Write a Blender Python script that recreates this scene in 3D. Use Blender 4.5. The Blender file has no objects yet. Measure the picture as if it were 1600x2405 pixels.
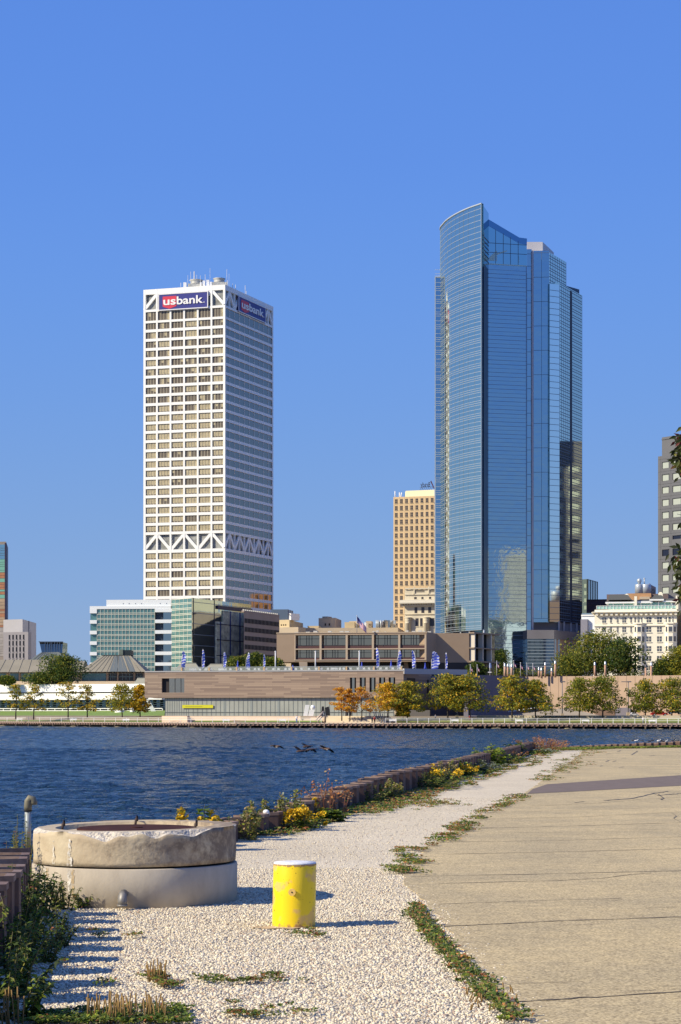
import bpy, math, random
import numpy as np
from mathutils import Vector
# ------------------------------------------------------------------ camera, sky, sun, exposure
F = 4800.0; HZ = 1675.0; CH = 1.65          # focal length and horizon row in photo pixels, eye height (m)
scene = bpy.context.scene
COL = scene.collection
cam_d = bpy.data.cameras.new("camera"); cam = bpy.data.objects.new("camera", cam_d); COL.objects.link(cam)
cam_d.sensor_fit = 'HORIZONTAL'; cam_d.sensor_width = 24.0; cam_d.lens = F/1600*24.0
cam_d.shift_y = (HZ-1202.5)/1600; cam_d.clip_start = 0.5; cam_d.clip_end = 20000
cam.location = (0, 0, CH); cam.rotation_euler = (math.pi/2, 0, 0)
scene.camera = cam

AZ, EL = math.radians(22), math.radians(35)
TO_SUN = Vector((-math.cos(AZ)*math.cos(EL), -math.sin(AZ)*math.cos(EL), math.sin(EL)))
w = bpy.data.worlds.new("World"); scene.world = w; w.use_nodes = True
nt = w.node_tree; bg = nt.nodes['Background']
sky = nt.nodes.new('ShaderNodeTexSky'); sky.sky_type = 'NISHITA'; sky.sun_disc = False
sky.sun_elevation = EL; sky.sun_rotation = math.atan2(TO_SUN.x, TO_SUN.y)
sky.altitude = 200; sky.air_density = 1.0; sky.dust_density = 0.3; sky.ozone_density = 3.0
# clear autumn air: the sky texture gives the sun side its glow, a gradient by elevation the deep even blue
tcw = nt.nodes.new('ShaderNodeTexCoord'); spw = nt.nodes.new('ShaderNodeSeparateXYZ'); nt.links.new(tcw.outputs['Generated'], spw.inputs[0])
rw = nt.nodes.new('ShaderNodeValToRGB'); nt.links.new(spw.outputs['Z'], rw.inputs[0])
rw.color_ramp.interpolation = 'B_SPLINE'
def skc(r, g, b): return (((r/255+0.055)/1.055)**2.4, ((g/255+0.055)/1.055)**2.4, ((b/255+0.055)/1.055)**2.4, 1)
SKY = [(0.0, (145, 171, 208)), (0.06, (128, 164, 214)), (0.15, (109, 156, 227)), (0.26, (95, 147, 235)), (0.5, (76, 122, 216)), (1.0, (74, 116, 200))]
el_ = rw.color_ramp.elements
el_[0].position = 0; el_[0].color = skc(*SKY[0][1]); el_[1].position = 1; el_[1].color = skc(*SKY[-1][1])
for p_, c_ in SKY[1:-1]: e_ = el_.new(p_); e_.color = skc(*c_)
gain = nt.nodes.new('ShaderNodeMix'); gain.data_type = 'RGBA'; gain.blend_type = 'MULTIPLY'; gain.inputs['Factor'].default_value = 1
nt.links.new(rw.outputs[0], gain.inputs['A']); gain.inputs['B'].default_value = (1/0.153, 1/0.153, 1/0.153, 1)
mxw = nt.nodes.new('ShaderNodeMix'); mxw.data_type = 'RGBA'; mxw.inputs['Factor'].default_value = 0.93
nt.links.new(sky.outputs[0], mxw.inputs['A']); nt.links.new(gain.outputs['Result'], mxw.inputs['B'])
nt.links.new(mxw.outputs['Result'], bg.inputs[0])
bg.inputs[1].default_value = 0.12
sl = bpy.data.lights.new("sun", 'SUN'); sl.energy = 5.0; sl.angle = math.radians(0.5); sl.color = (1.0, 0.885, 0.67)
so = bpy.data.objects.new("sun", sl); COL.objects.link(so); so.rotation_euler = TO_SUN.to_track_quat('Z', 'Y').to_euler()
so.location = (-200, -80, 150)
scene.view_settings.view_transform = 'Standard'; scene.view_settings.look = 'None'
scene.view_settings.gamma = 1; scene.view_settings.exposure = 0.35
scene.render.engine = 'CYCLES'
scene.cycles.max_bounces = 6; scene.cycles.transparent_max_bounces = 8

# ------------------------------------------------------------------ helpers
R = random.Random(7)
def X(px, D): return (px-800)*D/F
def Z(py, D): return CH+(HZ-py)*D/F
def pt(px, D): return Vector((X(px, D), D))
def s2l(c):
    c = c/255.0
    return c/12.92 if c <= 0.04045 else ((c+0.055)/1.055)**2.4
def rgb(r, g, b, k=1.0): return (s2l(r)*k, s2l(g)*k, s2l(b)*k)

MATS = {}
def M(name, col, rough=0.75, metal=0.0, var=None, bump=None, col2=None, spec=0.4, transl=0.0, stretch=None, coords='Object', voro=None):
    """procedural material. var=(scale, amount[, detail]) noise mix to col2; bump=(scale, strength, distance)"""
    if name in MATS: return MATS[name]
    m = bpy.data.materials.new(name); m.use_nodes = True; MATS[name] = m
    t = m.node_tree; N = t.nodes; L = t.links
    b = N['Principled BSDF']
    b.inputs['Roughness'].default_value = rough; b.inputs['Metallic'].default_value = metal
    b.inputs['Specular IOR Level'].default_value = spec
    b.inputs['Base Color'].default_value = (*col, 1)
    m.diffuse_color = (*col, 1)
    tc = N.new('ShaderNodeTexCoord'); src = tc.outputs[coords]
    if stretch:
        mp = N.new('ShaderNodeMapping'); mp.inputs['Scale'].default_value = stretch
        L.new(src, mp.inputs[0]); src = mp.outputs[0]
    last = None
    if var:
        nz = N.new('ShaderNodeTexNoise'); nz.inputs['Scale'].default_value = var[0]
        nz.inputs['Detail'].default_value = var[2] if len(var) > 2 else 5
        nz.inputs['Roughness'].default_value = 0.62
        L.new(src, nz.inputs['Vector'])
        rp = N.new('ShaderNodeValToRGB'); a = var[1]
        c2 = col2 if col2 else tuple(x*(1-a) for x in col)
        rp.color_ramp.elements[0].position = 0.33; rp.color_ramp.elements[1].position = 0.67
        rp.color_ramp.elements[0].color = (*c2, 1); rp.color_ramp.elements[1].color = (*col, 1)
        L.new(nz.outputs['Fac'], rp.inputs[0]); last = rp.outputs[0]
    if voro:
        vo = N.new('ShaderNodeTexVoronoi'); vo.inputs['Scale'].default_value = voro[0]
        L.new(src, vo.inputs['Vector'])
        hsv = N.new('ShaderNodeSeparateColor'); L.new(vo.outputs['Color'], hsv.inputs[0])
        mx = N.new('ShaderNodeMix'); mx.data_type = 'RGBA'; mx.blend_type = 'MULTIPLY'; mx.inputs['Factor'].default_value = 1
        rp2 = N.new('ShaderNodeValToRGB'); lo = 1-voro[1]
        rp2.color_ramp.elements[0].color = (lo, lo, lo, 1); rp2.color_ramp.elements[1].color = (1, 1, 1, 1)
        L.new(hsv.outputs[0], rp2.inputs[0])
        if last: L.new(last, mx.inputs['A'])
        else: mx.inputs['A'].default_value = (*col, 1)
        L.new(rp2.outputs[0], mx.inputs['B']); last = mx.outputs['Result']
    if last: L.new(last, b.inputs['Base Color'])
    if bump:
        nb = N.new('ShaderNodeTexNoise'); nb.inputs['Scale'].default_value = bump[0]; nb.inputs['Detail'].default_value = 6
        L.new(src, nb.inputs['Vector'])
        bp = N.new('ShaderNodeBump'); bp.inputs['Strength'].default_value = bump[1]
        bp.inputs['Distance'].default_value = bump[2] if len(bump) > 2 else 0.02
        L.new(nb.outputs['Fac'], bp.inputs['Height']); L.new(bp.outputs[0], b.inputs['Normal'])
    if transl > 0:
        tr = N.new('ShaderNodeBsdfTranslucent'); mixs = N.new('ShaderNodeMixShader'); mixs.inputs[0].default_value = transl
        if last: L.new(last, tr.inputs[0])
        else: tr.inputs[0].default_value = (*col, 1)
        L.new(b.outputs[0], mixs.inputs[1]); L.new(tr.outputs[0], mixs.inputs[2])
        L.new(mixs.outputs[0], N['Material Output'].inputs[0])
    return m

class MB:
    def __init__(s): s.v = []; s.f = []; s.m = []; s.sm = []
    def face(s, pts, m=0, smooth=False):
        i = len(s.v); s.v.extend([tuple(p) for p in pts]); s.f.append(tuple(range(i, i+len(pts)))); s.m.append(m); s.sm.append(smooth)
    def hexa(s, p, m=0):
        """p: 8 points, bottom ring 0-3 (ccw from above), top ring 4-7"""
        i = len(s.v); s.v.extend([tuple(q) for q in p])
        for q in ((3,2,1,0),(4,5,6,7),(0,1,5,4),(1,2,6,5),(2,3,7,6),(3,0,4,7)):
            s.f.append(tuple(i+k for k in q)); s.m.append(m); s.sm.append(False)
    def box(s, x0, x1, y0, y1, z0, z1, m=0):
        s.hexa([(x0,y0,z0),(x1,y0,z0),(x1,y1,z0),(x0,y1,z0),(x0,y0,z1),(x1,y0,z1),(x1,y1,z1),(x0,y1,z1)], m)
    def prism(s, poly, z0, z1, m=0, mtop=None):
        n = len(poly); i = len(s.v)
        a = sum(poly[k][0]*poly[(k+1)%n][1]-poly[(k+1)%n][0]*poly[k][1] for k in range(n))
        if a < 0: poly = list(reversed(poly))
        zt = z1 if hasattr(z1, '__len__') else [z1]*n
        if a < 0 and hasattr(z1, '__len__'): zt = list(reversed(z1))
        s.v.extend([(p[0], p[1], z0) for p in poly]); s.v.extend([(p[0], p[1], zt[k]) for k, p in enumerate(poly)])
        s.f.append(tuple(i+k for k in reversed(range(n)))); s.f.append(tuple(i+n+k for k in range(n)))
        s.m += [m, m if mtop is None else mtop]; s.sm += [False, False]
        for k in range(n):
            k2 = (k+1) % n
            s.f.append((i+k, i+k2, i+n+k2, i+n+k)); s.m.append(m); s.sm.append(False)
    def tube(s, pts, rad, n=8, m=0, cap=True, smooth=True):
        pts = [Vector(p) for p in pts]
        if not hasattr(rad, '__len__'): rad = [rad]*len(pts)
        i = len(s.v); d = None
        ref = Vector((0.31, 0.95, 0.05)).normalized()
        for k, p in enumerate(pts):
            d = (pts[min(k+1, len(pts)-1)]-pts[max(k-1, 0)])
            if d.length < 1e-9: d = Vector((0, 0, 1))
            d.normalize()
            r0 = ref if abs(d.dot(ref)) < 0.93 else Vector((1, 0, 0))
            a = d.cross(r0).normalized(); b = d.cross(a)
            for j in range(n):
                t = 2*math.pi*j/n
                s.v.append(tuple(p+(a*math.cos(t)+b*math.sin(t))*rad[k]))
        for k in range(len(pts)-1):
            for j in range(n):
                j2 = (j+1) % n
                s.f.append((i+k*n+j, i+k*n+j2, i+(k+1)*n+j2, i+(k+1)*n+j)); s.m.append(m); s.sm.append(smooth)
        if cap:
            s.f.append(tuple(i+j for j in reversed(range(n)))); s.m.append(m); s.sm.append(False)
            e = i+(len(pts)-1)*n
            s.f.append(tuple(e+j for j in range(n))); s.m.append(m); s.sm.append(False)
    def lathe(s, c, prof, n=32, m=0, smooth=True, a0=0):
        """prof: list of (r, z) bottom to top about centre c (x,y)"""
        i = len(s.v)
        for r, z in prof:
            for j in range(n):
                t = a0+2*math.pi*j/n; s.v.append((c[0]+r*math.cos(t), c[1]+r*math.sin(t), z))
        for k in range(len(prof)-1):
            for j in range(n):
                j2 = (j+1) % n
                s.f.append((i+k*n+j, i+k*n+j2, i+(k+1)*n+j2, i+(k+1)*n+j)); s.m.append(m); s.sm.append(smooth)
        s.f.append(tuple(i+j for j in reversed(range(n)))); s.m.append(m); s.sm.append(False)
        e = i+(len(prof)-1)*n
        s.f.append(tuple(e+j for j in range(n))); s.m.append(m); s.sm.append(False)
    def ball(s, c, rx, ry, rz, m=0, n=10, k=7):
        prof = []
        i = len(s.v)
        for a in range(k+1):
            t = -math.pi/2+math.pi*a/k
            for j in range(n):
                u = 2*math.pi*j/n
                s.v.append((c[0]+rx*math.cos(t)*math.cos(u), c[1]+ry*math.cos(t)*math.sin(u), c[2]+rz*math.sin(t)))
        for a in range(k):
            for j in range(n):
                j2 = (j+1) % n
                s.f.append((i+a*n+j, i+a*n+j2, i+(a+1)*n+j2, i+(a+1)*n+j)); s.m.append(m); s.sm.append(True)
    def build(s, name, mats, parent=None, origin=None):
        o3 = Vector((0, 0, 0))
        if parent is not None:
            q = parent
            while q is not None: o3 += q.location; q = q.parent
        elif origin is not None: o3 = Vector(origin)
        me = bpy.data.meshes.new(name)
        me.from_pydata([(a-o3.x, b-o3.y, c-o3.z) for a, b, c in s.v], [], s.f)
        if not isinstance(mats, (list, tuple)): mats = [mats]
        for mm in mats: me.materials.append(mm)
        me.polygons.foreach_set('material_index', s.m); me.polygons.foreach_set('use_smooth', s.sm)
        me.update()
        o = bpy.data.objects.new(name, me); COL.objects.link(o)
        if parent is not None: o.parent = parent
        else: o.location = o3
        return o

def tag(o, label=None, cat=None, group=None, kind=None):
    if label: o['label'] = label
    if cat: o['category'] = cat
    if group: o['group'] = group
    if kind: o['kind'] = kind
    return o
def thing(name, label, cat, loc=(0, 0, 0), group=None):
    o = bpy.data.objects.new(name, None); COL.objects.link(o); o.location = loc; o.empty_display_size = 0.3
    return tag(o, label, cat, group)
def copy_tree(o, loc=None, parent=None, scale=None, rz=None):
    c = o.copy(); COL.objects.link(c)
    if parent is not None: c.parent = parent
    if loc is not None: c.location = loc
    if scale is not None: c.scale = scale
    if rz is not None: c.rotation_euler = (0, 0, rz)
    for ch in list(o.children): copy_tree(ch, parent=c)
    return c

class Fc:
    """a vertical facade from ground point A to B (left to right seen from the camera)"""
    def __init__(s, A, B):
        s.A = Vector(A); s.B = Vector(B); s.L = (s.B-s.A).length; s.u = (s.B-s.A)/s.L; s.n = Vector((s.u.y, -s.u.x))
    def t(s, px):
        k = (px-800)/F
        return (k*s.A.y-s.A.x)/(s.u.x-k*s.u.y)
    def D(s, t): return s.A.y+s.u.y*t
    def z(s, py, t): return Z(py, s.D(t))
    def P(s, u, v, w=0): q = s.A+s.u*u+s.n*w; return (q.x, q.y, v)
    def box(s, mb, u0, u1, v0, v1, w0, w1, m=0):
        P = s.P
        mb.hexa([P(u0,v0,w1),P(u1,v0,w1),P(u1,v0,w0),P(u0,v0,w0),P(u0,v1,w1),P(u1,v1,w1),P(u1,v1,w0),P(u0,v1,w0)], m)
    def quad(s, mb, u0, u1, v0, v1, w, m=0):
        P = s.P; mb.face([P(u0,v0,w),P(u1,v0,w),P(u1,v1,w),P(u0,v1,w)], m)

def windows(items, parent, mats, name='window', limit=100):
    """items: list of (area, MB); the largest become parts of their own, the rest one 'stuff' part"""
    items = sorted(items, key=lambda q: -q[0])
    for a, mb in items[:limit]: mb.build(name, mats, parent)
    rest = items[limit:]
    if rest:
        big = MB()
        for a, mb in rest:
            i = len(big.v); big.v += mb.v; big.f += [tuple(i+k for k in f) for f in mb.f]; big.m += mb.m; big.sm += mb.sm
        tag(big.build(name, mats, parent), kind='stuff')

def text_mesh(name, body, fc, u, v, size, depth, w, mat, parent, bold=0.0, mirror=False, shear=0.0, sx=1.0):
    cu = bpy.data.curves.new(name, 'FONT'); cu.body = body; cu.size = size; cu.extrude = depth; cu.offset = bold; cu.shear = shear
    ob = bpy.data.objects.new(name, cu); COL.objects.link(ob)
    dg = bpy.context.evaluated_depsgraph_get(); me = bpy.data.meshes.new_from_object(ob.evaluated_get(dg))
    bpy.data.objects.remove(ob)
    me.name = name; me.materials.clear(); me.materials.append(mat)
    o3 = Vector((0, 0, 0)); q = parent
    while q is not None: o3 += q.location; q = q.parent
    mx = max(vv.co.x for vv in me.vertices) if mirror else 0
    for vv in me.vertices:
        x, y, z = vv.co
        if mirror: x = mx-x
        p = fc.P(u+x*sx, v+y, w+z); vv.co = Vector(p)-o3
    o = bpy.data.objects.new(name, me); COL.objects.link(o); o.parent = parent
    return o
# ------------------------------------------------------------------ setting: water, land, ground
WZ = -1.95
def pier_D(px):
    a, b, c = pt(-150, 575), pt(554, 478), pt(1750, 438)
    f = Fc(a, b) if px < 554 else Fc(b, c)
    return f.D(f.t(px))
def water_material():
    m = bpy.data.materials.new('lake_water'); m.use_nodes = True; t = m.node_tree; N = t.nodes; L = t.links
    b = N['Principled BSDF']; b.inputs['Base Color'].default_value = (0.012, 0.036, 0.070, 1)
    b.inputs['Roughness'].default_value = 0.12; b.inputs['IOR'].default_value = 1.33; b.inputs['Specular IOR Level'].default_value = 0.3
    tc = N.new('ShaderNodeTexCoord'); prev = None
    for sc, st, dist in (((1.6, 2.6, 1), 0.9, 0.5), ((5, 8, 1), 1.0, 0.2)):
        mp = N.new('ShaderNodeMapping'); mp.inputs['Scale'].default_value = sc; mp.inputs['Rotation'].default_value = (0, 0, 0.16)
        L.new(tc.outputs['Object'], mp.inputs[0])
        nz = N.new('ShaderNodeTexNoise'); nz.inputs['Scale'].default_value = 1; nz.inputs['Detail'].default_value = 3
        L.new(mp.outputs[0], nz.inputs['Vector'])
        bp = N.new('ShaderNodeBump'); bp.inputs['Strength'].default_value = st; bp.inputs['Distance'].default_value = dist
        L.new(nz.outputs['Fac'], bp.inputs['Height'])
        if prev: L.new(prev, bp.inputs['Normal'])
        prev = bp.outputs[0]
    L.new(prev, b.inputs['Normal'])
    return m
def water():
    """one sheet: a patch of real wind waves in the basin, flat beyond it"""
    ys = np.concatenate([np.arange(16, 100, 0.22), np.arange(100, 200, 0.4), np.arange(200, 600, 0.9)]); xs = np.arange(-100, 100.01, 0.4)
    gx, gy = np.meshgrid(xs, ys); rng = np.random.default_rng(11); h = np.zeros_like(gx)
    for i in range(40):
        lam = 0.5*(2.0/0.5)**(i/39.0); th = math.radians(78)+rng.normal(0, 0.42); k = 2*math.pi/lam
        ph = k*(gx*math.cos(th)+gy*math.sin(th))+rng.uniform(0, 6.28)
        patch = 0.6+0.4*np.sin(gx*rng.uniform(-0.12, 0.12)+gy*rng.uniform(-0.1, 0.1)+rng.uniform(0, 6.28))
        h += WAVE*lam*patch*(np.exp(0.8*(np.sin(ph)-1))*2-0.8)
    fade = np.clip((600-gy)/60, 0, 1)*np.clip((gy-16)/4, 0, 1)*np.clip((100-np.abs(gx))/6, 0, 1)
    V = np.stack([gx, gy, WZ+h*fade], 2).reshape(-1, 3); nr, nc = gx.shape
    idx = np.arange(nr*nc).reshape(nr, nc)
    Q = np.stack([idx[:-1, :-1], idx[:-1, 1:], idx[1:, 1:], idx[1:, :-1]], 2).reshape(-1, 4)
    e = len(V); x0, x1, y0, y1 = xs[0], xs[-1], ys[0], ys[-1]
    V = np.concatenate([V, np.array([(-4000, -500, WZ), (4000, -500, WZ), (4000, 3000, WZ), (-4000, 3000, WZ)])])
    c = (idx[0, 0], idx[0, -1], idx[-1, -1], idx[-1, 0])
    Q = np.concatenate([Q, np.array([(e, e+1, c[1], c[0]), (e+1, e+2, c[2], c[1]), (e+2, e+3, c[3], c[2]), (e+3, e, c[0], c[3])])])
    me = bpy.data.meshes.new('water'); me.vertices.add(len(V)); me.vertices.foreach_set('co', V.ravel())
    me.loops.add(Q.size); me.loops.foreach_set('vertex_index', Q.ravel().astype(np.int32)); me.polygons.add(len(Q))
    me.polygons.foreach_set('loop_start', (np.arange(len(Q))*4).astype(np.int32))
    me.polygons.foreach_set('use_smooth', np.ones(len(Q), bool)); me.materials.append(water_material())
    me.update(calc_edges=True); o = bpy.data.objects.new('water', me); COL.objects.link(o); tag(o, kind='structure')
WAVE = 0.017
water()

# far land: rises gently behind the promenade
m_land = M('land_soil', rgb(150, 135, 110), 0.9, var=(0.05, 0.3))
mb = MB()
pxs = [-3000, -400, 0, 300, 554, 800, 1100, 1400, 1750, 4500]
offs = [(4.0, -0.75), (12, -0.5), (20, 0.5), (45, 0.9), (130, 1.2), (6000, 1.2)]
grid = []
for px in pxs:
    D0 = pier_D(max(-150, min(1750, px))); row = []
    for o, z in offs:
        row.append((X(px, D0+o) if o < 1000 else X(px, D0)*2, D0+o, z))
    grid.append(row)
for i in range(len(pxs)-1):
    for j in range(len(offs)-1):
        mb.face([grid[i][j], grid[i+1][j], grid[i+1][j+1], grid[i][j+1]])
    mb.face([(grid[i][0][0], grid[i][0][1], -3), (grid[i+1][0][0], grid[i+1][0][1], -3), grid[i+1][0], grid[i][0]])
tag(mb.build('land', m_land), kind='structure')

# near shore: gravel ground bounded by the sheet piling
WALL = [(-1.55, 6.0), (-2.15, 11.0), (-2.46, 14.7), (-2.80, 17.1), (-2.92, 19.2), (-1.36, 26.8), (-0.83, 29.4), (0.16, 36.2), (0.85, 40.4), (1.92, 46.0), (5.46, 69.0), (8.45, 89.5)]
WALL2 = [(8.45, 89.5), (9.6, 93.5), (13.5, 97.5), (18.5, 101.0), (40, 118)]
def gravel_material(name, base, dark, fine, coarse_scale, bumpd):
    m = bpy.data.materials.new(name); m.use_nodes = True; t = m.node_tree; N = t.nodes; L = t.links
    b = N['Principled BSDF']; b.inputs['Roughness'].default_value = 0.85; b.inputs['Specular IOR Level'].default_value = 0.25
    tc = N.new('ShaderNodeTexCoord')
    v1 = N.new('ShaderNodeTexVoronoi'); v1.inputs['Scale'].default_value = coarse_scale; L.new(tc.outputs['Object'], v1.inputs['Vector'])
    sep = N.new('ShaderNodeSeparateColor'); L.new(v1.outputs['Color'], sep.inputs[0])
    r1 = N.new('ShaderNodeValToRGB'); e = r1.color_ramp.elements
    e[0].color = (*dark, 1); e[1].color = (*base, 1); e[0].position = 0.0; e[1].position = 0.55
    L.new(sep.outputs[0], r1.inputs[0])
    nz = N.new('ShaderNodeTexNoise'); nz.inputs['Scale'].default_value = 0.35; nz.inputs['Detail'].default_value = 6; L.new(tc.outputs['Object'], nz.inputs['Vector'])
    r2 = N.new('ShaderNodeValToRGB'); e = r2.color_ramp.elements
    e[0].position = 0.3; e[1].position = 0.7; e[0].color = (fine, fine*0.99, fine*0.97, 1); e[1].color = (1, 1, 1, 1)
    L.new(nz.outputs['Fac'], r2.inputs[0])
    mx = N.new('ShaderNodeMix'); mx.data_type = 'RGBA'; mx.blend_type = 'MULTIPLY'; mx.inputs['Factor'].default_value = 1
    L.new(r1.outputs[0], mx.inputs['A']); L.new(r2.outputs[0], mx.inputs['B']); L.new(mx.outputs['Result'], b.inputs['Base Color'])
    bp = N.new('ShaderNodeBump'); bp.inputs['Strength'].default_value = 0.8; bp.inputs['Distance'].default_value = bumpd; bp.invert = True
    L.new(v1.outputs['Distance'], bp.inputs['Height']); L.new(bp.outputs[0], b.inputs['Normal'])
    return m
GRAVEL_C = (0.72, 0.63, 0.465)
m_gravel = gravel_material('crushed_gravel', GRAVEL_C, (0.50, 0.435, 0.315), 0.86, 42.0, 0.012)
mb = MB()
poly = WALL+WALL2[1:]+[(40, 3), (-1.4, 3)]
n = len(poly)
mb.face([(p[0], p[1], 0.0) for p in reversed(poly)])
tag(mb.build('gravel_ground', m_gravel), kind='structure')

# concrete pavement with joints, cracks and a dark strip
PAVE = [(1262, 2440), (1240, 2405), (1170, 2330), (1085, 2232), (1015, 2130), (962, 2085), (948, 2056), (1000, 1990), (1090, 1938), (1228, 1868), (1300, 1815), (1352, 1781), (1378, 1757.5)]
def gp(px, py, z=0.0):
    D = F*(CH-z)/(py-HZ); return (X(px, D), D, z)
m_conc = bpy.data.materials.new('aged_concrete'); m_conc.use_nodes = True
def conc_nodes():
    t = m_conc.node_tree; N = t.nodes; L = t.links; b = N['Principled BSDF']; b.inputs['Roughness'].default_value = 0.85
    b.inputs['Specular IOR Level'].default_value = 0.25
    tc = N.new('ShaderNodeTexCoord')
    def noise(s, d): 
        nz = N.new('ShaderNodeTexNoise'); nz.inputs['Scale'].default_value = s; nz.inputs['Detail'].default_value = d; L.new(tc.outputs['Object'], nz.inputs['Vector']); return nz
    n1 = noise(0.6, 10); n2 = noise(60, 3); n3 = noise(6, 5)
    r = N.new('ShaderNodeValToRGB'); e = r.color_ramp.elements; e[0].position = 0.3; e[1].position = 0.72
    e[0].color = (0.48, 0.40, 0.24, 1); e[1].color = (0.68, 0.55, 0.305, 1); L.new(n1.outputs['Fac'], r.inputs[0])
    r2 = N.new('ShaderNodeValToRGB'); e = r2.color_ramp.elements; e[0].position = 0.36; e[1].position = 0.60
    e[0].color = (0.50, 0.48, 0.46, 1); e[1].color = (1.08, 1.07, 1.05, 1); L.new(n2.outputs['Fac'], r2.inputs[0])
    r3 = N.new('ShaderNodeValToRGB'); e = r3.color_ramp.elements; e[0].position = 0.3; e[1].position = 0.7
    e[0].color = (0.84, 0.84, 0.86, 1); e[1].color = (1.04, 1.03, 1.0, 1); L.new(n3.outputs['Fac'], r3.inputs[0])
    a = N.new('ShaderNodeMix'); a.data_type = 'RGBA'; a.blend_type = 'MULTIPLY'; a.inputs['Factor'].default_value = 1
    L.new(r.outputs[0], a.inputs['A']); L.new(r2.outputs[0], a.inputs['B'])
    c = N.new('ShaderNodeMix'); c.data_type = 'RGBA'; c.blend_type = 'MULTIPLY'; c.inputs['Factor'].default_value = 1
    L.new(a.outputs['Result'], c.inputs['A']); L.new(r3.outputs[0], c.inputs['B']); L.new(c.outputs['Result'], b.inputs['Base Color'])
    bp = N.new('ShaderNodeBump'); bp.inputs['Strength'].default_value = 0.35; bp.inputs['Distance'].default_value = 0.004
    L.new(n2.outputs['Fac'], bp.inputs['Height']); L.new(bp.outputs[0], b.inputs['Normal'])
conc_nodes()
m_crack = M('joint_dirt', (0.075, 0.058, 0.045), 0.95, var=(9, 0.5), col2=(0.13, 0.105, 0.075))
m_tar = M('tar_crack', (0.055, 0.055, 0.062), 0.8)
m_dkstrip = M('dark_strip', (0.19, 0.145, 0.115), 0.9, var=(3, 0.25), bump=(60, 0.4, 0.004))
mb = MB()
edge = [gp(*q, z=0.008) for q in PAVE]
# densify and roughen the broken left edge
e2 = []
for a, b in zip(edge[:-1], edge[1:]):
    k = max(1, int(math.dist(a, b)/0.25))
    for i in range(k):
        f = i/k; j = R.uniform(-0.035, 0.035)
        e2.append((a[0]+(b[0]-a[0])*f+j, a[1]+(b[1]-a[1])*f, 0.008))
e2.append(edge[-1])
far = [gp(1420, 1756, 0.008), gp(1500, 1752.5, 0.008), gp(1640, 1748, 0.008), (38, 112, 0.008)]
poly3 = e2+far+[(38, 3, 0.008), (2.0, 3, 0.008)]
mb.face(list(reversed(poly3)))
for a, b in zip(e2[:-1], e2[1:]): mb.face([(a[0], a[1], 0), (b[0], b[1], 0), b, a][::-1])
def strip(pts, wid, m, z=0.0115):
    """ground strip along image-row polyline [(px,py),...], real width wid"""
    q = []
    for a, b in zip(pts[:-1], pts[1:]):
        k = 10
        for i in range(k): q.append((a[0]+(b[0]-a[0])*i/k, a[1]+(b[1]-a[1])*i/k))
    q.append(pts[-1]); prev = None
    for px, py in q:
        g = Vector(gp(px, py, z)); j = R.gauss(0, wid*0.45); ww = wid*R.uniform(0.35, 1.0)
        p = ((g.x, g.y+j-ww, z), (g.x, g.y+j+ww, z))
        if prev: mb.face([prev[0], p[0], p[1], prev[1]], m)
        prev = p
for pts, wd in (([(1195, 2353), (1400, 2341), (1640, 2326)], 0.022), ([(1030, 2176), (1300, 2163), (1640, 2152)], 0.020),
                ([(965, 2058), (1250, 2053), (1640, 2044)], 0.017), ([(1030, 2075), (1300, 2068), (1410, 2063), (1480, 2054), (1530, 2050)], 0.017),
                ([(1052, 2006), (1300, 2001), (1640, 1992)], 0.018), ([(1030, 1978), (1300, 1974), (1640, 1964)], 0.018),
                ([(1095, 1946), (1300, 1941), (1640, 1931)], 0.022), ([(1130, 1924), (1350, 1919), (1640, 1905)], 0.017),
                ([(1030, 2123), (1180, 2118), (1290, 2114), (1460, 2110)], 0.010), ([(1250, 1893), (1400, 1887), (1500, 1878), (1600, 1872)], 0.022),
                ([(1200, 1907), (1400, 1901), (1640, 1894)], 0.012), ([(1280, 1800), (1420, 1796), (1600, 1787)], 0.03),
                ([(1180, 1956), (1380, 1954), (1600, 1951)], 0.007), ([(1250, 1962), (1420, 1959)], 0.006), ([(1030, 2059), (1040, 2085), (1050, 2110), (1056, 2121)], 0.012), ([(1210, 2310), (1360, 2304)], 0.005)):
    strip(pts, wd, 1)
rc = random.Random(31)
for k in range(34):
    py = 1790+rc.random()**1.6*560; px = 1230+rc.random()*330; ln = rc.uniform(25, 150); strip([(px, py), (px+ln*.5, py-ln*.012+rc.uniform(-1.5, 1.5)), (px+ln, py-ln*.02)], rc.uniform(.003, .008)*(1+40/(py-1675)), 1, 0.0117)
for pts, wd in (([(1420, 1880), (1480, 1876), (1540, 1863), (1555, 1861), (1570, 1858)], 0.12), ([(1530, 1862), (1545, 1868), (1600, 1864)], 0.12), ([(1548, 1866), (1560, 1876), (1552, 1878)], 0.15),
                ([(1578, 1909), (1590, 1917), (1582, 1922), (1600, 1931)], 0.05), ([(1484, 1773), (1492, 1768), (1498, 1764)], 0.25), ([(1423, 1789), (1432, 1786)], 0.2),
                ([(1440, 1789), (1448, 1787)], 0.22), ([(1450, 1766), (1458, 1763)], 0.2), ([(1425, 1771), (1436, 1770)], 0.15), ([(1525, 1776), (1540, 1774)], 0.12),
                ([(1462, 1781), (1472, 1781)], 0.15), ([(1410, 1800), (1416, 1798)], 0.12), ([(1455, 1803), (1466, 1801)], 0.12), ([(1350, 1886), (1372, 1882)], 0.06)):
    strip(pts, wd, 2, 0.012)
# dark brown strip across the far pavement
a1 = [(1238, 1864.5), (1330, 1860), (1450, 1853.5), (1640, 1843)]; a2 = [(1252, 1853), (1285, 1842), (1400, 1834), (1520, 1826), (1640, 1818)]
mb.face([gp(*q, z=0.0125) for q in a1]+[gp(*q, z=0.0125) for q in reversed(a2)], 3)
tag(mb.build('pavement', [m_conc, m_crack, m_tar, m_dkstrip]), kind='structure')

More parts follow.
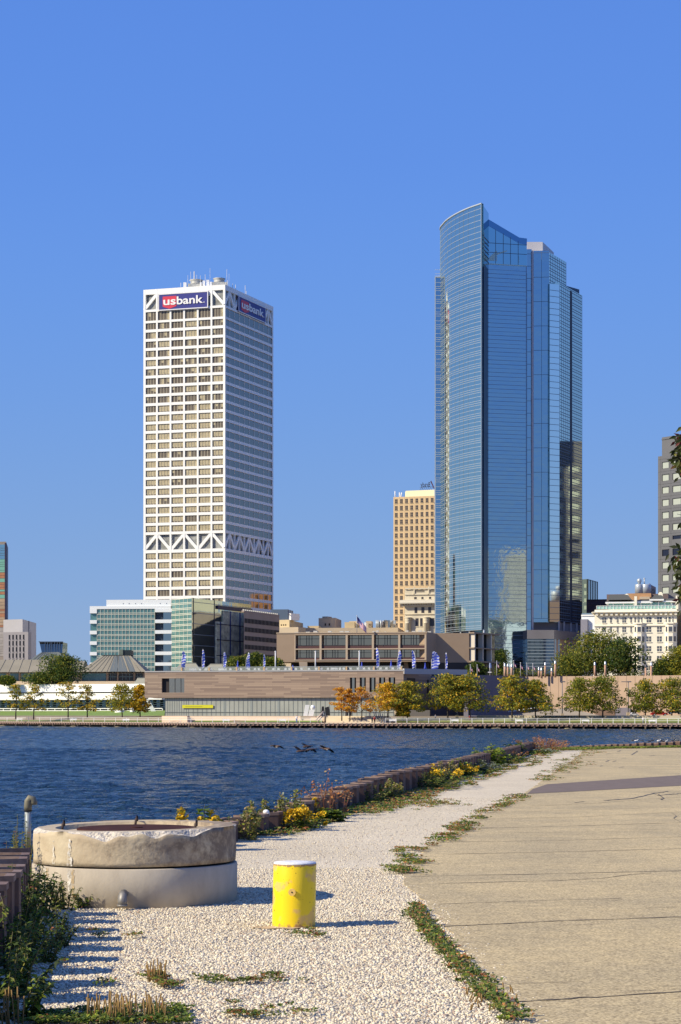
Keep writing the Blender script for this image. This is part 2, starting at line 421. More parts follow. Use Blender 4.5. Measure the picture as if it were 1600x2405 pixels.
# loose stones of the gravel near the camera (nobody could count them)
def stones():
    phi = (1+5**0.5)/2
    iv = np.array([(-1,phi,0),(1,phi,0),(-1,-phi,0),(1,-phi,0),(0,-1,phi),(0,1,phi),(0,-1,-phi),(0,1,-phi),(phi,0,-1),(phi,0,1),(-phi,0,-1),(-phi,0,1)], float)/1.9
    fi = np.array([(0,11,5),(0,5,1),(0,1,7),(0,7,10),(0,10,11),(1,5,9),(5,11,4),(11,10,2),(10,7,6),(7,1,8),(3,9,4),(3,4,2),(3,2,6),(3,6,8),(3,8,9),(4,9,5),(2,4,11),(6,2,10),(8,6,7),(9,8,1)], int)
    rng = np.random.default_rng(3)
    pe = [gp(*q) for q in PAVE]
    ye = np.array([p[1] for p in pe]); xe = np.array([p[0] for p in pe])
    o = np.argsort(ye); ye, xe = ye[o], xe[o]
    wy = np.array([p[1] for p in WALL]); wx = np.array([p[0] for p in WALL])
    P = []; S = []
    for dens, y0, y1, smin, smax in ((4200, 9.5, 14, 0.0045, 0.0155), (2600, 14, 18, 0.0045, 0.0145), (1500, 18, 21.7, 0.0045, 0.013), (160, 21.7, 40, 0.005, 0.011)):
        n = int(dens*(y1-y0)*6.5)
        y = rng.uniform(y0, y1, n); x = rng.uniform(-3.2, 3.3, n)
        ok = (x > np.interp(y, wy, wx)+0.05) & (x < np.interp(y, ye, xe)+np.abs(rng.normal(0, 0.09, n))) & (np.abs(x) < y*0.172)
        # keep clear of the concrete ring
        ok &= ((x+1.82)**2+(y-18.1)**2) > 0.86**2
        ok &= ((x+0.362)**2+(y-15.79)**2) > 0.16**2
        x, y = x[ok], y[ok]
        P.append(np.stack([x, y], 1)); S.append(smin+(smax-smin)*rng.beta(1.0, 3.2, len(x)))
    P = np.concatenate(P); S = np.concatenate(S); n = len(P)
    ax = np.stack([rng.uniform(0.75, 1.45, n), rng.uniform(0.7, 1.2, n), rng.uniform(0.5, 0.95, n)], 1)*S[:, None]
    ang = rng.uniform(0, 6.283, n); ca, sa = np.cos(ang), np.sin(ang)
    jit = 1+rng.normal(0, 0.16, (n, 12, 1))
    v = iv[None]*ax[:, None, :]*jit
    tilt = rng.normal(0, 0.35, n); ct, st = np.cos(tilt)[:, None], np.sin(tilt)[:, None]
    vy = v[:, :, 1]*ct-v[:, :, 2]*st; vz = v[:, :, 1]*st+v[:, :, 2]*ct; vx = v[:, :, 0]
    x = vx*ca[:, None]-vy*sa[:, None]+P[:, None, 0]; y = vx*sa[:, None]+vy*ca[:, None]+P[:, None, 1]; z = vz+(S*0.35)[:, None]
    V = np.stack([x, y, z], 2).reshape(-1, 3); Fs = (fi[None]+(np.arange(n)*12)[:, None, None]).reshape(-1, 3)
    me = bpy.data.meshes.new('loose_stones')
    me.vertices.add(len(V)); me.vertices.foreach_set('co', V.ravel())
    me.loops.add(Fs.size); me.loops.foreach_set('vertex_index', Fs.ravel().astype(np.int32))
    me.polygons.add(len(Fs)); me.polygons.foreach_set('loop_start', (np.arange(len(Fs))*3).astype(np.int32))
    mi = np.repeat(rng.choice(4, n, p=[0.38, 0.28, 0.25, 0.09]), 20).astype(np.int32)
    me.polygons.foreach_set('material_index', mi)
    for nm, c in (('stone_pale', (0.73, 0.66, 0.515)), ('stone_cream', (0.66, 0.575, 0.41)), ('stone_grey', (0.41, 0.365, 0.30)), ('stone_rust', (0.40, 0.30, 0.23))):
        me.materials.append(M(nm, c, 0.85, spec=0.25))
    me.update(calc_edges=True); me.validate()
    ob = bpy.data.objects.new('loose_stones', me); COL.objects.link(ob)
    tag(ob, kind='stuff')
stones()
# ------------------------------------------------------------------ building materials
m_white = M('white_cladding', (0.88, 0.88, 0.84), 0.6, var=(0.08, 0.05))
m_whitep = M('white_paint', (0.82, 0.82, 0.80), 0.5)
m_dkglass = M('dark_window_glass', (0.045, 0.037, 0.030), 0.12, spec=0.3)
m_blind = M('drawn_blind', (0.50, 0.43, 0.275), 0.8, var=(0.9, 0.3, 2))
m_mull = M('pale_mullion', (0.50, 0.46, 0.34), 0.6)
def mirror(name, col, rough=0.03, bump=(0.25, 0.05), metal=1.0):
    m = M(name, col, rough, metal, bump=(bump[0], bump[1], 0.3))
    return m
m_gl_curve = mirror('curtain_glass_silver', (0.66, 0.72, 0.60), 0.05, (0.3, 0.03))
m_gl_deep = mirror('curtain_glass_blue', (0.36, 0.47, 0.52), 0.03, (0.35, 0.20))
m_gl_pale = mirror('curtain_glass_pale', (0.85, 0.88, 0.80), 0.08, (0.22, 0.03))
m_gl_teal = M('teal_glass', (0.14, 0.29, 0.28), 0.15, 0.3, var=(0.35, 0.25, 3), spec=0.6)
m_gl_side = mirror('tower_side_glass', (0.27, 0.23, 0.19), 0.05, (0.4, 0.03))
m_steel = M('pale_metal_fin', (0.46, 0.51, 0.55), 0.45, 0.3)
m_dksteel = M('dark_metal_line', (0.10, 0.14, 0.20), 0.5)
m_roof = M('flat_roof', (0.30, 0.29, 0.27), 0.9)

# ------------------------------------------------------------------ white bank tower
def bank_tower():
    L_, C_, R_ = pt(337, 869), pt(529, 858), pt(642, 905)
    back = L_+(R_-C_)
    ztop = Z(668, 858); zb = 0.0
    t = thing('office_tower', 'tall white gridded office tower with blue bank signs at its top', 'tower', (C_.x, C_.y, 0))
    f1, f2 = Fc(L_, C_), Fc(C_, R_)
    m = MB()
    inset = 0.9
    c = (L_+R_)/2
    pin = [tuple(p+(c-p).normalized()*1.6) for p in (L_, C_, R_, back)]
    m.prism(pin, zb, ztop-9.6, 0)
    m.prism([tuple(p+(c-p).normalized()*6.0) for p in (L_, C_, R_, back)], ztop-9.7, ztop-0.6, 1)
    m.build('core', [m_dkglass, M('plant_floor_wall', (0.24, 0.27, 0.24), 0.7)], t)
    yC = lambda py: Z(py, 858)
    rows = [(721.5, 742.5)]+[(748+21.9*k, 763.3+21.9*k) for k in range(23)]
    rows += [(1295+21.9*k, 1310+21.9*k) for k in range(13)]
    truss = [(680, 716), (1251.5, 1287.5)]
    zr = [(yC(b), yC(a)) for a, b in rows]
    ops = sorted([(yC(b), yC(a)) for a, b in rows+truss])
    fr = MB()
    # solid bands between the openings, both faces
    edges = [zb]+[q for o in ops for q in o]+[ztop]
    for i in range(0, len(edges), 2):
        for f in (f1, f2):
            f.box(fr, 0.0, f.L, edges[i], edges[i+1], -1.0, 0.0)
    # rear faces
    for A, B in ((R_, back), (back, L_)):
        f = Fc(A, B); f.box(fr, 0.05, f.L-0.05, zb, ztop, -1.0, -0.02)
    # columns left face
    nb = 6; cw = 0.78; bay = f1.L/nb
    for k in range(nb+1):
        u0 = max(0, k*bay-cw/2); u1 = min(f1.L, k*bay+cw/2)
        if k == 0: u1 = cw*1.05
        if k == nb: u0 = f1.L-cw*1.05
        f1.box(fr, u0, u1, zb, ztop-0.01, -0.95, 0.03)
    for k in (0, 10):
        u0, u1 = (0, 0.8) if k == 0 else (f2.L-0.8, f2.L)
        f2.box(fr, u0, u1, zb, ztop-0.01, -0.95, 0.03)
    # roof slab
    fr.prism([tuple(p+(c-p).normalized()*0.2) for p in (L_, C_, R_, back)], ztop-0.6, ztop-0.15, 0)
    fr.build('frame', m_white, t)
    # diagonal braces of the two truss floors
    for (pa, pb) in truss:
        za, zb_ = yC(pb), yC(pa)
        br = MB()
        def brace(f, u0, u1, up):
            a = Vector(f.P(u0, za if up else zb_, -0.45)); b = Vector(f.P(u1, zb_ if up else za, -0.45))
            d = (b-a).normalized(); nn = Vector((f.n.x, f.n.y, 0)); s = d.cross(nn)*0.62; nn = nn*0.35
            br.hexa([a-s+nn, a+s+nn, a+s-nn, a-s-nn, b-s+nn, b+s+nn, b+s-nn, b-s-nn])
        for k in range(6): brace(f1, k*bay+0.2, (k+1)*bay-0.2, k % 2 == 0)
        b2 = f2.L/10
        for k in range(10): brace(f2, k*b2+0.1, (k+1)*b2-0.1, k % 2 == 0)
        for k in range(1, 10): f2.box(br, k*b2-0.4, k*b2+0.4, za, zb_, -0.9, -0.1)
        br.build('truss_brace', m_white, t)
        bk = MB(); f1.quad(bk, .9, f1.L-.9, za, zb_, -.93); f2.quad(bk, .9, f2.L-.9, za, zb_, -.93)
        bk.build('recess_wall', M('recess_dark', (0.36, 0.37, 0.35), 0.6, var=(.4, .6)), t)
    # windows
    items = []
    for ri, (za, zb_) in enumerate(sorted(zr, reverse=True)):
        if zb_ < 36: continue
        drawn = 0.12 if ri < 11 else (0.93 if ri < 28 else 0.35)
        if ri in (15, 17): drawn = 0.45
        for k in range(nb):
            mb = MB(); u0, u1 = k*bay+cw/2, (k+1)*bay-cw/2
            if k == 0: u0 = cw*1.05
            if k == nb-1: u1 = f1.L-cw*1.05
            f1.quad(mb, u0, u1, za, zb_, -0.42, 0)
            pw = (u1-u0)/4; h = zb_-za; bd = R.random() < drawn; low = R.choice((0.16, 0.16, 0.2, 0.05))
            for j in range(4):
                if bd or (R.random() < 0.22):
                    lo = low if bd else R.choice((0.05, 0.35, 0.5, 0.1))
                    f1.quad(mb, u0+j*pw+0.04, u0+(j+1)*pw-0.04, za+h*lo, zb_, -0.40, 1)
                if j: f1.box(mb, u0+j*pw-0.09, u0+j*pw+0.09, za, zb_, -0.41, -0.30, 2)
            items.append(((u1-u0)*h*2, mb))
        b2 = f2.L/10
        for k in range(10):
            mb = MB(); u0, u1 = k*b2, (k+1)*b2
            if k == 0: u0 = 0.8
            if k == 9: u1 = f2.L-0.8
            f2.quad(mb, u0, u1, za, zb_, -0.35, 3)
            if k: f2.box(mb, u0-0.13, u0+0.13, za, zb_, -0.34, -0.24, 4)
            items.append(((u1-u0)*(zb_-za)*0.5, mb))
    windows(items, t, [M('bank_pane', (0.15, 0.125, 0.095), 0.2, spec=0.3), m_blind, m_mull, m_gl_side, m_white])
    # sign boards
    blue = M('sign_blue', (0.030, 0.035, 0.22), 0.45); red = M('sign_red', (0.62, 0.035, 0.075), 0.45)
    for f, (pxa, pxb), (ya0, ya1, yb0, yb1) in ((f1, (373, 490), (0, 0, 0, 0)), (f2, (558, 622), (0, 0, 0, 0))):
        ua, ub = f.t(pxa), f.t(pxb); z0, z1 = yC(720.5), yC(681)
        if f is f2: z0, z1 = yC(718.5), yC(680.5)
        s = MB(); f.box(s, ua, ub, z0, z1, 0.04, 0.5)
        sg = s.build('sign_board', blue, t)
        e = MB(); w_ = 0.35
        f.box(e, ua, ub, z1-w_, z1, 0.5, 0.62); f.box(e, ua, ub, z0, z0+w_, 0.5, 0.62)
        f.box(e, ua, ua+w_, z0+w_, z1-w_, 0.5, 0.62); f.box(e, ub-w_, ub, z0+w_, z1-w_, 0.5, 0.62)
        e.build('sign_border', m_whitep, sg)
        H = z1-z0; W = ub-ua
        sh = MB(); s0, s1 = ua+W*0.09, ua+W*0.365
        pp = [(s0, z1-H*0.17), (s0, z0+H*0.22), ((s0+s1)/2, z0+H*0.08), (s1, z0+H*0.22), (s1, z1-H*0.17)]
        sh.face([f.P(u, z, 0.58) for u, z in pp])
        for a, b in zip(pp, pp[1:]+pp[:1]): sh.face([f.P(a[0], a[1], 0.58), f.P(a[0], a[1], 0.5), f.P(b[0], b[1], 0.5), f.P(b[0], b[1], 0.58)])
        sh.build('sign_shield', red, sg)
        cap = H*0.66
        def put(body, u0, u1, nm):
            o = text_mesh(nm, body, f, 0, 0, cap, 0.08, 0.66, m_whitep, sg, bold=0.02*cap)
            o3 = Vector((C_.x, C_.y, 0)); us = [(Vector(((vv.co+o3).x, (vv.co+o3).y))-f.A).dot(f.u) for vv in o.data.vertices]
            m0, m1 = min(us), max(us); k = (u1-u0)/(m1-m0)
            for vv, u in zip(o.data.vertices, us):
                du = (u0+(u-m0)*k)-u; vv.co.x += f.u.x*du; vv.co.y += f.u.y*du; vv.co.z += z0+H*0.32
        put('us', ua+W*0.105, ua+W*0.355, 'sign_letters'); put('bank', ua+W*0.375, ua+W*0.90, 'sign_letters')
        dt = MB(); f.box(dt, ua+W*0.91, ua+W*0.93, z0+H*0.32, z0+H*0.37, 0.5, 0.66); dt.build('sign_dot', m_whitep, sg)
    # plant on the roof
    g = M('roof_plant_metal', (0.50, 0.50, 0.46), 0.5, var=(0.6, 0.3))
    ac = f1.n*-8
    def at(u, w): return f1.P(u, 0, w)
    for u, r in ((20.6, 3.0), (31.0, 2.7)):
        cx, cy, _ = at(u, -9)
        p = MB(); p.box(cx-3.4, cx+3.4, cy-3, cy+3, ztop-0.15, ztop+2.6); p.lathe((cx, cy), [(r, ztop+2.6), (r*0.85, ztop+3.3), (r*0.85, ztop+4.2), (r, ztop+4.6)], 16)
        p.build('cooling_tower', g, t)
    for u, ww, h in ((16.6, 1.3, 3.2), (25.2, 1.0, 3.4), (27.0, 1.2, 3.6), (28.4, 0.9, 2.7), (23.8, .7, 2.8)):
        cx, cy, _ = at(u, -6); p = MB(); p.box(cx-ww/2, cx+ww/2, cy-1, cy+1, ztop-0.15, ztop+h); p.build('vent_housing', m_whitep, t)
    for u, h, wd in ((14.3, 3.6, .10), (17.5, 6.5, .07), (18.8, 8, .08), (20.4, 8.0, .22), (21.6, 6.5, .08), (23.2, 6.2, .08), (25.4, 6.4, .1), (27.6, 9, .06), (35.2, 8, .08), (36.2, 6, .06)):
        cx, cy, _ = at(u, -7); p = MB(); p.tube([(cx, cy, ztop-.2), (cx, cy, ztop+h)], wd, 5); p.build('antenna', M('antenna_metal', (0.6, 0.6, 0.58), 0.4), t)
    for u, h in ((6, 3.0), (11, 2.6), (14, 2.8), (24, 4.5), (25, 2.2), (4, 2.0)):
        x, y, _ = f2.P(u, 0, -1.6); p = MB(); p.tube([(x, y, ztop-.2), (x, y, ztop+h)], 0.11, 5); p.build('antenna', M('antenna_metal', (0.6, 0.6, 0.58), 0.4), t)
bank_tower()

# ------------------------------------------------------------------ blue glass tower
def glass_tower():
    t = thing('glass_tower', 'tall blue glass tower with a curved front sweeping up to a sharp point', 'tower', (X(1190, 690), 690, 0))
    cur = [(47.1, 680), (43.7, 685.2), (41.5, 689.4), (39.6, 693.7), (37.8, 698.8), (36.4, 704), (35.5, 709.5), (35.0, 713), (35.0, 717)]
    # resample the curve
    cv = []
    for i in range(len(cur)-1):
        for k in range(3):
            a = Vector(cur[max(i-1, 0)]); b = Vector(cur[i]); c = Vector(cur[i+1]); d = Vector(cur[min(i+2, len(cur)-1)]); s = k/3
            cv.append(0.5*((2*b)+(c-a)*s+(2*a-5*b+4*c-d)*s*s+(3*b-a-3*c+d)*s**3))
    cv.append(Vector(cur[-1])); cv.reverse()                       # left to right
    ztop = Z(478, 680)
    zbase = Z(1482, 690)
    def ztp(p): return ztop                                        # level top edge
    m = MB()
    for a, b in zip(cv[:-1], cv[1:]):
        m.face([(a.x, a.y, zbase), (b.x, b.y, zbase), (b.x, b.y, ztp(b)), (a.x, a.y, ztp(a))], 0, False)
    E = Vector(cur[0]); S1 = pt(1148, 690.5); S2 = pt(1238, 694)
    z1 = Z(500, 690); z2 = Z(515, 690.5); z3 = Z(558, 693.5)
    # inner side of the fin so it has thickness
    for a, b in zip(cv[:-1], cv[1:]):
        a2, b2 = a+Vector((0.5, 0.35)), b+Vector((0.5, 0.35))
        m.face([(b2.x, b2.y, Z(640, 690)), (a2.x, a2.y, Z(640, 690)), (a2.x, a2.y, ztop), (b2.x, b2.y, ztop)], 0)
        m.face([(a.x, a.y, ztop), (b.x, b.y, ztop), (b2.x, b2.y, ztop), (a2.x, a2.y, ztop)], 0)
    m.build('curved_glass_front', m_gl_curve, t)
    fl = MB(); H = 29.0*0.1437                                     # floor height
    z = zbase; k = 0; zs = []
    zc = Z(628, 690)
    while z < zc: zs += [z, z+H*0.17, z+H*0.34, z+H*0.67]; z += H
    while z < ztop-1: zs.append(z); z += H*0.46
    def fin_along(mb, path, z, out, th, mi=0):
        for a, b in zip(path[:-1], path[1:]):
            f = Fc(a, b); f.box(mb, 0, f.L, z-th, z+th, 0.0, out, mi)
    for z in zs: fin_along(fl, cv, z, 0.07, 0.048)
    fin_along(fl, cv, ztop+0.1, 0.3, 0.18)
    fl.build('floor_fin', m_steel, t)
    vf = MB()
    for p_, q_ in zip(cv[:-1:2], cv[1::2]):
        f = Fc(p_, q_); f.box(vf, 0, 0.05, zbase, ztop, 0.0, 0.05)
    f = Fc(cv[-2], cv[-1]); f.box(vf, f.L-0.22, f.L+0.05, zbase, ztop+0.2, -0.1, 0.33)
    vf.build('mullion', M('curve_mullion', (0.22, 0.30, 0.36), 0.5), t)
    # side of the fin and the flat blue front
    ff = Fc(S1, S2); fs = Fc(E, S1)
    zt = Z(620, 690)
    g = MB()
    fs.quad(g, 0, fs.L, 0, zt, 0)
    ff.quad(g, 0, ff.L, 0, zt, 0)
    g.build('flat_glass_front', m_gl_deep, t)
    g = MB()
    g.face([fs.P(0, zt, 0), fs.P(fs.L, zt, 0), fs.P(fs.L, z1, 0), fs.P(0, ztop, 0)])
    uk = ff.t(1220)
    g.face([ff.P(0, zt, 0), ff.P(ff.L, zt, 0), ff.P(ff.L, Z(560, 694), 0), ff.P(uk, z3, 0), ff.P(0, z2, 0)])
    g.build('crown_screen', mirror('crown_glass', (0.36, 0.54, 0.58), 0.05, (0.3, 0.03)), t)
    g = MB()
    g.face([ff.P(0, z2, 0.05), ff.P(uk, z3, 0.05), ff.P(uk, z3-2.0, 0.05), ff.P(0, z2-2.2, 0.05)])
    g.face([ff.P(uk, z3, 0.05), ff.P(ff.L, Z(560, 694), 0.05), ff.P(ff.L, Z(575, 694), 0.05), ff.P(uk, z3-2, 0.05)])
    g.build('crown_cornice', mirror('cornice_blue', (0.17, 0.29, 0.42), 0.1), t)
    # bright roof structure seen through the crown screen
    g = MB()
    fs.box(g, 1.2, 1.9, zt, zt+13, 0.05, 0.12, 0); fs.box(g, 3.0, 3.3, zt, zt+9, 0.05, 0.12, 0)
    P = lambda px, py: ff.P(ff.t(px), Z(py, 692), 0.06)
    g.face([P(1149, 614), P(1162, 614), P(1166, 590), P(1150, 606)], 0)
    g.face([P(1166, 596), P(1192, 587), P(1191, 590), P(1167, 600)], 0)
    for px, w_ in ((1166, 1.6), (1182, .6), (1199, .6), (1219, .6)): g.face([P(px, 614), P(px+w_, 614), P(px+w_, 600 if px > 1170 else 590), P(px, 600 if px > 1170 else 590)], 0)
    ff.box(g, 0, ff.L, zt, zt+0.35, 0.02, 0.10, 0)
    for py in (573, 595): ff.box(g, 0, ff.L, Z(py, 692), Z(py, 692)+0.16, 0.02, 0.09, 1)
    for px in (1164, 1182, 1199, 1217): ff.box(g, ff.t(px), ff.t(px)+0.14, zt, Z(540+(px-1164)*.45, 692), 0.02, 0.09, 1)
    for py in (560, 570, 580, 590, 600, 610): fs.box(g, 0, fs.L, Z(py, 685), Z(py, 685)+0.22, 0.02, 0.13, 1)
    g.build('crown_frame', [M('mint_steel', (0.50, 0.66, 0.60), 0.5), m_dksteel], t)
    ln = MB(); z = zbase-H*20; k = 0
    z = 3.0
    while z < zt-2:
        ff.box(ln, 0, ff.L, z-0.06, z+0.06, 0, 0.06, 0); ff.box(ln, 0, ff.L, z+H*0.34-0.06, z+H*0.34+0.06, 0, 0.06, 0)
        ff.box(ln, 0, ff.L, z+H*0.67-0.04, z+H*0.67+0.04, 0, 0.05, 0)
        fs.box(ln, 0, fs.L, z-0.05, z+0.05, 0, 0.06, 1); fs.box(ln, 0, fs.L, z+H*.34-0.05, z+H*.34+0.05, 0, 0.06, 1)
        z += H
    for u in (ff.L*0.985,): ff.box(ln, u-0.1, u+0.1, 0, zt, 0, 0.08, 0)
    ln.build('spandrel_line', [M('rosy_metal_line', (0.17, 0.23, 0.36), 0.5), m_dksteel], t)
    # recessed strip, pale column, recessed bay
    def slab(nm, A, B, ztop_, mat, zb=0.0, back=12):
        f = Fc(A, B); m_ = MB()
        m_.prism([A, B, B-f.n*back, A-f.n*back], zb, ztop_); m_.nm, m_.mat = nm, mat
        return f, m_
    def hlines(f, m_, z0, z1, step, mat, th=0.06, extra=None):
        q0 = len(m_.m); z = z0
        while z < z1:
            f.box(m_, 0, f.L, z-th, z+th, 0, 0.06)
            if extra: f.box(m_, 0, f.L, z+step*extra-th, z+step*extra+th, 0, 0.06)
            z += step
        if extra is not None:
            n_ = max(2, int(f.L/2.0))
            for k in range(n_+1): f.box(m_, min(max(0, k*f.L/n_-0.05), f.L-.1), min(f.L, k*f.L/n_+0.05), z0, z1, 0, 0.05)
        m_.m[q0:] = [1]*(len(m_.m)-q0)
        m_.build(m_.nm, [m_.mat, mat], t)
    f, _ = slab('narrow_glass_strip', pt(1238.3, 695), pt(1249, 695.0), Z(585, 695), m_gl_deep); hlines(f, _, 12, Z(588, 695), H, m_dksteel)
    f, _ = slab('pale_column', pt(1249.3, 693.5), pt(1253.5, 693.5), Z(587, 693), M('lilac_metal', (0.44, 0.42, 0.46), 0.5), zb=Z(1495, 694), back=3); _.build(_.nm, _.mat, t)
    f, _ = slab('recessed_bay', pt(1253.7, 698.6), pt(1290, 698.3), Z(591, 700), m_gl_deep, zb=Z(1462, 700)); hlines(f, _, 34, Z(594, 700), H*2, m_dksteel)
    f.box(mbq := MB(), f.L*0.5, f.L*0.5+0.12, 34, Z(592, 700), 0, 0.05); mbq.build('mullion', m_dksteel, t)
    f, _ = slab('upper_wing', pt(1288.3, 703), pt(1330, 719), Z(591, 703), m_gl_curve, zb=90, back=9); hlines(f, _, Z(690, 703), Z(592, 703), H*0.5, m_dksteel, 0.09, 0.4)
    f, _ = slab('pale_facet', pt(1291.5, 697.4), pt(1314.5, 699.5), Z(665, 697), m_gl_pale, zb=Z(1460, 697), back=8); hlines(f, _, Z(1455, 697), Z(668, 697), H*0.5, m_dksteel, 0.07)
    f, _ = slab('right_wing', pt(1314.7, 699.6), pt(1367.5, 721), Z(664, 700), m_gl_curve, zb=Z(1462, 702), back=9); hlines(f, _, Z(1458, 700), Z(668, 700), H*0.5, m_dksteel, 0.09, 0.4)
    m_ = MB(); f.box(m_, f.t(1339.5), f.t(1344), Z(1462, 700), Z(676, 705), 0.01, 0.10); m_.build('dark_slot', M('slot_black', (0.012, 0.012, 0.03), 0.5), t)
    f, _ = slab('left_wing', pt(1021.5, 714), pt(1039, 714), Z(650.5, 714), m_gl_deep, zb=0, back=3); _.build(_.nm, _.mat, t)
    m_ = MB(); z = 20
    while z < Z(652, 714):
        for q in (0, .17, .34, .67): f.box(m_, 0, f.L, z+H*q-0.06, z+H*q+0.06, 0, 0.08)
        z += H*1.07
    for u in (0, f.L-0.3): f.box(m_, u, u+0.25, 0, Z(650, 714), 0, 0.12)
    f.box(m_, 0, f.L, Z(651.5, 714), Z(649.5, 714), 0, .2)
    m_.build('floor_fin', m_steel, t)
    # bridge body behind everything
    m_ = MB(); m_.prism([(47.8, 681.5), (50.4, 692), (63, 696), (70, 706), (84.5, 723), (76, 725), (46, 719), (36.5, 715), (38.5, 700), (42.5, 689)], 0, Z(632, 690))
    m_.build('core', M('tower_core', (0.05, 0.08, 0.12), 0.4), t)
    m_ = MB(); A, B, C = pt(1238.5, 706), pt(1275, 706), pt(1301, 722)
    m_.prism([A, B, C, C+Vector((-8, 12)), A+Vector((0, 16))], 140, Z(568, 706)); f = Fc(A, B); f2 = Fc(B, C)
    m_.build('roof_plant_room', M('plant_room_white', (0.62, 0.58, 0.58), 0.6), t)
    # glass lobby under the curve
    m_ = MB()
    for a, b in zip(cv[:-1], cv[1:]):
        a2, b2 = a+Vector((1.1, 0.6)), b+Vector((1.1, 0.6))
        m_.face([(a2.x, a2.y, 0), (b2.x, b2.y, 0), (b2.x, b2.y, zbase), (a2.x, a2.y, zbase)], 0)
    for p in cv[4::4]: m_.tube([(p.x+.6, p.y+.3, 18), (p.x+.6, p.y+.3, zbase)], 0.35, 8, 1)
    ring = cv
    for z in (zbase-2.2, zbase-4.5, zbase-6.8):
        for a, b in zip(ring[:-1], ring[1:]):
            f = Fc(a+Vector((1.1, .6)), b+Vector((1.1, .6))); f.box(m_, 0, f.L, z-.09, z+.09, 0, .15, 1)
    m_.build('lobby_glass', [m_gl_teal, m_steel], t)
    # podium: grey recess with columns, stone band, lower glass and brick bays
    gst = M('podium_grey_stone', (0.20, 0.19, 0.20), 0.7, var=(0.2, 0.15)); brick = M('podium_tan_stone', (0.36, 0.25, 0.19), 0.8, var=(0.5, 0.2))
    f = Fc(pt(1254, 699), pt(1316, 700)); f3 = Fc(pt(1316, 700), pt(1372, 722))
    m_ = MB(); f.box(m_, 0, f.L, Z(1495, 699), Z(1461, 699), -8, -0.5); f3.box(m_, 0, f3.L, Z(1495, 700), Z(1461, 700), -8, -0.5); m_.build('podium_recess', gst, t)
    for px in (1312, 1325, 1341, 1355):
        m_ = MB(); u = f3.t(px) if px > 1316 else -1.0; f3.box(m_, u, u+0.7, Z(1492, 702), Z(1460, 702), -0.4, 0.1)
        m_.build('podium_column', M('column_grey', (0.42, 0.40, 0.41), 0.6), t)
    g1 = Fc(pt(1239, 686), pt(1302, 687)); g2 = Fc(pt(1302, 687), pt(1384, 714))
    m_ = MB(); g1.box(m_, 0, g1.L, Z(1500.5, 686), Z(1479.5, 686), -12, 0.2); g2.box(m_, 0, g2.L, Z(1500.5, 686), Z(1479.5, 686), -10, 0.2); m_.build('podium_band', gst, t)
    m_ = MB(); g1.box(m_, 0, g1.L, 0, Z(1500.7, 686), -10, 0, 0)
    for k in range(9): g1.box(m_, 0, g1.L, Z(1505+k*7.5, 686)-.08, Z(1505+k*7.5, 686)+.08, 0, .08, 1)
    m_.build('podium_glass', [mirror('podium_blue_glass', (0.05, 0.08, 0.14), 0.06), M('podium_line', (0.30, 0.36, 0.42), 0.5)], t)
    m_ = MB(); g2.box(m_, 0, g2.L, 0, Z(1500.7, 686), -9, 0, 0)
    for px in (1303, 1311): g2.box(m_, g2.t(px), g2.t(px)+1.2, 10, Z(1500.8, 686), 0, 0.12, 1)
    for px, y0, y1 in ((1319, 1512, 1519), (1326, 1511, 1519), (1340, 1503, 1543), (1319, 1534, 1560), (1360, 1512, 1520)): g2.box(m_, g2.t(px), g2.t(px)+0.9, Z(y1, 692), Z(y0, 692), 0, 0.06, 2)
    m_.build('podium_brick_bay', [brick, M('pale_blue_panel', (0.30, 0.42, 0.52), 0.3), m_dkglass], t)
glass_tower()

# ------------------------------------------------------------------ generic block with a window grid
def block(name, label, cat, pL, pC, pR, ytop, mat, group=None, zb=0.0, back=None, parapet=None):
    """pL,pC,pR: (px, D) of left end, front corner and right end (pL or pR may be None). returns thing and facades"""
    C_ = pt(*pC); t = thing(name, label, cat, (C_.x, C_.y, 0), group)
    L_ = pt(*pL) if pL else None; R_ = pt(*pR) if pR else None
    if L_ is None: L_ = C_+Vector((-0.4, 16))
    if R_ is None: R_ = C_+Vector((0.02, 1))*(back or 20)
    zt = Z(ytop, pC[1])
    m = MB(); m.prism([L_, C_, R_, L_+(R_-C_)], zb, zt); m.build('wall', mat, t)
    return t, Fc(L_, C_), Fc(C_, R_), zt
def grid_windows(f, cols, rows, D=None, mats=0, w=-0.0, bars=True):
    """cols: list of (px0, px1); rows: (y0, y1) photo rows -> window MBs on facade f"""
    out = []
    for y0, y1 in rows:
        for x0, x1 in cols:
            u0, u1 = f.t(x0), f.t(x1); d = f.D((u0+u1)/2) if D is None else D
            mb = MB(); z0, z1 = Z(y1, d), Z(y0, d)
            f.box(mb, u0, u1, z0, z1, 0.003, 0.03, 0)
            fw = min(0.16, (u1-u0)*0.1)
            f.box(mb, u0-fw, u1+fw, z0-fw*1.6, z0, 0.003, 0.22, 1)
            if bars:
                c = (u0+u1)/2; f.box(mb, c-fw/3, c+fw/3, z0, z1, 0.03, 0.06, 1); f.box(mb, u0, u1, (z0+z1)/2-fw/3, (z0+z1)/2+fw/3, 0.031, 0.055, 1)
            out.append(((u1-u0)*(z1-z0), mb))
    return out

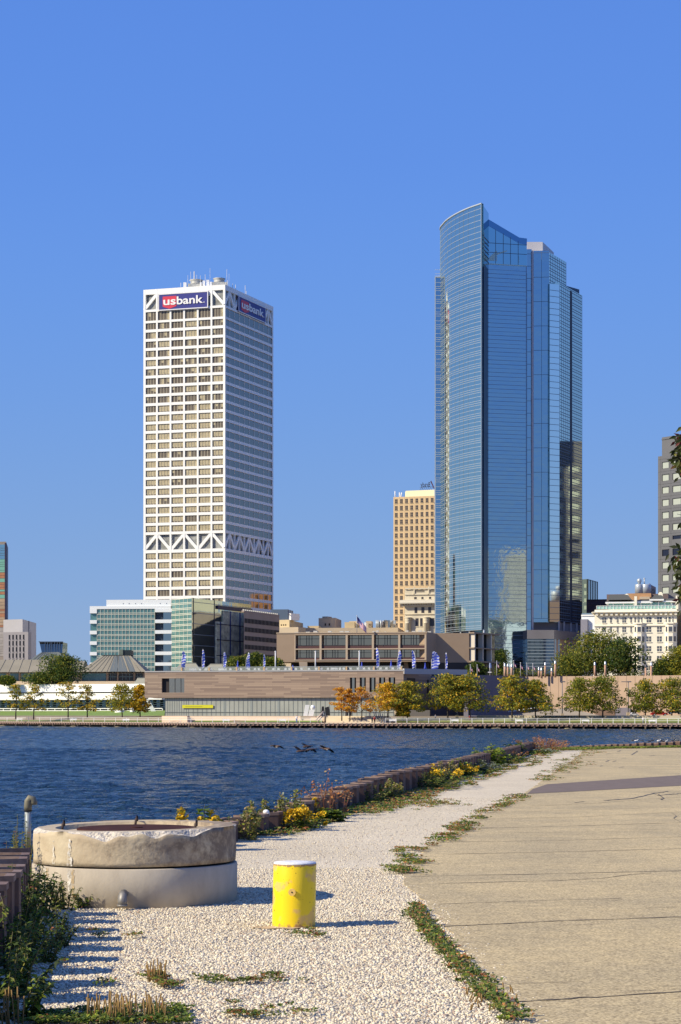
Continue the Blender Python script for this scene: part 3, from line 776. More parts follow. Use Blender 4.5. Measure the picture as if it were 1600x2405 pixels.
# tan tower with rows of square windows and a rooftop sign seen from behind
def tan_tower():
    tan = M('tan_stone', (0.66, 0.48, 0.27), 0.8, var=(0.15, 0.10))
    t, f, f2, zt = block('office_tower', 'tan office tower with even rows of square dark windows', 'tower', (924.5, 880), (1045, 872), (1060, 900), 1163, tan)
    cols = [(928+12.05*k, 934.2+12.05*k) for k in range(8)]
    rows = [(1172.8+16.05*k, 1182.6+16.05*k) for k in range(13)]+[(1384+16*k, 1393.5+16*k) for k in range(6)]
    it = grid_windows(f, cols, rows, 880)
    windows(it, t, [M('tan_tower_pane', (0.055, 0.048, 0.050), 0.15, spec=0.5), M('tan_frame', (0.42, 0.33, 0.21), 0.7)])
    m = MB()
    for k in range(9): u = f.t(925+12.05*k); f.box(m, u-.12, u+.12, 20, zt, -0.05, 0.05)
    for k in range(20): z = Z(1169+16.05*k, 880); f.box(m, 0, f.L, z-.1, z+.1, -0.05, 0.03)
    m.build('stone_joint', M('tan_stone_joint', (0.72, 0.55, 0.33), 0.8), t)
    m = MB(); A = f.P(f.t(948), zt, -3); B = f.P(f.L, zt, -3); m.prism([A[:2], B[:2], (B[0], B[1]+12), (A[0], A[1]+12)], zt-0.5, Z(1152, 880)); m.build('penthouse', M('cream_penthouse', (0.80, 0.76, 0.50), 0.7), t)
    for px in (929, 939.5, 941.5):
        m = MB(); x = X(px, 878); z1 = Z(1150 if px < 935 else 1153, 878); m.tube([(x, 884, zt-.2), (x+(0.6 if px > 941 else 0), 884, z1)], 0.22, 6); m.build('roof_pole', m_whitep, t)
    s = thing('rooftop_sign', 'dark script sign seen from behind on the tan tower roof', 'sign', (X(1000, 884), 884, Z(1152, 884)))
    ft = Fc(pt(985, 884), pt(1030, 884)); lett = M('sign_letter_dark', (0.05, 0.055, 0.085), 0.5)
    o = text_mesh('letters', 'Brady', ft, ft.t(988), Z(1143.5, 884), 2.9, 0.1, 0.1, lett, s, bold=0.03, mirror=True, shear=0.0, sx=0.62)
    m = MB()
    for k in range(7): x = X(986+k*4.4, 884); m.tube([(x+0.8, 884.6, Z(1143, 884)), (x, 886.5, Z(1152.2, 884))], 0.07, 5)
    m.tube([(X(986, 884), 884.5, Z(1144, 884)), (X(1018, 884), 884.5, Z(1143, 884))], 0.07, 5)
    m.build('sign_frame', lett, s)
    m = MB(); a = [(X(1011, 884), Z(1131, 884)), (X(1013, 884), Z(1129, 884)), (X(1021, 884), Z(1147, 884)), (X(1019.5, 884), Z(1149, 884))]
    m.hexa([(a[3][0], 883.4, a[3][1]), (a[2][0], 883.4, a[2][1]), (a[2][0], 884, a[2][1]), (a[3][0], 884, a[3][1]), (a[0][0], 883.4, a[0][1]), (a[1][0], 883.4, a[1][1]), (a[1][0], 884, a[1][1]), (a[0][0], 884, a[0][1])])
    m.build('sign_panel', M('sign_maroon', (0.10, 0.05, 0.08), 0.5), s)
tan_tower()

def classical():
    cream = M('limestone_cream', (0.68, 0.61, 0.46), 0.8, var=(0.25, 0.12))
    t, f, f2, zt = block('stone_bank_building', 'ornate cream stone building with a deep cornice below the tan tower', 'building', (951, 822), (1040, 818), (1055, 850), 1384, cream)
    D = 820; dk = M('limestone_shade_glass', (0.05, 0.045, 0.05), 0.2)
    it = []
    for (x0, x1, y0, y1) in ((974, 980.5, 1426, 1440), (990, 997, 1426, 1440), (1006, 1013, 1426, 1440), (976, 983.5, 1452, 1471), (987, 993, 1452, 1471), (1010, 1020, 1452, 1471),
                             (973, 979, 1402, 1407), (990, 995, 1402, 1407), (1008, 1013, 1402, 1407)):
        it += grid_windows(f, [(x0, x1)], [(y0, y1)], D, bars=False)
    windows(it, t, [dk, cream])
    m = MB(); z = lambda y: Z(y, D)
    f.box(m, f.t(941), f.L, z(1414), z(1409), -1, 1.9); f.box(m, f.t(940), f.L, z(1417.5), z(1414), -1, 2.4)
    for k in range(13): u = f.t(945+6.0*k); f.box(m, u, u+0.55, z(1420.5), z(1417.5), -0.5, 1.6)
    f.box(m, f.t(946), f.L, z(1424), z(1420.5), -.5, 0.6)
    m.build('cornice', M('cornice_cream', (0.66, 0.62, 0.52), 0.8), t)
    m = MB(); f.box(m, f.t(952), f.L, z(1383.8), z(1381), -.4, .5); f.box(m, f.t(951.5), f.L, z(1397), z(1394.5), -.4, .4); f.box(m, f.t(951), f.L, z(1443), z(1441), -.4, .4)
    for k in range(10): u = f.t(974+2.4*k); f.box(m, u, u+.22, z(1391), z(1385.5), .02, .08, 1)
    for k in range(6): u = f.t(1008+2.4*k); f.box(m, u, u+.22, z(1391), z(1385.5), .02, .08, 1)
    for px in (972, 1006): f.box(m, f.t(px), f.t(px)+.5, z(1397), z(1378), .02, .4)
    m.build('parapet_rail', [cream, M('stone_shadow_slot', (0.16, 0.14, 0.11), 0.8)], t)
    for px in (957, 1000):
        m = MB(); x, y, _ = f.P(f.t(px+3), 0, 0.9); m.lathe((x, y), [(1.05, 0), (1.0, z(1464)), (1.15, z(1463.5)), (0.95, z(1462.5)), (1.2, z(1460)), (1.0, z(1457)), (1.45, z(1454)), (1.15, z(1452.6)), (1.55, z(1451.3)), (1.6, z(1450))], 14)
        m.build('column', cream, t)
classical()

# cream apartment hotel at the right
def cream_hotel():
    cr = M('cream_brick', (0.88, 0.83, 0.66), 0.75, var=(0.3, 0.05)); zf = lambda y: Z(y, 620)
    t, f, f2, zt = block('apartment_house', 'cream seven storey apartment house with a glazed roof terrace', 'building', (1397, 622), (1590, 617), (1594, 640), 1430, cr)
    trim = M('cream_trim', (0.86, 0.81, 0.65), 0.7); pane = M('hotel_pane', (0.09, 0.10, 0.12), 0.12, spec=0.6)
    rows = [(1450, 1462.5), (1472.6, 1485), (1495.2, 1507.6), (1518, 1530.3), (1541, 1553), (1563, 1575)]
    wide = [(1415, 1424), (1462, 1471), (1519, 1530), (1543.6, 1554.8)]; thin = [(1433.2, 1437.6), (1449, 1453.2), (1481, 1484.6)]
    it = grid_windows(f, wide+thin, rows, 620)
    bays = [(1489, 1516), (1562, 1590)]
    it += grid_windows(f, [(1490.5, 1494), (1498, 1502.5), (1506.5, 1509.5), (1564, 1566.5), (1570.5, 1575.3), (1579.5, 1582.7)], rows[:1], 620)
    for (b0, b1) in bays:
        u0, u1 = f.t(b0), f.t(b1); a, b = u0+1.0, u1-1.1; m = MB()
        P = [f.P(u0, 0, 0.01), f.P(a, 0, 1.0), f.P(b, 0, 1.0), f.P(u1, 0, 0.01)]
        m.prism([p[:2] for p in P], 0, zf(1466)); m.prism([f.P(u0-.3, 0, 0.01)[:2], f.P(a-.2, 0, 1.35)[:2], f.P(b+.2, 0, 1.35)[:2], f.P(u1+.3, 0, 0.01)[:2]], zf(1466), zf(1463.5)); m.build('bay', trim, t)
        fm = Fc(P[1][:2], P[2][:2]); fl_ = Fc(P[0][:2], P[1][:2]); fr_ = Fc(P[2][:2], P[3][:2])
        for y0, y1 in rows[1:]:
            for g, k0, k1 in ((fm, 0.12, 0.88), (fl_, 0.25, 0.8), (fr_, 0.2, 0.8)):
                mb = MB(); g.box(mb, g.L*k0, g.L*k1, zf(y1), zf(y0), 0.003, 0.03, 0); g.box(mb, g.L*k0-.1, g.L*k1+.1, zf(y1)-.2, zf(y1), 0.003, .12, 1); it.append((g.L*(k1-k0)*1.5, mb))
    # rear and left faces carry windows too: the glass tower mirrors them
    bk = Fc(f2.B, f2.B+(f.A-f.B)); lf = Fc(f.A+(f2.B-f2.A), f.A)
    for g, n in ((bk, 9), (lf, 6)):
        for y0, y1 in rows:
            for k in range(n):
                mb = MB(); u = g.L*(k+.35)/n; g.box(mb, u, u+1.2, zf(y1), zf(y0), 0.003, .03, 0); it.append((0.3, mb))
    windows(it, t, [pane, trim])
    m = MB(); f.box(m, -0.4, f.L+.4, zf(1440), zf(1436.5), -.6, .9); f.box(m, -0.7, f.L+.7, zf(1438.4), zf(1437), -.6, 1.4)
    for k in range(17): u = f.t(1399.5+11.6*k); f.box(m, u, u+.75, zf(1445.5), zf(1440), 0, .95)
    f.box(m, -0.2, f.L+.2, zf(1470.5), zf(1468.5), -.2, .35)
    for g in (bk, lf): g.box(m, -.4, g.L+.4, zf(1440), zf(1437), -.6, .9)
    m.build('cornice', trim, t)
    m = MB(); f.box(m, f.t(1401), f.L-.3, zf(1430), zf(1422.8), -.35, -.25, 0)
    for k in range(24): u = f.t(1401+8.1*k); f.box(m, u, u+.12, zf(1430), zf(1422), -.24, -.12, 1)
    f.box(m, f.t(1401), f.L-.3, zf(1422.8), zf(1422), -.4, -.1, 1)
    m.build('terrace_rail', [M('mint_glass', (0.34, 0.55, 0.48), 0.15, spec=0.5), m_whitep], t)
    m = MB(); f.box(m, f.t(1428), f.L-1.5, zt, zf(1414), -9, -3.2, 0)
    for px in (1438, 1462, 1486, 1503, 1527, 1545, 1560, 1575): f.box(m, f.t(px), f.t(px)+.3, zt, zf(1414), -3.2, -3.1, 1)
    m.build('penthouse', [M('mint_window', (0.22, 0.40, 0.36), 0.15, spec=0.5), m_whitep], t)
    m = MB()
    for a, b, y0, y1, w in ((1421, 1490, 1416, 1412.5, -2.2), (1492, 1532, 1416, 1411.5, -2.4), (1525, 1559, 1410.5, 1407, -2.0), (1556, 1588, 1414, 1411, -2.4)): f.box(m, f.t(a), f.t(b), zf(y0), zf(y1), -9, w)
    m.build('roof_eave', m_whitep, t)
    dr = M('dark_slate', (0.085, 0.09, 0.085), 0.7)
    def mans(a, b, y0, a2, b2, y1):
        m = MB(); q = [f.P(f.t(a), zf(y0), -2.8), f.P(f.t(b), zf(y0), -2.8), f.P(f.t(b), zf(y0), -9), f.P(f.t(a), zf(y0), -9), f.P(f.t(a2), zf(y1), -4.5), f.P(f.t(b2), zf(y1), -4.5), f.P(f.t(b2), zf(y1), -8), f.P(f.t(a2), zf(y1), -8)]
        m.hexa(q); m.build('mansard_roof', dr, t)
    mans(1425, 1489, 1412.4, 1427, 1488, 1407.5); mans(1427, 1482, 1407.3, 1430, 1472, 1395); mans(1493, 1532, 1411.4, 1497, 1532, 1407); mans(1526, 1560, 1406.8, 1537, 1552, 1396.5); mans(1559, 1588, 1410.8, 1560, 1587, 1405)
    for px, y in ((1489.5, 1400), (1587, 1399.5)):
        m = MB(); f.box(m, f.t(px), f.t(px+6), zt, zf(y), -3.4, -1.6); m.build('chimney', cr, t)
    for px, w in ((1465.5, 8.5), (1545, 10)):
        m = MB(); f.box(m, f.t(px), f.t(px+w), zf(1404), zf(1394.5 if px < 1500 else 1391.5), -7, -4.6); f.box(m, f.t(px+2), f.t(px+w-2), zf(1394.4 if px < 1500 else 1391.4), zf(1392.5 if px < 1500 else 1389.5), -6.5, -5); m.build('chimney', cr, t)
cream_hotel()
# taller cream wing just beyond the right edge, mirrored by the glass tower
t, f, f2, zt = block('apartment_tower', 'tall cream apartment tower beyond the right edge behind the cream apartment house', 'tower', (1612, 618), (1760, 606), (1764, 640), 1189, M('pale_stone_tower', (0.56, 0.52, 0.46), .8, var=(.3, .12)))
bk = Fc(f2.B, f2.B+(f.A-f.B)); lf = Fc(f.A+(f2.B-f2.A), f.A); it = []
for g, n in ((bk, 9), (lf, 6)):
    for k in range(n):
        for r in range(14):
            mb = MB(); u = g.L*(k+.35)/n; g.box(mb, u, u+1.9, 6+r*4, 8.3+r*4, .003, .03, 0); it.append((.3, mb))
windows(it, t, [M('hotel_pane', (0, 0, 0))])
t, f, f2, zt = block('tan_wall_building', 'narrow tan wall at the right edge beside the cream apartment house', 'building', (1591, 626), (1612, 626), (1616, 640), 1436, M('tan_wall', (0.42, 0.34, 0.24), 0.8, var=(.3, .1)))
it = grid_windows(f, [(1600, 1606)], [(1450+23*k, 1462+23*k) for k in range(5)], 626); windows(it, t, [M('hotel_pane', (0, 0, 0)), M('cream_trim', (0, 0, 0))])

# dark grey tower at the right edge
def grey_tower():
    gr = M('dark_granite', (0.125, 0.13, 0.145), 0.6, var=(0.1, 0.12))
    t, f, f2, zt = block('office_tower', 'dark grey granite tower with large square windows at the right edge', 'tower', (1546, 765), (1660, 745), (1680, 785), 1056, gr)
    D = 765
    m = MB(); f.box(m, f.t(1552.5), f.L-.5, zt, Z(1028, D), -14, -.6); f.box(m, f.t(1552), f.L, Z(1034, D), Z(1032, D), -14, -.4); m.build('upper_block', gr, t)
    rows = [(1087.5+29.3*k, 1102+29.3*k) for k in range(11)]
    it = []
    pale = M('tower_pane_pale', (0.40, 0.44, 0.39), 0.25); dark = M('tower_pane_dark', (0.015, 0.018, 0.035), 0.2)
    for k, r in enumerate(rows):
        for c in ((1557, 1571.5), (1581.5, 1600), (1610, 1628)):
            mb = MB(); mi = 2 if (k == 7 and c[0] < 1600) else 0
            y0, y1 = r
            if k == 6 and c[0] == 1581.5: y0, y1, mi = 1262, 1270, 2
            z0, z1 = Z(y1, D), Z(y0, D); u0, u1 = f.t(c[0]), f.t(c[1])
            f.box(mb, u0, u1, z0, z1, .003, .03, mi); f.box(mb, u0-.15, u1+.15, z1, z1+.2, .003, .3, 1); f.box(mb, u0-.15, u0, z0, z1, .003, .3, 1); f.box(mb, u1, u1+.15, z0, z1, .003, .12, 1)
            it.append((1, mb))
    lf = Fc(f.A+(f2.B-f2.A), f.A)
    for k in range(18):
        for j in range(7):
            mb = MB(); u = lf.L*(j+.25)/7; lf.box(mb, u, u+3.2, 8+k*4.9, 10.6+k*4.9, .003, .04, 0 if (j+k) % 3 else 2); it.append((.3, mb))
    windows(it, t, [pane_ for pane_ in (pale, M('granite_edge', (0.08, 0.083, 0.095), 0.6), dark)])
    m = MB()
    for k in range(14): z = Z(1080+29.3*k, D); f.box(m, 0, f.L, z-.08, z+.08, 0, .02)
    for px in (1552, 1576): f.box(m, f.t(px), f.t(px)+.15, 10, zt, 0, .02)
    m.build('granite_joint', M('granite_edge', (0, 0, 0)), t)
grey_tower()
# ------------------------------------------------------------------ left-hand buildings
def left_tower():
    t, f, f2, zt = block('office_tower', 'narrow slice of a tower with painted green and orange-brown reflections at the left edge', 'tower', (-90, 905), (14, 900), (18, 925), 1272, M('edge_tower_frame', (0.22, 0.19, 0.17), 0.7))
    D = 900; mats = [mirror('edge_blue_panel', (0.45, 0.62, 0.60), 0.15), M('edge_green_reflection', (0.16, 0.38, 0.30), 0.3), M('edge_rust_reflection', (0.38, 0.17, 0.085), 0.5, var=(.25, .3)), M('edge_sand_reflection', (0.40, 0.29, 0.19), 0.6, var=(.25, .3)), M('edge_grey_reflection', (0.33, 0.31, 0.30), 0.6, var=(.3, .3))]  # rows of colour painted in for what the mirrored glass reflects
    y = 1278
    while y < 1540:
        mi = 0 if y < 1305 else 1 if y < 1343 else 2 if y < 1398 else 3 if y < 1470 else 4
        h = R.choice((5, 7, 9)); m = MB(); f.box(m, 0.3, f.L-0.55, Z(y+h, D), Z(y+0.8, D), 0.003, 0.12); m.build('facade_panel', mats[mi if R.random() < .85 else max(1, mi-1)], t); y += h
    m = MB(); f.box(m, f.L-0.5, f.L, 10, zt-0.6, .003, .25); f2.box(m, 0, f2.L, 10, zt-.6, .003, .2); m.build('corner_strip', M('violet_black', (0.02, 0.015, 0.05), 0.5), t)
left_tower()
def grey_block():
    m1 = M('grey_concrete', (0.44, 0.43, 0.44), 0.8, var=(.2, .08)); m2 = M('lilac_concrete', (0.30, 0.285, 0.30), 0.8, var=(.2, .08))
    t, f, f2, zt = block('concrete_block', 'pale grey concrete building with small dark windows behind the left pavilion', 'building', (8, 872), (53, 868), (85, 905), 1454.5, m1)
    g = Fc(pt(8, 862), pt(66, 858)); m = MB(); zt2 = Z(1484.5, 860)
    m.prism([g.A, g.B, g.B+Vector((.4, 6)), g.A+Vector((.4, 6))], 0, zt2); m.build('lower_wing', m2, t)
    it = grid_windows(g, [(20.5+8.3*k, 24.3+8.3*k) for k in range(5)], [(1491+14.4*k, 1502+14.4*k) for k in range(5)], 860, bars=False)
    windows(it, t, [M('slit_window', (0.015, 0.015, 0.02), 0.3), m2])
    m = MB(); f2.box(m, f2.L*.42, f2.L*.47, 0, zt+.1, 0, .1); m.build('joint', M('violet_black', (0, 0, 0)), t)
grey_block()
# teal glass office in front of the white tower
def teal_office():
    wh = M('white_panel', (0.80, 0.84, 0.84), 0.5)
    t = thing('glass_office', 'teal glass office building with white balcony bands below the white tower', 'building', (X(330, 775), 775, 0))
    A, B, C_, E = pt(211, 778), pt(402, 775), pt(451, 764), pt(590, 812)
    f = Fc(A, B); D = 776; z = lambda y: Z(y, D)
    m = MB(); f.box(m, 0, f.L, 0, z(1424), -20, -1.2, 0); m.build('core', M('office_core', (0.035, 0.05, 0.07), 0.4), t)
    m = MB(); u0, u1 = f.t(228), f.t(363.5); f.quad(m, u0, u1, 0, z(1430), -0.2, 0); m.build('curtain_wall', m_gl_teal, t)
    m = MB(); n = 16
    for k in range(n+1): u = u0+(u1-u0)*k/n; f.box(m, u-.07, u+.07, 0, z(1430), -.19, -.05)
    y = 1430
    k = 0
    while y < 1640: f.box(m, u0, u1, z(y)-.10, z(y)+.10, -.19, -.06); y += (9.5, 3.1)[k % 2]; k += 1
    m.build('mullion_grid', M('cream_mullion', (0.60, 0.62, 0.52), 0.6), t)
    m = MB(); f.box(m, 0, f.L-.1, z(1430), z(1423.2), -1.2, 0.1); f.box(m, f.t(249.5), f.L+.6, z(1423.2), z(1408.3), -14, -.4); m.build('roof_parapet', wh, t)
    m = MB()
    for px in (288, 302, 317, 331, 375, 390): f.box(m, f.t(px), f.t(px)+.25, z(1418), z(1416.5), -.39, -.3)
    m.build('roof_vent', m_dksteel, t)
    for y0, y1 in ((1430, 1440), (1456, 1464.3), (1481, 1489.4), (1506, 1514.2), (1531, 1539), (1556, 1564), (1581, 1589), (1606, 1614)):
        m = MB(); f.box(m, 0, f.t(227.5), z(y1), z(y0), -1.5, 0.15); m.build('balcony_band', wh, t)
    for y0, y1 in ((1430, 1438), (1455.4, 1463.5), (1480.3, 1488.5), (1505.4, 1513.4), (1530.5, 1538.5), (1556, 1563.6), (1581, 1589), (1606, 1614)):
        m = MB(); f.box(m, f.t(364.5), f.L+.3, z(y1), z(y0), -1.2, 0.2); m.build('balcony_band', wh, t)
    m = MB(); f.quad(m, 0.2, f.t(227.5), 0, z(1440), -0.6, 0); m.build('balcony_glass', m_gl_teal, t)
    m = MB(); f.quad(m, f.t(383), f.L, 0, z(1438), -0.7, 0); m.build('balcony_glass', mirror('grey_glass', (0.40, 0.42, 0.38), 0.06), t)
    g = Fc(B+Vector((0.2, 0)), C_); D2 = 770; zt = Z(1405.5, 768)
    h = Fc(C_, E)
    m = MB(); m.prism([g.A, g.B, h.B, h.B+Vector((-20, 20)), g.A+Vector((0, 20))], 0, zt, 0); m.build('corner_block', M('office_core', (0, 0, 0)), t)
    m = MB(); g.quad(m, 0, g.L, 0, zt, 0.02, 0); m.build('curtain_wall', m_gl_teal, t)
    m = MB()
    for k in range(6): u = g.L*k/5; g.box(m, max(0, u-.07), min(g.L, u+.07), 0, zt, .03, .15)
    y = 1407; k = 0
    while y < 1640: g.box(m, 0, g.L, Z(y, D2)-.1, Z(y, D2)+.1, .03, .14); y += (9.5, 3.1)[k % 2]; k += 1
    m.build('mullion_grid', M('cream_mullion', (0, 0, 0)), t)
    m = MB(); h.quad(m, 0, h.L, 0, zt, .02, 0); m.build('side_glass', mirror('side_glass_blue', (0.42, 0.52, 0.50), 0.05, (0.35, 0.15)), t)
    m = MB(); 
    for k in range(9):
        z_ = zt-1.5-k*4.05; h.box(m, 0, h.L, z_-.09, z_+.09, .03, .14, 0)
    for u in (.02, .36): h.box(m, h.L*u, h.L*u+.25, 0, zt, .03, .16, 1)
    # rear half: reflection of a ribbed building, built as solid ribs
    for k in range(26):
        u = h.L*(0.38+0.62*k/26); h.box(m, u, u+.42, 0, zt-3.6 if k > 4 else zt-8, .04, .5, 2 if k % 7 not in (3,) else 3)
    h.box(m, h.L*.40, h.L, zt-3.2, zt-1.8, .04, .6, 1)
    for k in range(5): z_ = zt-9-k*6; h.box(m, h.L*.38, h.L, z_-.15, z_+.15, .51, .56, 1)
    m.build('line_and_reflected_rib', [M('fine_blue_line', (0.18, 0.22, 0.28), 0.5), M('violet_black', (0, 0, 0)), M('rib_reflection', (0.78, 0.78, 0.62), 0.7, var=(.5, .6)), M('rib_reflection_blue', (0.06, 0.08, 0.22), 0.5)], t)
teal_office()
def brown_office():
    br = M('brown_granite', (0.36, 0.28, 0.245), 0.7, var=(.3, .15))
    t, f, f2, zt = block('office_block', 'brown stone office block with dark window bands beside the teal glass office', 'building', None, (573, 780), (656, 815), 1437.5, br)
    m = []
    for k in range(6):
        z1 = Z(1452+20.5*k, 780); mb = MB(); f2.box(mb, .6, f2.L-.6, z1-1.75, z1, .003, .06, 0)
        for j in range(26): u = .6+(f2.L-1.2)*j/25; f2.box(mb, u-.06, u+.06, z1-1.75, z1, .06, .10, 1)
        mb.build('window_band', [M('band_black', (.012, .013, .016), .6, spec=.03), M('band_mullion', (0.42, 0.38, 0.38), 0.6)], t)
    mb = MB(); f2.box(mb, 0, f2.L, zt, zt+.6, -1, .1)
    mb.build('parapet', br, t)
    mb = MB()
    for j in range(18): u = f2.L*(j+.3)/18; f2.box(mb, u, u+.7, zt+.6, zt+1.1, -.8, -.1)
    mb.build('roof_light', M('pale_cap', (0.5, 0.5, 0.46), 0.6), t)
brown_office()
# beige blocks behind the memorial hall
bg1, bg2 = M('beige_block', (0.62, 0.50, 0.30), 0.8, var=(.2, .1)), M('beige_stone', (0.52, 0.43, 0.31), 0.8, var=(.2, .1))
t, f, f2, zt = block('beige_block', 'beige block with white rooftop cooling plant right of the white tower', 'building', (640, 850), (680, 846), (712, 880), 1455.5, bg1)
m = MB(); f.box(m, f.t(655), f.t(678), zt, Z(1441, 850), -9, -2); m.build('cooling_plant', m_whitep, t)
m = MB()
for k in range(3): f2.box(m, 2+5*k, 5+5*k, zt, zt+4.4, -8, -1, 0); 
f2.box(m, 0, f2.L*.9, zt+2.4, zt+2.7, -.9, -.7, 0)
m.build('cooling_plant', m_dksteel, t)
m = MB(); f.box(m, -2, f.L+6, 0, Z(1475, 850), -3, 3.0); m.build('lower_storey', bg2, t)
m = MB()
for px in (660, 665, 670): f.box(m, f.t(px), f.t(px)+.5, Z(1470, 850), Z(1467, 850), .003, .1)
m.build('wall_mark', m_dkglass, t)
t, f, f2, zt = block('beige_block', 'plain beige stairhead block with two narrow windows behind the memorial hall', 'building', (748.5, 880), (788, 877), (802, 900), 1451, bg2)
m = MB()
for px in (763, 772.5): f.box(m, f.t(px), f.t(px)+.6, Z(1470, 880), Z(1464.5, 880), .003, .1)
m.build('window', m_dkglass, t)
m = MB(); f.box(m, f.t(755), f.t(767), zt, zt+.7, -6, -1); m.build('roof_cap', bg2, t)
t, f, f2, zt = block('low_block', 'low beige roofscape with vents left of the tan tower', 'building', (715, 860), (935, 856), (950, 890), 1474, bg2)
m = MB(); f.box(m, f.t(809), f.t(832), zt, Z(1461, 858), -8, -1); f.box(m, f.t(816), f.t(838), zt, Z(1457, 858), -14, -8.2); f.box(m, f.t(722), f.t(748), zt, zt+.9, -9, -1); m.build('roof_house', bg1, t)
for k in range(16):
    px = 842+R.random()*80; h = R.uniform(1, 3.6); w = R.uniform(.7, 3); m = MB(); f.box(m, f.t(px), f.t(px)+w, zt, zt+h, -6-R.random()*4, -2); m.build('roof_unit', R.choice([bg2, m_steel, m_dksteel, m_whitep, bg2]), t)
for px in (884, 888, 894):
    m = MB(); x, y, _ = f.P(f.t(px), 0, -1.5); m.tube([(x, y, zt), (x, y, zt+3.2)], .35, 8); m.build('vent_pipe', m_steel, t)
# dark buildings right of the glass tower
t, f, f2, zt = block('office_block', 'green glass block with tall dark fins right of the glass tower', 'building', (1366, 800), (1381, 798), (1404.5, 815), 1360, M('grey_green_glass', (0.10, 0.135, 0.12), 0.3))
m = MB()
for k in range(5): u = f2.L*k/4.2; f2.box(m, u, u+.25, 0, zt, .003, .2)
f.box(m, f.L-.4, f.L, 0, zt, .003, .2); m.build('fin', M('dark_fin', (0.02, 0.03, 0.03), 0.5), t)
for k in range(7): m = MB(); f.box(m, f.t(1372.5), f.t(1378), Z(1381+17*k, 800), Z(1372+17*k, 800), .003, .06); m.build('window', M('pale_green_pane', (0.26, 0.32, 0.24), 0.3), t)
mg = MB(); f2.quad(mg, .3, f2.L-.3, 10, zt-.4, .05); mg.build('side_glass', mirror('slate_glass', (0.30, 0.34, 0.34), 0.1), t)
t, f, f2, zt = block('brick_block', 'dark maroon brick block behind the roof of the cream apartment house', 'building', (1378, 720), (1428, 718), (1445, 745), 1410, M('maroon_brick', (0.07, 0.045, 0.055), 0.8, var=(.3, .2)))
m = MB(); f.box(m, 0, f.L, zt, zt+.4, -2, .15); m.build('parapet', M('maroon_cap', (0.045, 0.03, 0.04), 0.7), t)
m = MB(); f.box(m, 0, f.L, Z(1421, 718), Z(1419, 718), .003, .15); m.build('ledge', M('maroon_cap', (0, 0, 0)), t)
t, f, f2, zt = block('brown_block', 'brown flat roofed block with orange brick behind the dark mansard roof', 'building', (1425.5, 680), (1570, 676), (1585, 700), 1394.5, M('brown_block', (0.16, 0.12, 0.115), 0.8))
m = MB(); f.box(m, f.t(1473), f.t(1530), 0, zt+.2, .003, .6); m.build('brick_face', M('orange_brick', (0.52, 0.30, 0.15), 0.8, var=(.3, .15)), t)
m = MB(); f.box(m, f.t(1503), f.t(1527), Z(1408, 678), Z(1402, 678), .6, 1.2); m.build('brick_ledge', bg2, t)
t, f, f2, zt = block('plant_house', 'brick plant house with two pale water tanks above the cream apartment house', 'plant house', (1525, 690), (1526.5, 689), (1541, 706), 1372, M('pinkish_brick', (0.42, 0.27, 0.21), 0.8))
f3 = Fc(pt(1494, 690), pt(1527, 689)); m = MB(); f3.box(m, 4.4, f3.L, 0, Z(1371, 690), -8, 0); m.build('front_wall', M('pinkish_brick', (0, 0, 0)), t)
for px, w in ((1502, 1.45, ), (1518, 1.7)):
    m = MB(); x = X(px, 687); m.lathe((x, 687), [(w*.5, Z(1395, 687)), (w, Z(1395, 687)), (w, Z(1374, 687)), (w*.9, Z(1372.5, 687))], 14); m.build('water_tank', M('tank_metal', (0.42, 0.47, 0.52), 0.4, .3), t)
for px, y0, y1, w in ((1502, 1372, 1364, .5), (1514, 1372, 1359, .2)):
    m = MB(); x = X(px, 688); m.tube([(x, 688, Z(y0, 688)), (x, 688, Z(y1, 688))], w, 6); m.ball((x, 688, Z(y1, 688)), w*1.6, w*1.6, w*1.6); m.build('roof_mast', m_steel, t)
for k in range(4): m = MB(); f2.box(m, f2.L*(.15+.2*k), f2.L*(.25+.2*k), zt-3.2, zt-1, .003, .05); m.build('window', m_dkglass, t)
t, f, f2, zt = block('white_building', 'white low building between the glass tower and the cream apartment house', 'building', (1366, 660), (1412, 658), (1420, 680), 1446, M('white_panel', (0, 0, 0)))
m = MB(); f.box(m, 0, f.L, Z(1458, 660), Z(1440, 660), -6, -.6, 0); f.box(m, 0, f.L, Z(1447, 660), Z(1444, 660), -.5, .3, 1); m.build('glass_storey', [M('grey_blue_glass', (0.14, 0.20, 0.26), 0.15), m_whitep], t)
m = MB(); f.box(m, 0, f.t(1382), 0, Z(1455, 660), -.1, 1.2); m.build('side_wall', M('grey_lilac', (0.22, 0.22, 0.27), 0.8), t)
m = MB(); f.box(m, 0, f.L, Z(1492.5, 660), Z(1490, 660), .003, .3); m.build('ledge', m_dksteel, t)
# sunlit orange brick block hidden behind the tan tower: the white tower mirrors it
t, f, f2, zt = block('hidden_brick_building', 'hidden orange brick office building behind the tan tower and mirrored in the white tower', 'building', (926, 1010), (1000, 960), (1018, 990), 1385, M('orange_brick', (0, 0, 0)))
it = grid_windows(f, [(930+7*k, 933+7*k) for k in range(10)], [(1395+22*k, 1406+22*k) for k in range(10)], 985, bars=False); windows(it, t, [m_dkglass, bg1])

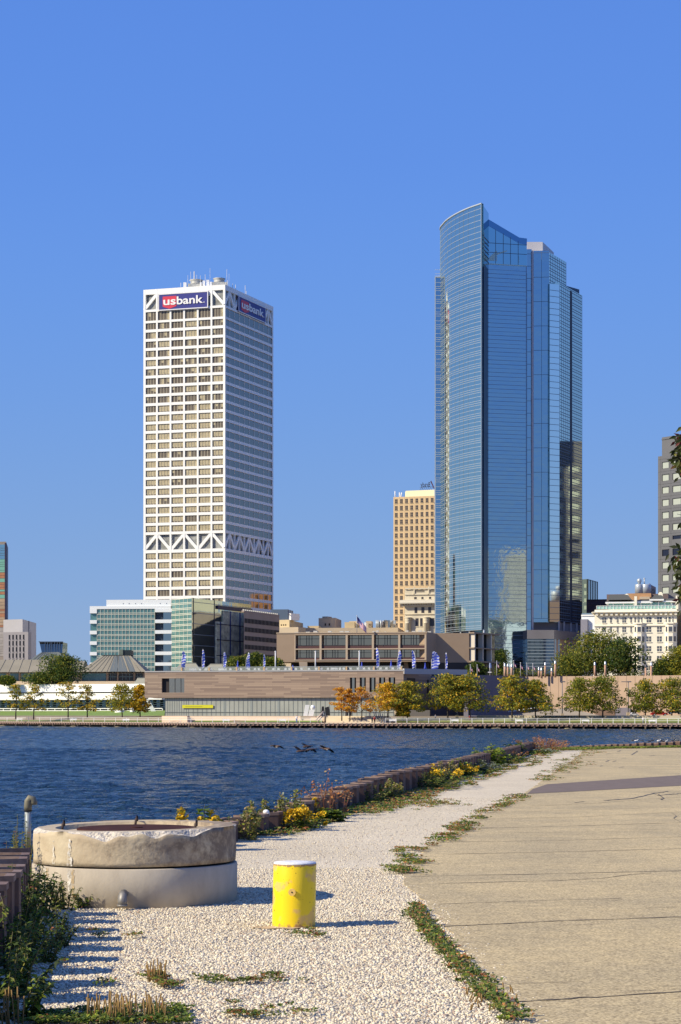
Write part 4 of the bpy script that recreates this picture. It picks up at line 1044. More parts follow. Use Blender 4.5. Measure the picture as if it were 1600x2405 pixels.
# ------------------------------------------------------------------ pavilion with green-grey roofs, left
def pavilion():
    wall = M('pavilion_tan', (0.50, 0.40, 0.28), 0.8, var=(.3, .12)); roof = M('grey_green_roof', (0.30, 0.27, 0.20), 0.8, var=(.12, .16)); roofd = M('roof_dark_panel', (0.13, 0.15, 0.15), 0.7)
    D = 640; z = lambda y, d=D: Z(y, d)
    t = thing('pavilion', 'long pavilion with green-grey hipped roofs and a glass lantern', 'building', (X(170, D), D, 0))
    f = Fc(pt(-90, D), pt(345, D)); m = MB(); f.box(m, 0, f.L, 0, z(1580), -26, -1.5); m.build('wall', wall, t)
    gl = M('pavilion_glass', (0.09, 0.17, 0.18), 0.12, spec=.6)
    for a, b in ((-60, -20), (-12, 12), (22, 42), (48, 92), (192, 248), (254, 274), (278, 312), (318, 334)):
        m = MB(); f.box(m, f.t(a), f.t(b), z(1599), z(1581.5), -1.49, -1.35, 0 if a not in (254, 278, 318) else 1)
        for k in range(1, 4): u = f.t(a)+(f.t(b)-f.t(a))*k/4; f.box(m, u-.05, u+.05, z(1599), z(1581.5), -1.34, -1.28, 2)
        f.box(m, f.t(a), f.t(b), z(1590), z(1589), -1.34, -1.28, 2)
        m.build('window', [gl, m_dkglass, M('pavilion_bar', (0.14, 0.2, 0.2), 0.5)], t)
    m = MB()
    for px in (-16, 17, 45, 95, 188, 251, 276, 315, 338): f.box(m, f.t(px-1.5), f.t(px+1.5), 0, z(1579), -1.4, -.6)
    m.build('brown_post', M('brown_post', (0.26, 0.17, 0.11), 0.8), t)
    m = MB(); f.box(m, f.t(-80), f.t(344), z(1611), z(1600), -1.4, -.2); m.build('planter_wall', M('terrace_tan', (0.60, 0.47, 0.31), 0.8), t)
    def hip(a, b, ye, a2, b2, yr, dr=8, nm='roof', mat=roof, over=1.0, depth=24):
        P = lambda px, y, w: (lambda q: (q[0], q[1], q[2]))(f.P(f.t(px), z(y), w))
        m = MB(); q = [P(a, ye, over), P(b, ye, over), P(b, ye, -depth), P(a, ye, -depth), P(a2, yr, -dr), P(b2, yr, -dr), P(b2, yr, -depth+dr), P(a2, yr, -depth+dr)]
        m.hexa(q)
        for k in range(1, 12):           # standing seams
            s = k/12; p0 = Vector(P(a+(b-a)*s, ye, over+.02)); p1 = Vector(P(a2+(b2-a2)*s, yr, -dr+.02)); m.tube([p0+Vector((0, 0, .05)), p1+Vector((0, 0, .05))], .07, 4)
        m.build(nm, mat, t)
    hip(-160, 112, 1579, -140, 106, 1548)
    hip(186, 344, 1578, 232, 300, 1538.5, 9)
    hip(105, 192, 1579, 110, 190, 1551, 10)
    hip(57, 168, 1549.5, 85, 127, 1529.5, 11, 'lantern_roof', roofd, -9, 32)
    # lantern with slanting glass
    P = lambda px, y, w: f.P(f.t(px), z(y), w)
    m = MB(); q = [P(85, 1530, -12), P(134, 1531, -12), P(134, 1531, -24), P(78, 1530, -24), P(78, 1503.5, -13), P(134.5, 1505, -13), P(134.5, 1505, -24), P(76, 1503.5, -24)]
    m.hexa(q); m.build('glass_lantern', mirror('lantern_glass', (0.40, 0.34, 0.24), 0.12, (.4, .1)), t)
    m = MB()
    for px in (93, 99, 105, 109, 116, 122, 128): f.box(m, f.t(px)-.07, f.t(px)+.07, z(1530), z(1505), -12.2, -11.9)
    f.box(m, f.t(77.5), f.t(135), z(1505), z(1503.3), -13.2, -11.9); m.build('lantern_bar', m_dksteel, t)
    m = MB(); f.box(m, f.t(272), f.t(281), z(1541), z(1523.5), -16, -10, 0); f.box(m, f.t(281), f.t(300), z(1541), z(1524.5), -17, -10.2, 1); f.box(m, f.t(232), f.t(300), z(1540), z(1536.5), -16.5, -9.0, 1); m.build('roof_house', [M('green_grey_metal', (0.17, 0.20, 0.15), 0.6), M('black_green', (0.025, 0.035, 0.035), 0.5)], t)
    m = MB()
    for a, b, a2, b2, mi in ((258, 276, 262, 268, 0), (278, 300, 268, 276, 0), (306, 318, 284, 292, 1)): 
        p = [P(a, 1578.5, 1.1), P(b, 1578.5, 1.1), P(b2+4, 1540, -8.8), P(a2, 1540, -8.8)]
        m.face([(x, y-.05, zz+.12) for x, y, zz in p], 0)
    m.build('roof_panel', roofd, t)
pavilion()
hood = M('hood_grey_green', (0.36, 0.35, 0.27), 0.8, var=(.4, .12))
for px, y0, y1, w, D, lab in ((136, 1606, 1592.5, 34, 628, 'grey-green skylight hood above the long white wing'), (330, 1606, 1592.5, 32, 628, 'grey-green skylight hood beside the timber-clad museum corner'),
                         (440, 1574, 1557.5, 62, 545, 'grey-green skylight hood behind the leftmost feather flag'), (510, 1574, 1559.5, 66, 545, 'low grey-green skylight hood behind the third feather flag')):
    t = thing('skylight_hood', lab, 'skylight', (X(px, D), D, Z(y0, D)), 'skylight hoods')
    h = X(px+w/2, D)-X(px, D); x = X(px, D); m = MB()
    m.hexa([(x-h, D, Z(y0, D)), (x+h, D, Z(y0, D)), (x+h, D+5, Z(y0, D)), (x-h, D+5, Z(y0, D)), (x-h*.5, D+1.5, Z(y1, D)), (x+h*.6, D+1.5, Z(y1, D)), (x+h*.6, D+4, Z(y1, D)), (x-h*.5, D+4, Z(y1, D))])
    m.build('hood', hood, t)
    m = MB(); m.box(x-h*.52, x+h*.62, D+1.4, D+4.1, Z(y1, D), Z(y1, D)+.12); m.build('cap', M('hood_cap', (0.30, 0.30, 0.26), 0.7), t)

# long white wing with horizontal louvres
def white_wing():
    D = 612; f = Fc(pt(-120, 640), pt(388, 604)); z = lambda y, u: Z(y, f.D(u)); t = thing('museum_wing', 'long low white wing with horizontal bands and dark glass behind the lawn', 'building', (X(150, D), D, 0))
    zz = lambda y: Z(y, 612)
    m = MB(); f.box(m, 0, f.L, 0, zz(1612), -22, -2.5); m.build('core', M('wing_core', (0.05, 0.06, 0.075), 0.4), t)
    for y0, y1, w0, w1 in ((1616, 1606.5, -24, 0.3), (1625, 1616.2, -24, .8), (1640.5, 1628, -5, 1.6), (1643.5, 1640.8, -3, 1.9)):
        m = MB(); f.box(m, 0, f.L, zz(y0), zz(y1), w0, w1); m.build('white_band', m_white, t)
    m = MB(); f.box(m, 0, f.L, zz(1666), zz(1645), -2.49, -1.8, 0)
    for y in (1650, 1655, 1660): f.box(m, 0, f.L, zz(y)-.12, zz(y)+.12, -1.79, -.9, 1)
    for k in range(34): u = f.L*k/33; f.box(m, u-.08, u+.08, zz(1666), zz(1645), -1.75, -.85, 1)
    m.build('glass_wall', [mirror('wing_glass', (0.10, 0.15, 0.17), 0.1), M('wing_louvre', (0.20, 0.25, 0.26), 0.5)], t)
    m = MB(); f.box(m, 0, f.L, zz(1665), zz(1663.3), 1.3, 1.6); f.box(m, 0, f.L, zz(1670), zz(1668.4), 1.2, 1.7)
    for k in range(30): u = f.L*k/29; f.box(m, u-.1, u+.1, zz(1670), zz(1663.5), 1.3, 1.5)
    m.build('white_rail', m_white, t)
white_wing()
# white sculptural pods on the lawn
for px, D, w, h, kind, lab in ((281, 600, 1.5, 2.2, 0, 'squat white pod on the lawn below a tree'), (312, 600, .9, 2.3, 0, 'small white pod between the two right lawn trees'),
                               (338, 599, 1.1, 4.6, 1, 'tall white canopy pod behind the orange-tinged lawn tree'), (356, 598, 1.5, 6.3, 2, 'white leaning fin on the lawn beside the museum')):
    x = X(px, D); zb = 1.2; m = MB()
    if kind == 0: m.lathe((x, D), [(w, zb), (w*.95, zb+h*.4), (w*.6, zb+h*.8), (w*.2, zb+h)], 12)
    elif kind == 1:
        m.lathe((x, D), [(w, zb), (w*1.05, zb+h*.4), (w*.8, zb+h*.55), (w*.15, zb+h*.62)], 12)
    else: m.hexa([(x+.4, D-.4, zb), (x+1.9, D-.4, zb), (x+1.9, D+.6, zb), (x+.4, D+.6, zb), (x-2.6, D-.2, zb+h), (x-1.9, D-.2, zb+h), (x-1.9, D+.2, zb+h), (x-2.6, D+.2, zb+h)])
    t = thing('white_pod', lab, 'sculpture', (x, D, zb), 'white forms on the lawn'); m.build('shell', m_white, t)
    m2 = MB(); m2.box(x-w*.7, x+w*.9, D-w*.5, D+w*.5, zb-.6, zb+.03); m2.build('foot', m_whitep, t)

# ------------------------------------------------------------------ memorial hall
def memorial():
    con = M('warm_concrete', (0.36, 0.262, 0.175), 0.8, var=(.5, .07)); trim = M('concrete_trim', (0.50, 0.39, 0.27), 0.8); soff = M('concrete_soffit', (0.20, 0.15, 0.11), 0.9)
    t = thing('memorial_hall', 'broad tan concrete hall raised on tapered piers with two rows of deep windows', 'building', (X(880, 565), 565, 0))
    A, B = pt(650, 566), pt(1003, 560); sd = Vector((2.9, 6.2)); Cw = B+sd; Dw = pt(1102, 566.3); E = pt(1162, 581)
    f = Fc(A, B); z = lambda y: Z(y, 563); z0, z1 = z(1554.5), z(1487)
    ds = sd.normalized()
    # front block: solid end panel, sides, back, roof and floor slabs round the window recess
    ua = f.t(692); ub = f.t(1000)
    m = MB(); f.box(m, 0, ua, z0, z1, -14, 0); f.box(m, ua, f.L, z(1490.5), z1, -14, 0); f.box(m, ua, f.L, z0, z(1550), -14, 0); f.box(m, ub, f.L, z(1550), z(1490.5), -14, 0); f.box(m, ua, ub, z(1550), z(1490.5), -14, -2.6); m.build('front_block', con, t)
    m = MB(); f.box(m, -.1, f.L+.1, z1, z1+.25, -14, .15); f.box(m, ua, ub, z(1525.5), z(1523), -2.6, .12)
    w = (ub-ua)/5
    for k in range(6): u = ua+w*k; f.box(m, max(ua, u-.28), min(ub+.2, u+.28), z(1550), z(1490.5), -2.6, .1)
    f.box(m, ua-.1, ub+.2, z(1491.2), z(1489.8), -.4, .16); f.box(m, ua-.1, ub+.2, z(1551), z(1549), -.4, .16)
    m.build('window_frame', trim, t)
    g1 = mirror('hall_glass', (0.46, 0.34, 0.22), 0.06, (.5, .05)); bal = M('red_balcony', (0.085, 0.04, 0.04), 0.7)
    for r, (ya, yb) in enumerate(((1491, 1523), (1526, 1550))):
        for k in range(5):
            u0, u1 = ua+w*k+.3, ua+w*(k+1)-.3; m = MB(); h = z(ya)-z(yb)
            f.box(m, u0, u1, z(yb), z(ya), -2.59, -2.3, 0)
            for s in (.0, .12, .40, .5, .62, .97): f.box(m, u0+(u1-u0)*s, u0+(u1-u0)*s+.14, z(yb), z(ya), -2.29, -2.15, 2)
            f.box(m, u0, u1, z(yb)+h*.72, z(yb)+h*.75, -2.29, -2.16, 2)
            f.box(m, u0, u1, z(yb), z(yb)+h*.20, -.5, -.3, 1)
            f.box(m, u0, u1, z(yb)+h*.23, z(yb)+h*.255, -.45, -.3, 2)
            m.build('window', [g1, bal, M('hall_mullion', (0.05, 0.055, 0.06), 0.5)], t)
    # rear block with its blank wall and shaded window side
    Bb = B+ds*30
    fw = Fc(Cw, Dw); fe = Fc(Dw, E)
    m = MB(); m.prism([Cw, Dw, E, E+Vector((-40, 26)), Cw+Vector((-40, 30))], z(1555.5), z(1486)); m.build('rear_block', con, t)
    m = MB(); m.prism([B, Cw+Vector((.1, .2)), Cw+Vector((-3, 5)), B+Vector((-2, 2))], z0, z1+.05); m.build('side_wall', con, t)
    zz = lambda y: Z(y, 572)
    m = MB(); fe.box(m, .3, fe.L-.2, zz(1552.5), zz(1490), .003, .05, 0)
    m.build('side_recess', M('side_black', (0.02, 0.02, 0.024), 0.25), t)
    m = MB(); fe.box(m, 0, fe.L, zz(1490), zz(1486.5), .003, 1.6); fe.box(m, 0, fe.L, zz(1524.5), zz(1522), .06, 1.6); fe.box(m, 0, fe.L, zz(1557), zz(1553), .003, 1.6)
    m.build('side_slab', M('shade_concrete', (0.26, 0.20, 0.15), 0.8), t)  # darker copy of the hall concrete, the side's shade put into its colour
    for s in (0.03, .34, .67): m = MB(); fe.box(m, fe.L*s, fe.L*s+.5, zz(1553), zz(1490), .06, 1.5); m.build('side_fin', M('pale_fin', (0.62, 0.56, 0.46), 0.7), t)
    for r, (ya, yb) in enumerate(((1491, 1521.5), (1525, 1552))):
        for s in (.08, .40, .73):
            m = MB(); fe.box(m, fe.L*s, fe.L*(s+.24), zz(yb), zz(ya), .06, .12, 0); fe.box(m, fe.L*(s+.12), fe.L*(s+.125), zz(yb), zz(ya), .12, .2, 1); m.build('window', [mirror('side_glass_black', (0.05, 0.06, 0.07), 0.08), m_dksteel], t)
    # roof edge clutter
    m = MB()
    for k in range(16): u = R.uniform(0, f.L); f.box(m, u, u+R.uniform(.3, 1.2), z1+.2, z1+R.uniform(.4, .9), -5, -4)
    m.build('roof_plant', M('pale_cap', (0, 0, 0)), t)
    # tapered piers and the dark hall behind them
    zb = z(1586)
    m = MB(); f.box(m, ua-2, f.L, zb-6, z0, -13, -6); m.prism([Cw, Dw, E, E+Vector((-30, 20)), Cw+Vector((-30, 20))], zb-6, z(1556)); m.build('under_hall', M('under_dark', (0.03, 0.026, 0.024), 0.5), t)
    for px, d, s in ((714, 566, 0), (955, 566, 1), (1020, 572, 1), (1042, 569, 0), (1064, 570, 0), (1095, 572, 1), (1134, 577, 0)):
        m = MB(); x = X(px, d); a, b = (1.15, .55) if s == 0 else (.5, 1.1)
        m.hexa([(x-b+.4, d-1, zb-5), (x+b+.4, d-1, zb-5), (x+b+.4, d+1, zb-5), (x-b+.4, d+1, zb-5), (x-a-.2, d-1.2, z0), (x+a-.2, d-1.2, z0), (x+a-.2, d+1.2, z0), (x-a-.2, d+1.2, z0)]); m.build('pier', trim if px == 714 else con, t)
memorial()

# ------------------------------------------------------------------ timber-clad museum addition
def brick_wood():
    m = bpy.data.materials.new('timber_boards'); m.use_nodes = True; tt = m.node_tree; N = tt.nodes; L = tt.links; b = N['Principled BSDF']; b.inputs['Roughness'].default_value = .8
    tc = N.new('ShaderNodeTexCoord'); mp = N.new('ShaderNodeMapping'); L.new(tc.outputs['Object'], mp.inputs[0]); mp.inputs['Rotation'].default_value = (math.pi/2, 0, 0)
    br = N.new('ShaderNodeTexBrick'); br.offset = .37; br.offset_frequency = 2; br.squash = 1.6; br.squash_frequency = 3
    br.inputs['Color1'].default_value = (0.37, 0.275, 0.20, 1); br.inputs['Color2'].default_value = (0.215, 0.155, 0.12, 1); br.inputs['Mortar'].default_value = (0.18, 0.13, 0.10, 1)
    br.inputs['Scale'].default_value = 1; br.inputs['Brick Width'].default_value = 4.6; br.inputs['Row Height'].default_value = .42; br.inputs['Mortar Size'].default_value = .02; br.inputs['Bias'].default_value = -.1
    L.new(mp.outputs[0], br.inputs['Vector']); L.new(br.outputs['Color'], b.inputs['Base Color']); return m
m_wood = brick_wood()
MF = Fc(pt(340, 522), pt(948, 506)); MZ = 512.0
def RD(px): return MF.D(MF.t(px))+2.0 if px < 946 else 526.0
def museum():
    D = 514; z = lambda y: Z(y, MZ)
    t = thing('museum_building', 'low timber-clad museum building with a long glass ground floor on the waterfront', 'building', (X(640, D), D, 0))
    A, B = pt(340, 522), pt(948, 506); f = Fc(A, B); E = pt(1012, 522); f2 = Fc(B, E)
    zt, zb = z(1577), z(1638.5)
    slots = [(822, 836.5), (845, 859.5), (868, 882.5), (890.5, 905), (913, 928.5)]
    # walls with real openings
    m = MB(); ys, ye = z(1626), z(1592)
    us = [0]+[q for a, b in [(380, 433)]+slots for q in (f.t(a), f.t(b))]+[f.L]
    f.box(m, 0, f.L, ye, zt, -1.2, 0); f.box(m, 0, f.L, zb, ys, -1.2, 0)
    for k in range(0, len(us), 2): f.box(m, us[k], us[k+1], ys, ye, -1.2, 0)
    f2.box(m, 0.0, f2.L, z(1680), zt, -1.2, -.003); m.build('timber_wall', m_wood, t)
    m = MB(); m.prism([A+Vector((.5, 1.6)), B+Vector((-.8, 1.6)), E+Vector((-1.4, .6)), E+Vector((-8, 30)), A+Vector((0, 36))], zb+.1, zt-.25, 0); m.build('roof', m_roof, t)
    gw = mirror('museum_glass', (0.60, 0.46, 0.32), 0.10, (.3, .03))
    m = MB(); f.box(m, f.t(395), f.t(433), ys, ye, -.9, -.8, 0); f.box(m, f.t(380), f.t(395), ys, ye, -.95, -.7, 1)
    for px in (409, 423): f.box(m, f.t(px)-.06, f.t(px)+.06, ys, ye, -.79, -.7, 1)
    m.build('window', [gw, M('slot_dark', (0.03, 0.022, 0.02), 0.6)], t)
    for a, b in slots:
        m = MB(); f.box(m, f.t(a), f.t(b), ys, ye, -1.1, -1.0, 0); f.box(m, f.t(a)+.45, f.t(b)-.5, ys, ye, -.99, -.5, 1); m.build('window', [M('slot_dark', (0, 0, 0)), gw], t)
    m = MB(); f2.box(m, f2.L*.12, f2.L*.42, z(1607), z(1593), 0, .05); m.build('window', M('slot_dark', (0, 0, 0)), t)
    m = MB(); f2.box(m, f2.L*.86, f2.L*.92, z(1627), z(1595), 0, .05); m.build('window', M('slot_dark', (0, 0, 0)), t)
    # roof fascia running on to the right
    m = MB(); f.box(m, 0, f.L, zt, zt+.28, -.9, .12); f3 = Fc(B, pt(1096, 519)); f3.box(m, 0, f3.L, z(1584), z(1571.5), -.6, .3, 0); m.build('roof_fascia', M('fascia_grey', (0.40, 0.40, 0.40), 0.6), t)
    m = MB(); g4 = Fc(pt(1012, 522), pt(1110, 527)); g4.box(m, 0, g4.L, 0, z(1585), -12, 0); m.build('shaded_wall', M('shade_tinted_concrete', (0.15, 0.14, 0.17), 0.8, var=(.3, .1)), t)  # wall shade put into the colour, dark and bluish
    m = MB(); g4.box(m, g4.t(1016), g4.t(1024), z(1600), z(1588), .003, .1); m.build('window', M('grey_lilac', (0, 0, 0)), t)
    # glass ground floor
    g0 = f.t(386); zf = z(1683); fgl = -0.7
    m = MB(); f.quad(m, g0, f.t(925), zf-1.5, zb, fgl, 0)
    g5 = Fc(f.P(g0, 0, fgl)[:2], (f.P(g0, 0, fgl)[0]+.1, f.P(g0, 0, fgl)[1]+18)); 
    m.face([f.P(g0, zf-1.5, -18), f.P(g0, zf-1.5, fgl), f.P(g0, zb, fgl), f.P(g0, zb, -18)])
    m.build('glass_wall', M('frosted_glass_wall', (0.40, 0.42, 0.37), 0.25, 0, var=(.15, .2, 3), spec=.3), t)
    m = MB(); px = 386
    while px < 925: f.box(m, f.t(px)-.03, f.t(px)+.03, zf-1.5, zb, fgl+.01, fgl+.06, 0); px += 10.7 if px > 440 else 5.5
    f.box(m, g0, f.t(925), z(1673.5), z(1673.5)+.1, fgl+.01, fgl+.13, 0)
    m.build('glass_mullion', M('mullion_dark', (0.16, 0.18, 0.17), 0.5), t)
    for px in (523, 586, 650, 716): m = MB(); f.box(m, f.t(px), f.t(px)+.7, zf-1, zb, fgl+.01, fgl+.03); m.build('glass_panel', M('panel_grey', (0.28, 0.31, 0.29), 0.3), t)
    m = MB(); f.box(m, f.t(427), f.t(499.5), z(1663), z(1655.5), fgl+.2, fgl+.3); bn = m.build('yellow_banner', M('banner_yellow', (0.62, 0.60, 0.02), 0.6), t)
    m = MB(); f.box(m, f.t(434), f.t(474), z(1660), z(1658.8), fgl+.31, fgl+.33); m.build('banner_line', M('banner_olive', (0.38, 0.36, 0.03), 0.6), bn)
    m = MB(); f.box(m, f.t(925), f.L, zf-1.5, zb, -8, -3.4, 0); f.box(m, f.t(960), f.t(1008), z(1684), z(1668), -2, -1, 1); m.build('dark_entrance', [M('slot_dark', (0, 0, 0)), M('entrance_grey', (.12, .11, .1), .7)], t)
    for px in (890, 897, 915, 919, 923):
        m = MB(); f.box(m, f.t(px), f.t(px)+.22, zf-1, z(1660 if px < 900 else 1676), -1, -.8); m.build('entrance_post', m_whitep, t)
museum()
# ------------------------------------------------------------------ waterfront: pier, lawns, walls
def pier_at(px, back=0.0):
    D = pier_D(max(-150, min(1750, px)))+back
    return Vector((X(px, D), D))
m_deck = M('pier_deck', (0.50, 0.40, 0.31), 0.85, var=(.8, .12)); m_fascia = M('pier_fascia', (0.36, 0.24, 0.19), 0.85, var=(.9, .3))
t = thing('pier', 'long timber-faced pier deck on dark piles along the far shore', 'pier', (pier_at(800).x, pier_at(800).y, WZ))
segs = [pier_at(-150), pier_at(554), pier_at(1750)]
m = MB(); mf = MB(); mp = MB()
for a, b in zip(segs[:-1], segs[1:]):
    f = Fc(a, b); f.box(m, -.2, f.L+.2, -.85, -.6, -6, 0.15); f.box(mf, 0, f.L, -1.25, -.85, -.5, -.1, 0)
    n = int(f.L/1.1)
    for k in range(n): f.box(mf, k*1.1, k*1.1+.28, -1.22, -.62, -.1, .2, 1)
    f.box(mp, 0, f.L, -2.4, -.85, -6, -3.0)
m.build('deck', m_deck, t); mf.build('fascia', [m_fascia, M('fascia_cleat', (0.28, 0.18, 0.15), 0.85)], t); mp.build('bulkhead', M('bulkhead_black', (0.018, 0.016, 0.014), 0.9), t)
for k in range(58):
    px = -20+k*29; p = pier_at(px, .3); m = MB(); m.tube([(p.x, p.y, -2.6), (p.x, p.y, -.8)], .22, 7); m.build('pile', M('pile_wood', (0.12, 0.095, 0.075), 0.9), t)
tag(t, group=None)
m = MB()
for k in range(30):
    px = R.uniform(-10, 1610); p = pier_at(px, -.6+R.random()*.8); r = R.uniform(.2, .55); m.ball((p.x, p.y, WZ+.05), r*1.7, r, r*.62, 0, 7, 5)
tag(m.build('shore_rocks', M('rock_ochre', (0.30, 0.25, 0.15), 0.9, var=(1.5, .5))), kind='stuff')
# railing, one long fence
t = thing('railing', 'white post and rail fence along the far promenade', 'fence', (pier_at(800, 2).x, pier_at(800, 2).y, -.6))
m = MB()
for px0, px1 in ((-60, 372), (372, 757), (905, 1240), (1240, 1680)):
    f = Fc(pier_at(px0, 2.5), pier_at(px1, 2.5))
    for z in (.48, .1): f.box(m, 0, f.L, z-.03, z+.03, -.03, .03)
m.build('rail', m_white, t)
mp = []
for px0, px1 in ((-60, 360), (372, 757), (905, 1680)):
    k = px0
    while k < px1: mp.append(k); k += 25.5
for px in mp:
    p = pier_at(px, 2.5); m = MB(); m.box(p.x-.05, p.x+.05, p.y-.05, p.y+.05, -.6, .53); m.build('post', m_white, t)
# lawn left, lawn strips right
m_grass = M('mown_grass', (0.15, 0.24, 0.045), 0.9, var=(.22, .35), col2=(0.19, 0.27, 0.05), bump=(3, .4, .1))
m_grass2 = M('dry_grass', (0.26, 0.26, 0.08), 0.9, var=(.3, .4), col2=(0.15, 0.20, 0.045))
m = MB(); row = [(-150, 6, -.45), (385, 6, -.45)]
a = pier_at(-150, 6.5); b = pier_at(384, 6.5); a2 = pt(-150, 650); b2 = pt(388, 603)
m.face([(a.x, a.y, -.5), (b.x, b.y, -.5), (b2.x, b2.y, Z(1668.5, 603)), (a2.x, a2.y, Z(1668.5, 650))])
tag(m.build('lawn', m_grass), kind='structure')
m = MB()
a, b, c, d = pier_at(420, 6.2), pier_at(757, 6.2), pier_at(757, 10), pier_at(420, 10)
m.face([(a.x, a.y, -.44), (b.x, b.y, -.44), (c.x, c.y, -.1), (d.x, d.y, -.1)])
tag(m.build('grass_verge', m_grass), kind='structure')
m = MB(); a, b, c, d = pier_at(930, 6.2), pier_at(1760, 6.2), pier_at(1760, 22), pier_at(930, 18)
m.face([(a.x, a.y, -.46), (b.x, b.y, -.46), (c.x, c.y, .72), (d.x, d.y, .50)])
tag(m.build('grass_bank', m_grass2), kind='structure')
m = MB(); a, b, c, d = pier_at(1100, 23), pier_at(1760, 23), pier_at(1760, 30), pier_at(1100, 30)
m.face([(a.x, a.y, .95), (b.x, b.y, .95), (c.x, c.y, 1.1), (d.x, d.y, 1.1)])
tag(m.build('shore_road', M('shore_asphalt', (0.14, 0.13, 0.13), 0.9)), kind='structure')
# low stone wall along the road and stepped plinths in front of the museum
t = thing('kerb_wall', 'low pale stone wall along the shore road below the right-hand trees', 'wall', (60, 462, 0)); m = MB()
f = Fc(pier_at(1120, 19), pier_at(1740, 19)); f.box(m, 0, f.L, .1, 1.1, -.6, 0); m.build('wall', M('pale_stone', (0.52, 0.45, 0.35), 0.85, var=(.4, .15)), t)
m_step = M('step_stone', (0.56, 0.44, 0.33), 0.85, var=(.3, .1))
def steps(name, lab, pa, pb, b0, n, rise, run, z0, mat, cat='steps'):
    t = thing(name, lab, cat, (pier_at((pa+pb)/2, b0).x, pier_at((pa+pb)/2, b0).y, z0))
    for k in range(n):
        f = Fc(pier_at(pa, b0+run*k), pier_at(pb, b0+run*k)); m = MB(); f.box(m, 0, f.L, z0-.3 if k == 0 else z0+rise*k-.02, z0+rise*(k+1), -(run*(n-k)+3), 0); m.build('step', mat, t)
steps('terrace_steps', 'broad shallow pinkish stone steps before the museum glass wall', 380, 440, 5.5, 5, .30, 1.3, -.55, m_step)
steps('terrace_steps', 'low pinkish stone terrace below the glass wall between lawn and beige steps', 440, 762, 9.5, 3, .33, 1.0, -.05, m_step)
steps('terrace_steps', 'pale beige flight of steps behind the two standing visitors', 766, 902, 5.2, 6, .26, 1.1, -.58, M('pale_beige_stone', (0.66, 0.56, 0.40), 0.85, var=(.4, .1)))
for pxa, pxb, lab in ((902, 868, 'dark handrail ramp right of the beige steps'), (742, 760, 'pale handrail ramp left of the beige steps')):
    t = thing('stair_rail', lab, 'handrail', (pier_at(pxa, 5).x, pier_at(pxa, 5).y, -.6)); p, q = pier_at(pxa, 4.5), pier_at(pxb, 11); m = MB()
    if pxa > 800:
        for k in range(5): m.tube([(p.x-k*.5, p.y+k*.4, -.3), (q.x+3-k*.5, q.y, 1.5+.12*k)], .09, 5)
    else: m.tube([(p.x, p.y, 0), (q.x, q.y, 2.0)], .2, 5); m.tube([(p.x+.4, p.y, -.4), (q.x+.4, q.y, 1.5)], .12, 5)
    m.build('rail', m_dksteel if pxa > 800 else m_step, t)
    m = MB(); m.box(q.x-.1, q.x+.1, q.y, q.y+.2, .2, 1.9); m.build('post', m_steel, t)
# retaining wall; the shade of its return is painted into the colour
t = thing('retaining_wall', 'tall pinkish concrete retaining wall behind the right-hand trees', 'wall', (X(1400, 512), 512, 0))
con = M('pink_concrete', (0.50, 0.36, 0.25), 0.85, var=(.35, .10))
f = Fc(pt(1234, 524), pt(1720, 500)); zt = Z(1589, 522); m = MB(); f.box(m, 0, f.L, 0, zt, -1.2, 0); m.build('wall', con, t)
m = MB()
for k in range(24): u = f.L*k/24; f.box(m, u, u+.08, 0, zt, .003, .04)
m.build('wall_joint', M('joint_brown', (0.33, 0.24, 0.17), 0.9), t)
g = Fc(pt(1100, 494), pt(1234, 524)); m = MB(); g.box(m, 0, g.L, 0, zt-.02, -1.2, -.003); m.build('shaded_return', M('shade_tinted_concrete', (0, 0, 0)), t)
m = MB(); f.box(m, f.t(1400), f.t(1446), 0, Z(1664, 515), .003, .5); m.build('dark_panel', M('umber_panel', (0.17, 0.11, 0.08), 0.85), t)
m = MB(); p = f.P(f.t(1445), 0, 0); m.prism([(p[0], p[1]-.6), (p[0]+3.2, p[1]-5), (p[0]+3.3, p[1]-.3)], 0, 3.0); m.build('buttress', M('shade_tinted_concrete', (0, 0, 0)), t)
# upper terrace behind the wall
m = MB(); a, b = f.A+Vector((-14, -26)), f.B
m.face([(g.A.x, g.A.y+.6, zt-.25), (f.A.x, f.A.y+.6, zt-.25), (f.B.x, f.B.y+.6, zt-.25), (f.B.x+60, 700, zt-.25), (20, 700, zt-.25), (20, 560, zt-.25)])
tag(m.build('upper_terrace', m_land), kind='structure')
# sloping pale ramp in front of the wall
t = thing('ramp', 'pale concrete ramp rising left to right below the pink retaining wall', 'ramp', (X(1300, 505), 505, 0)); f = Fc(pt(1186, 503), pt(1440, 498)); m = MB()
m.hexa([f.P(0, .3, 1), f.P(f.L, .3, 1), f.P(f.L, .3, -2), f.P(0, .3, -2), f.P(0, Z(1681, 500), 1), f.P(f.t(1330), Z(1663, 500), 1), f.P(f.t(1330), Z(1663, 500), -2), f.P(0, Z(1681, 500), -2)]); m.build('slope', M('ramp_grey', (0.44, 0.39, 0.33), 0.85, var=(.3, .1)), t)
m = MB(); a, b = f.P(f.t(1195), Z(1672, 500), 1.1), f.P(f.t(1300), Z(1657, 500), 1.1); m.tube([a, b], .13, 6); m.build('handrail', m_whitep, t)
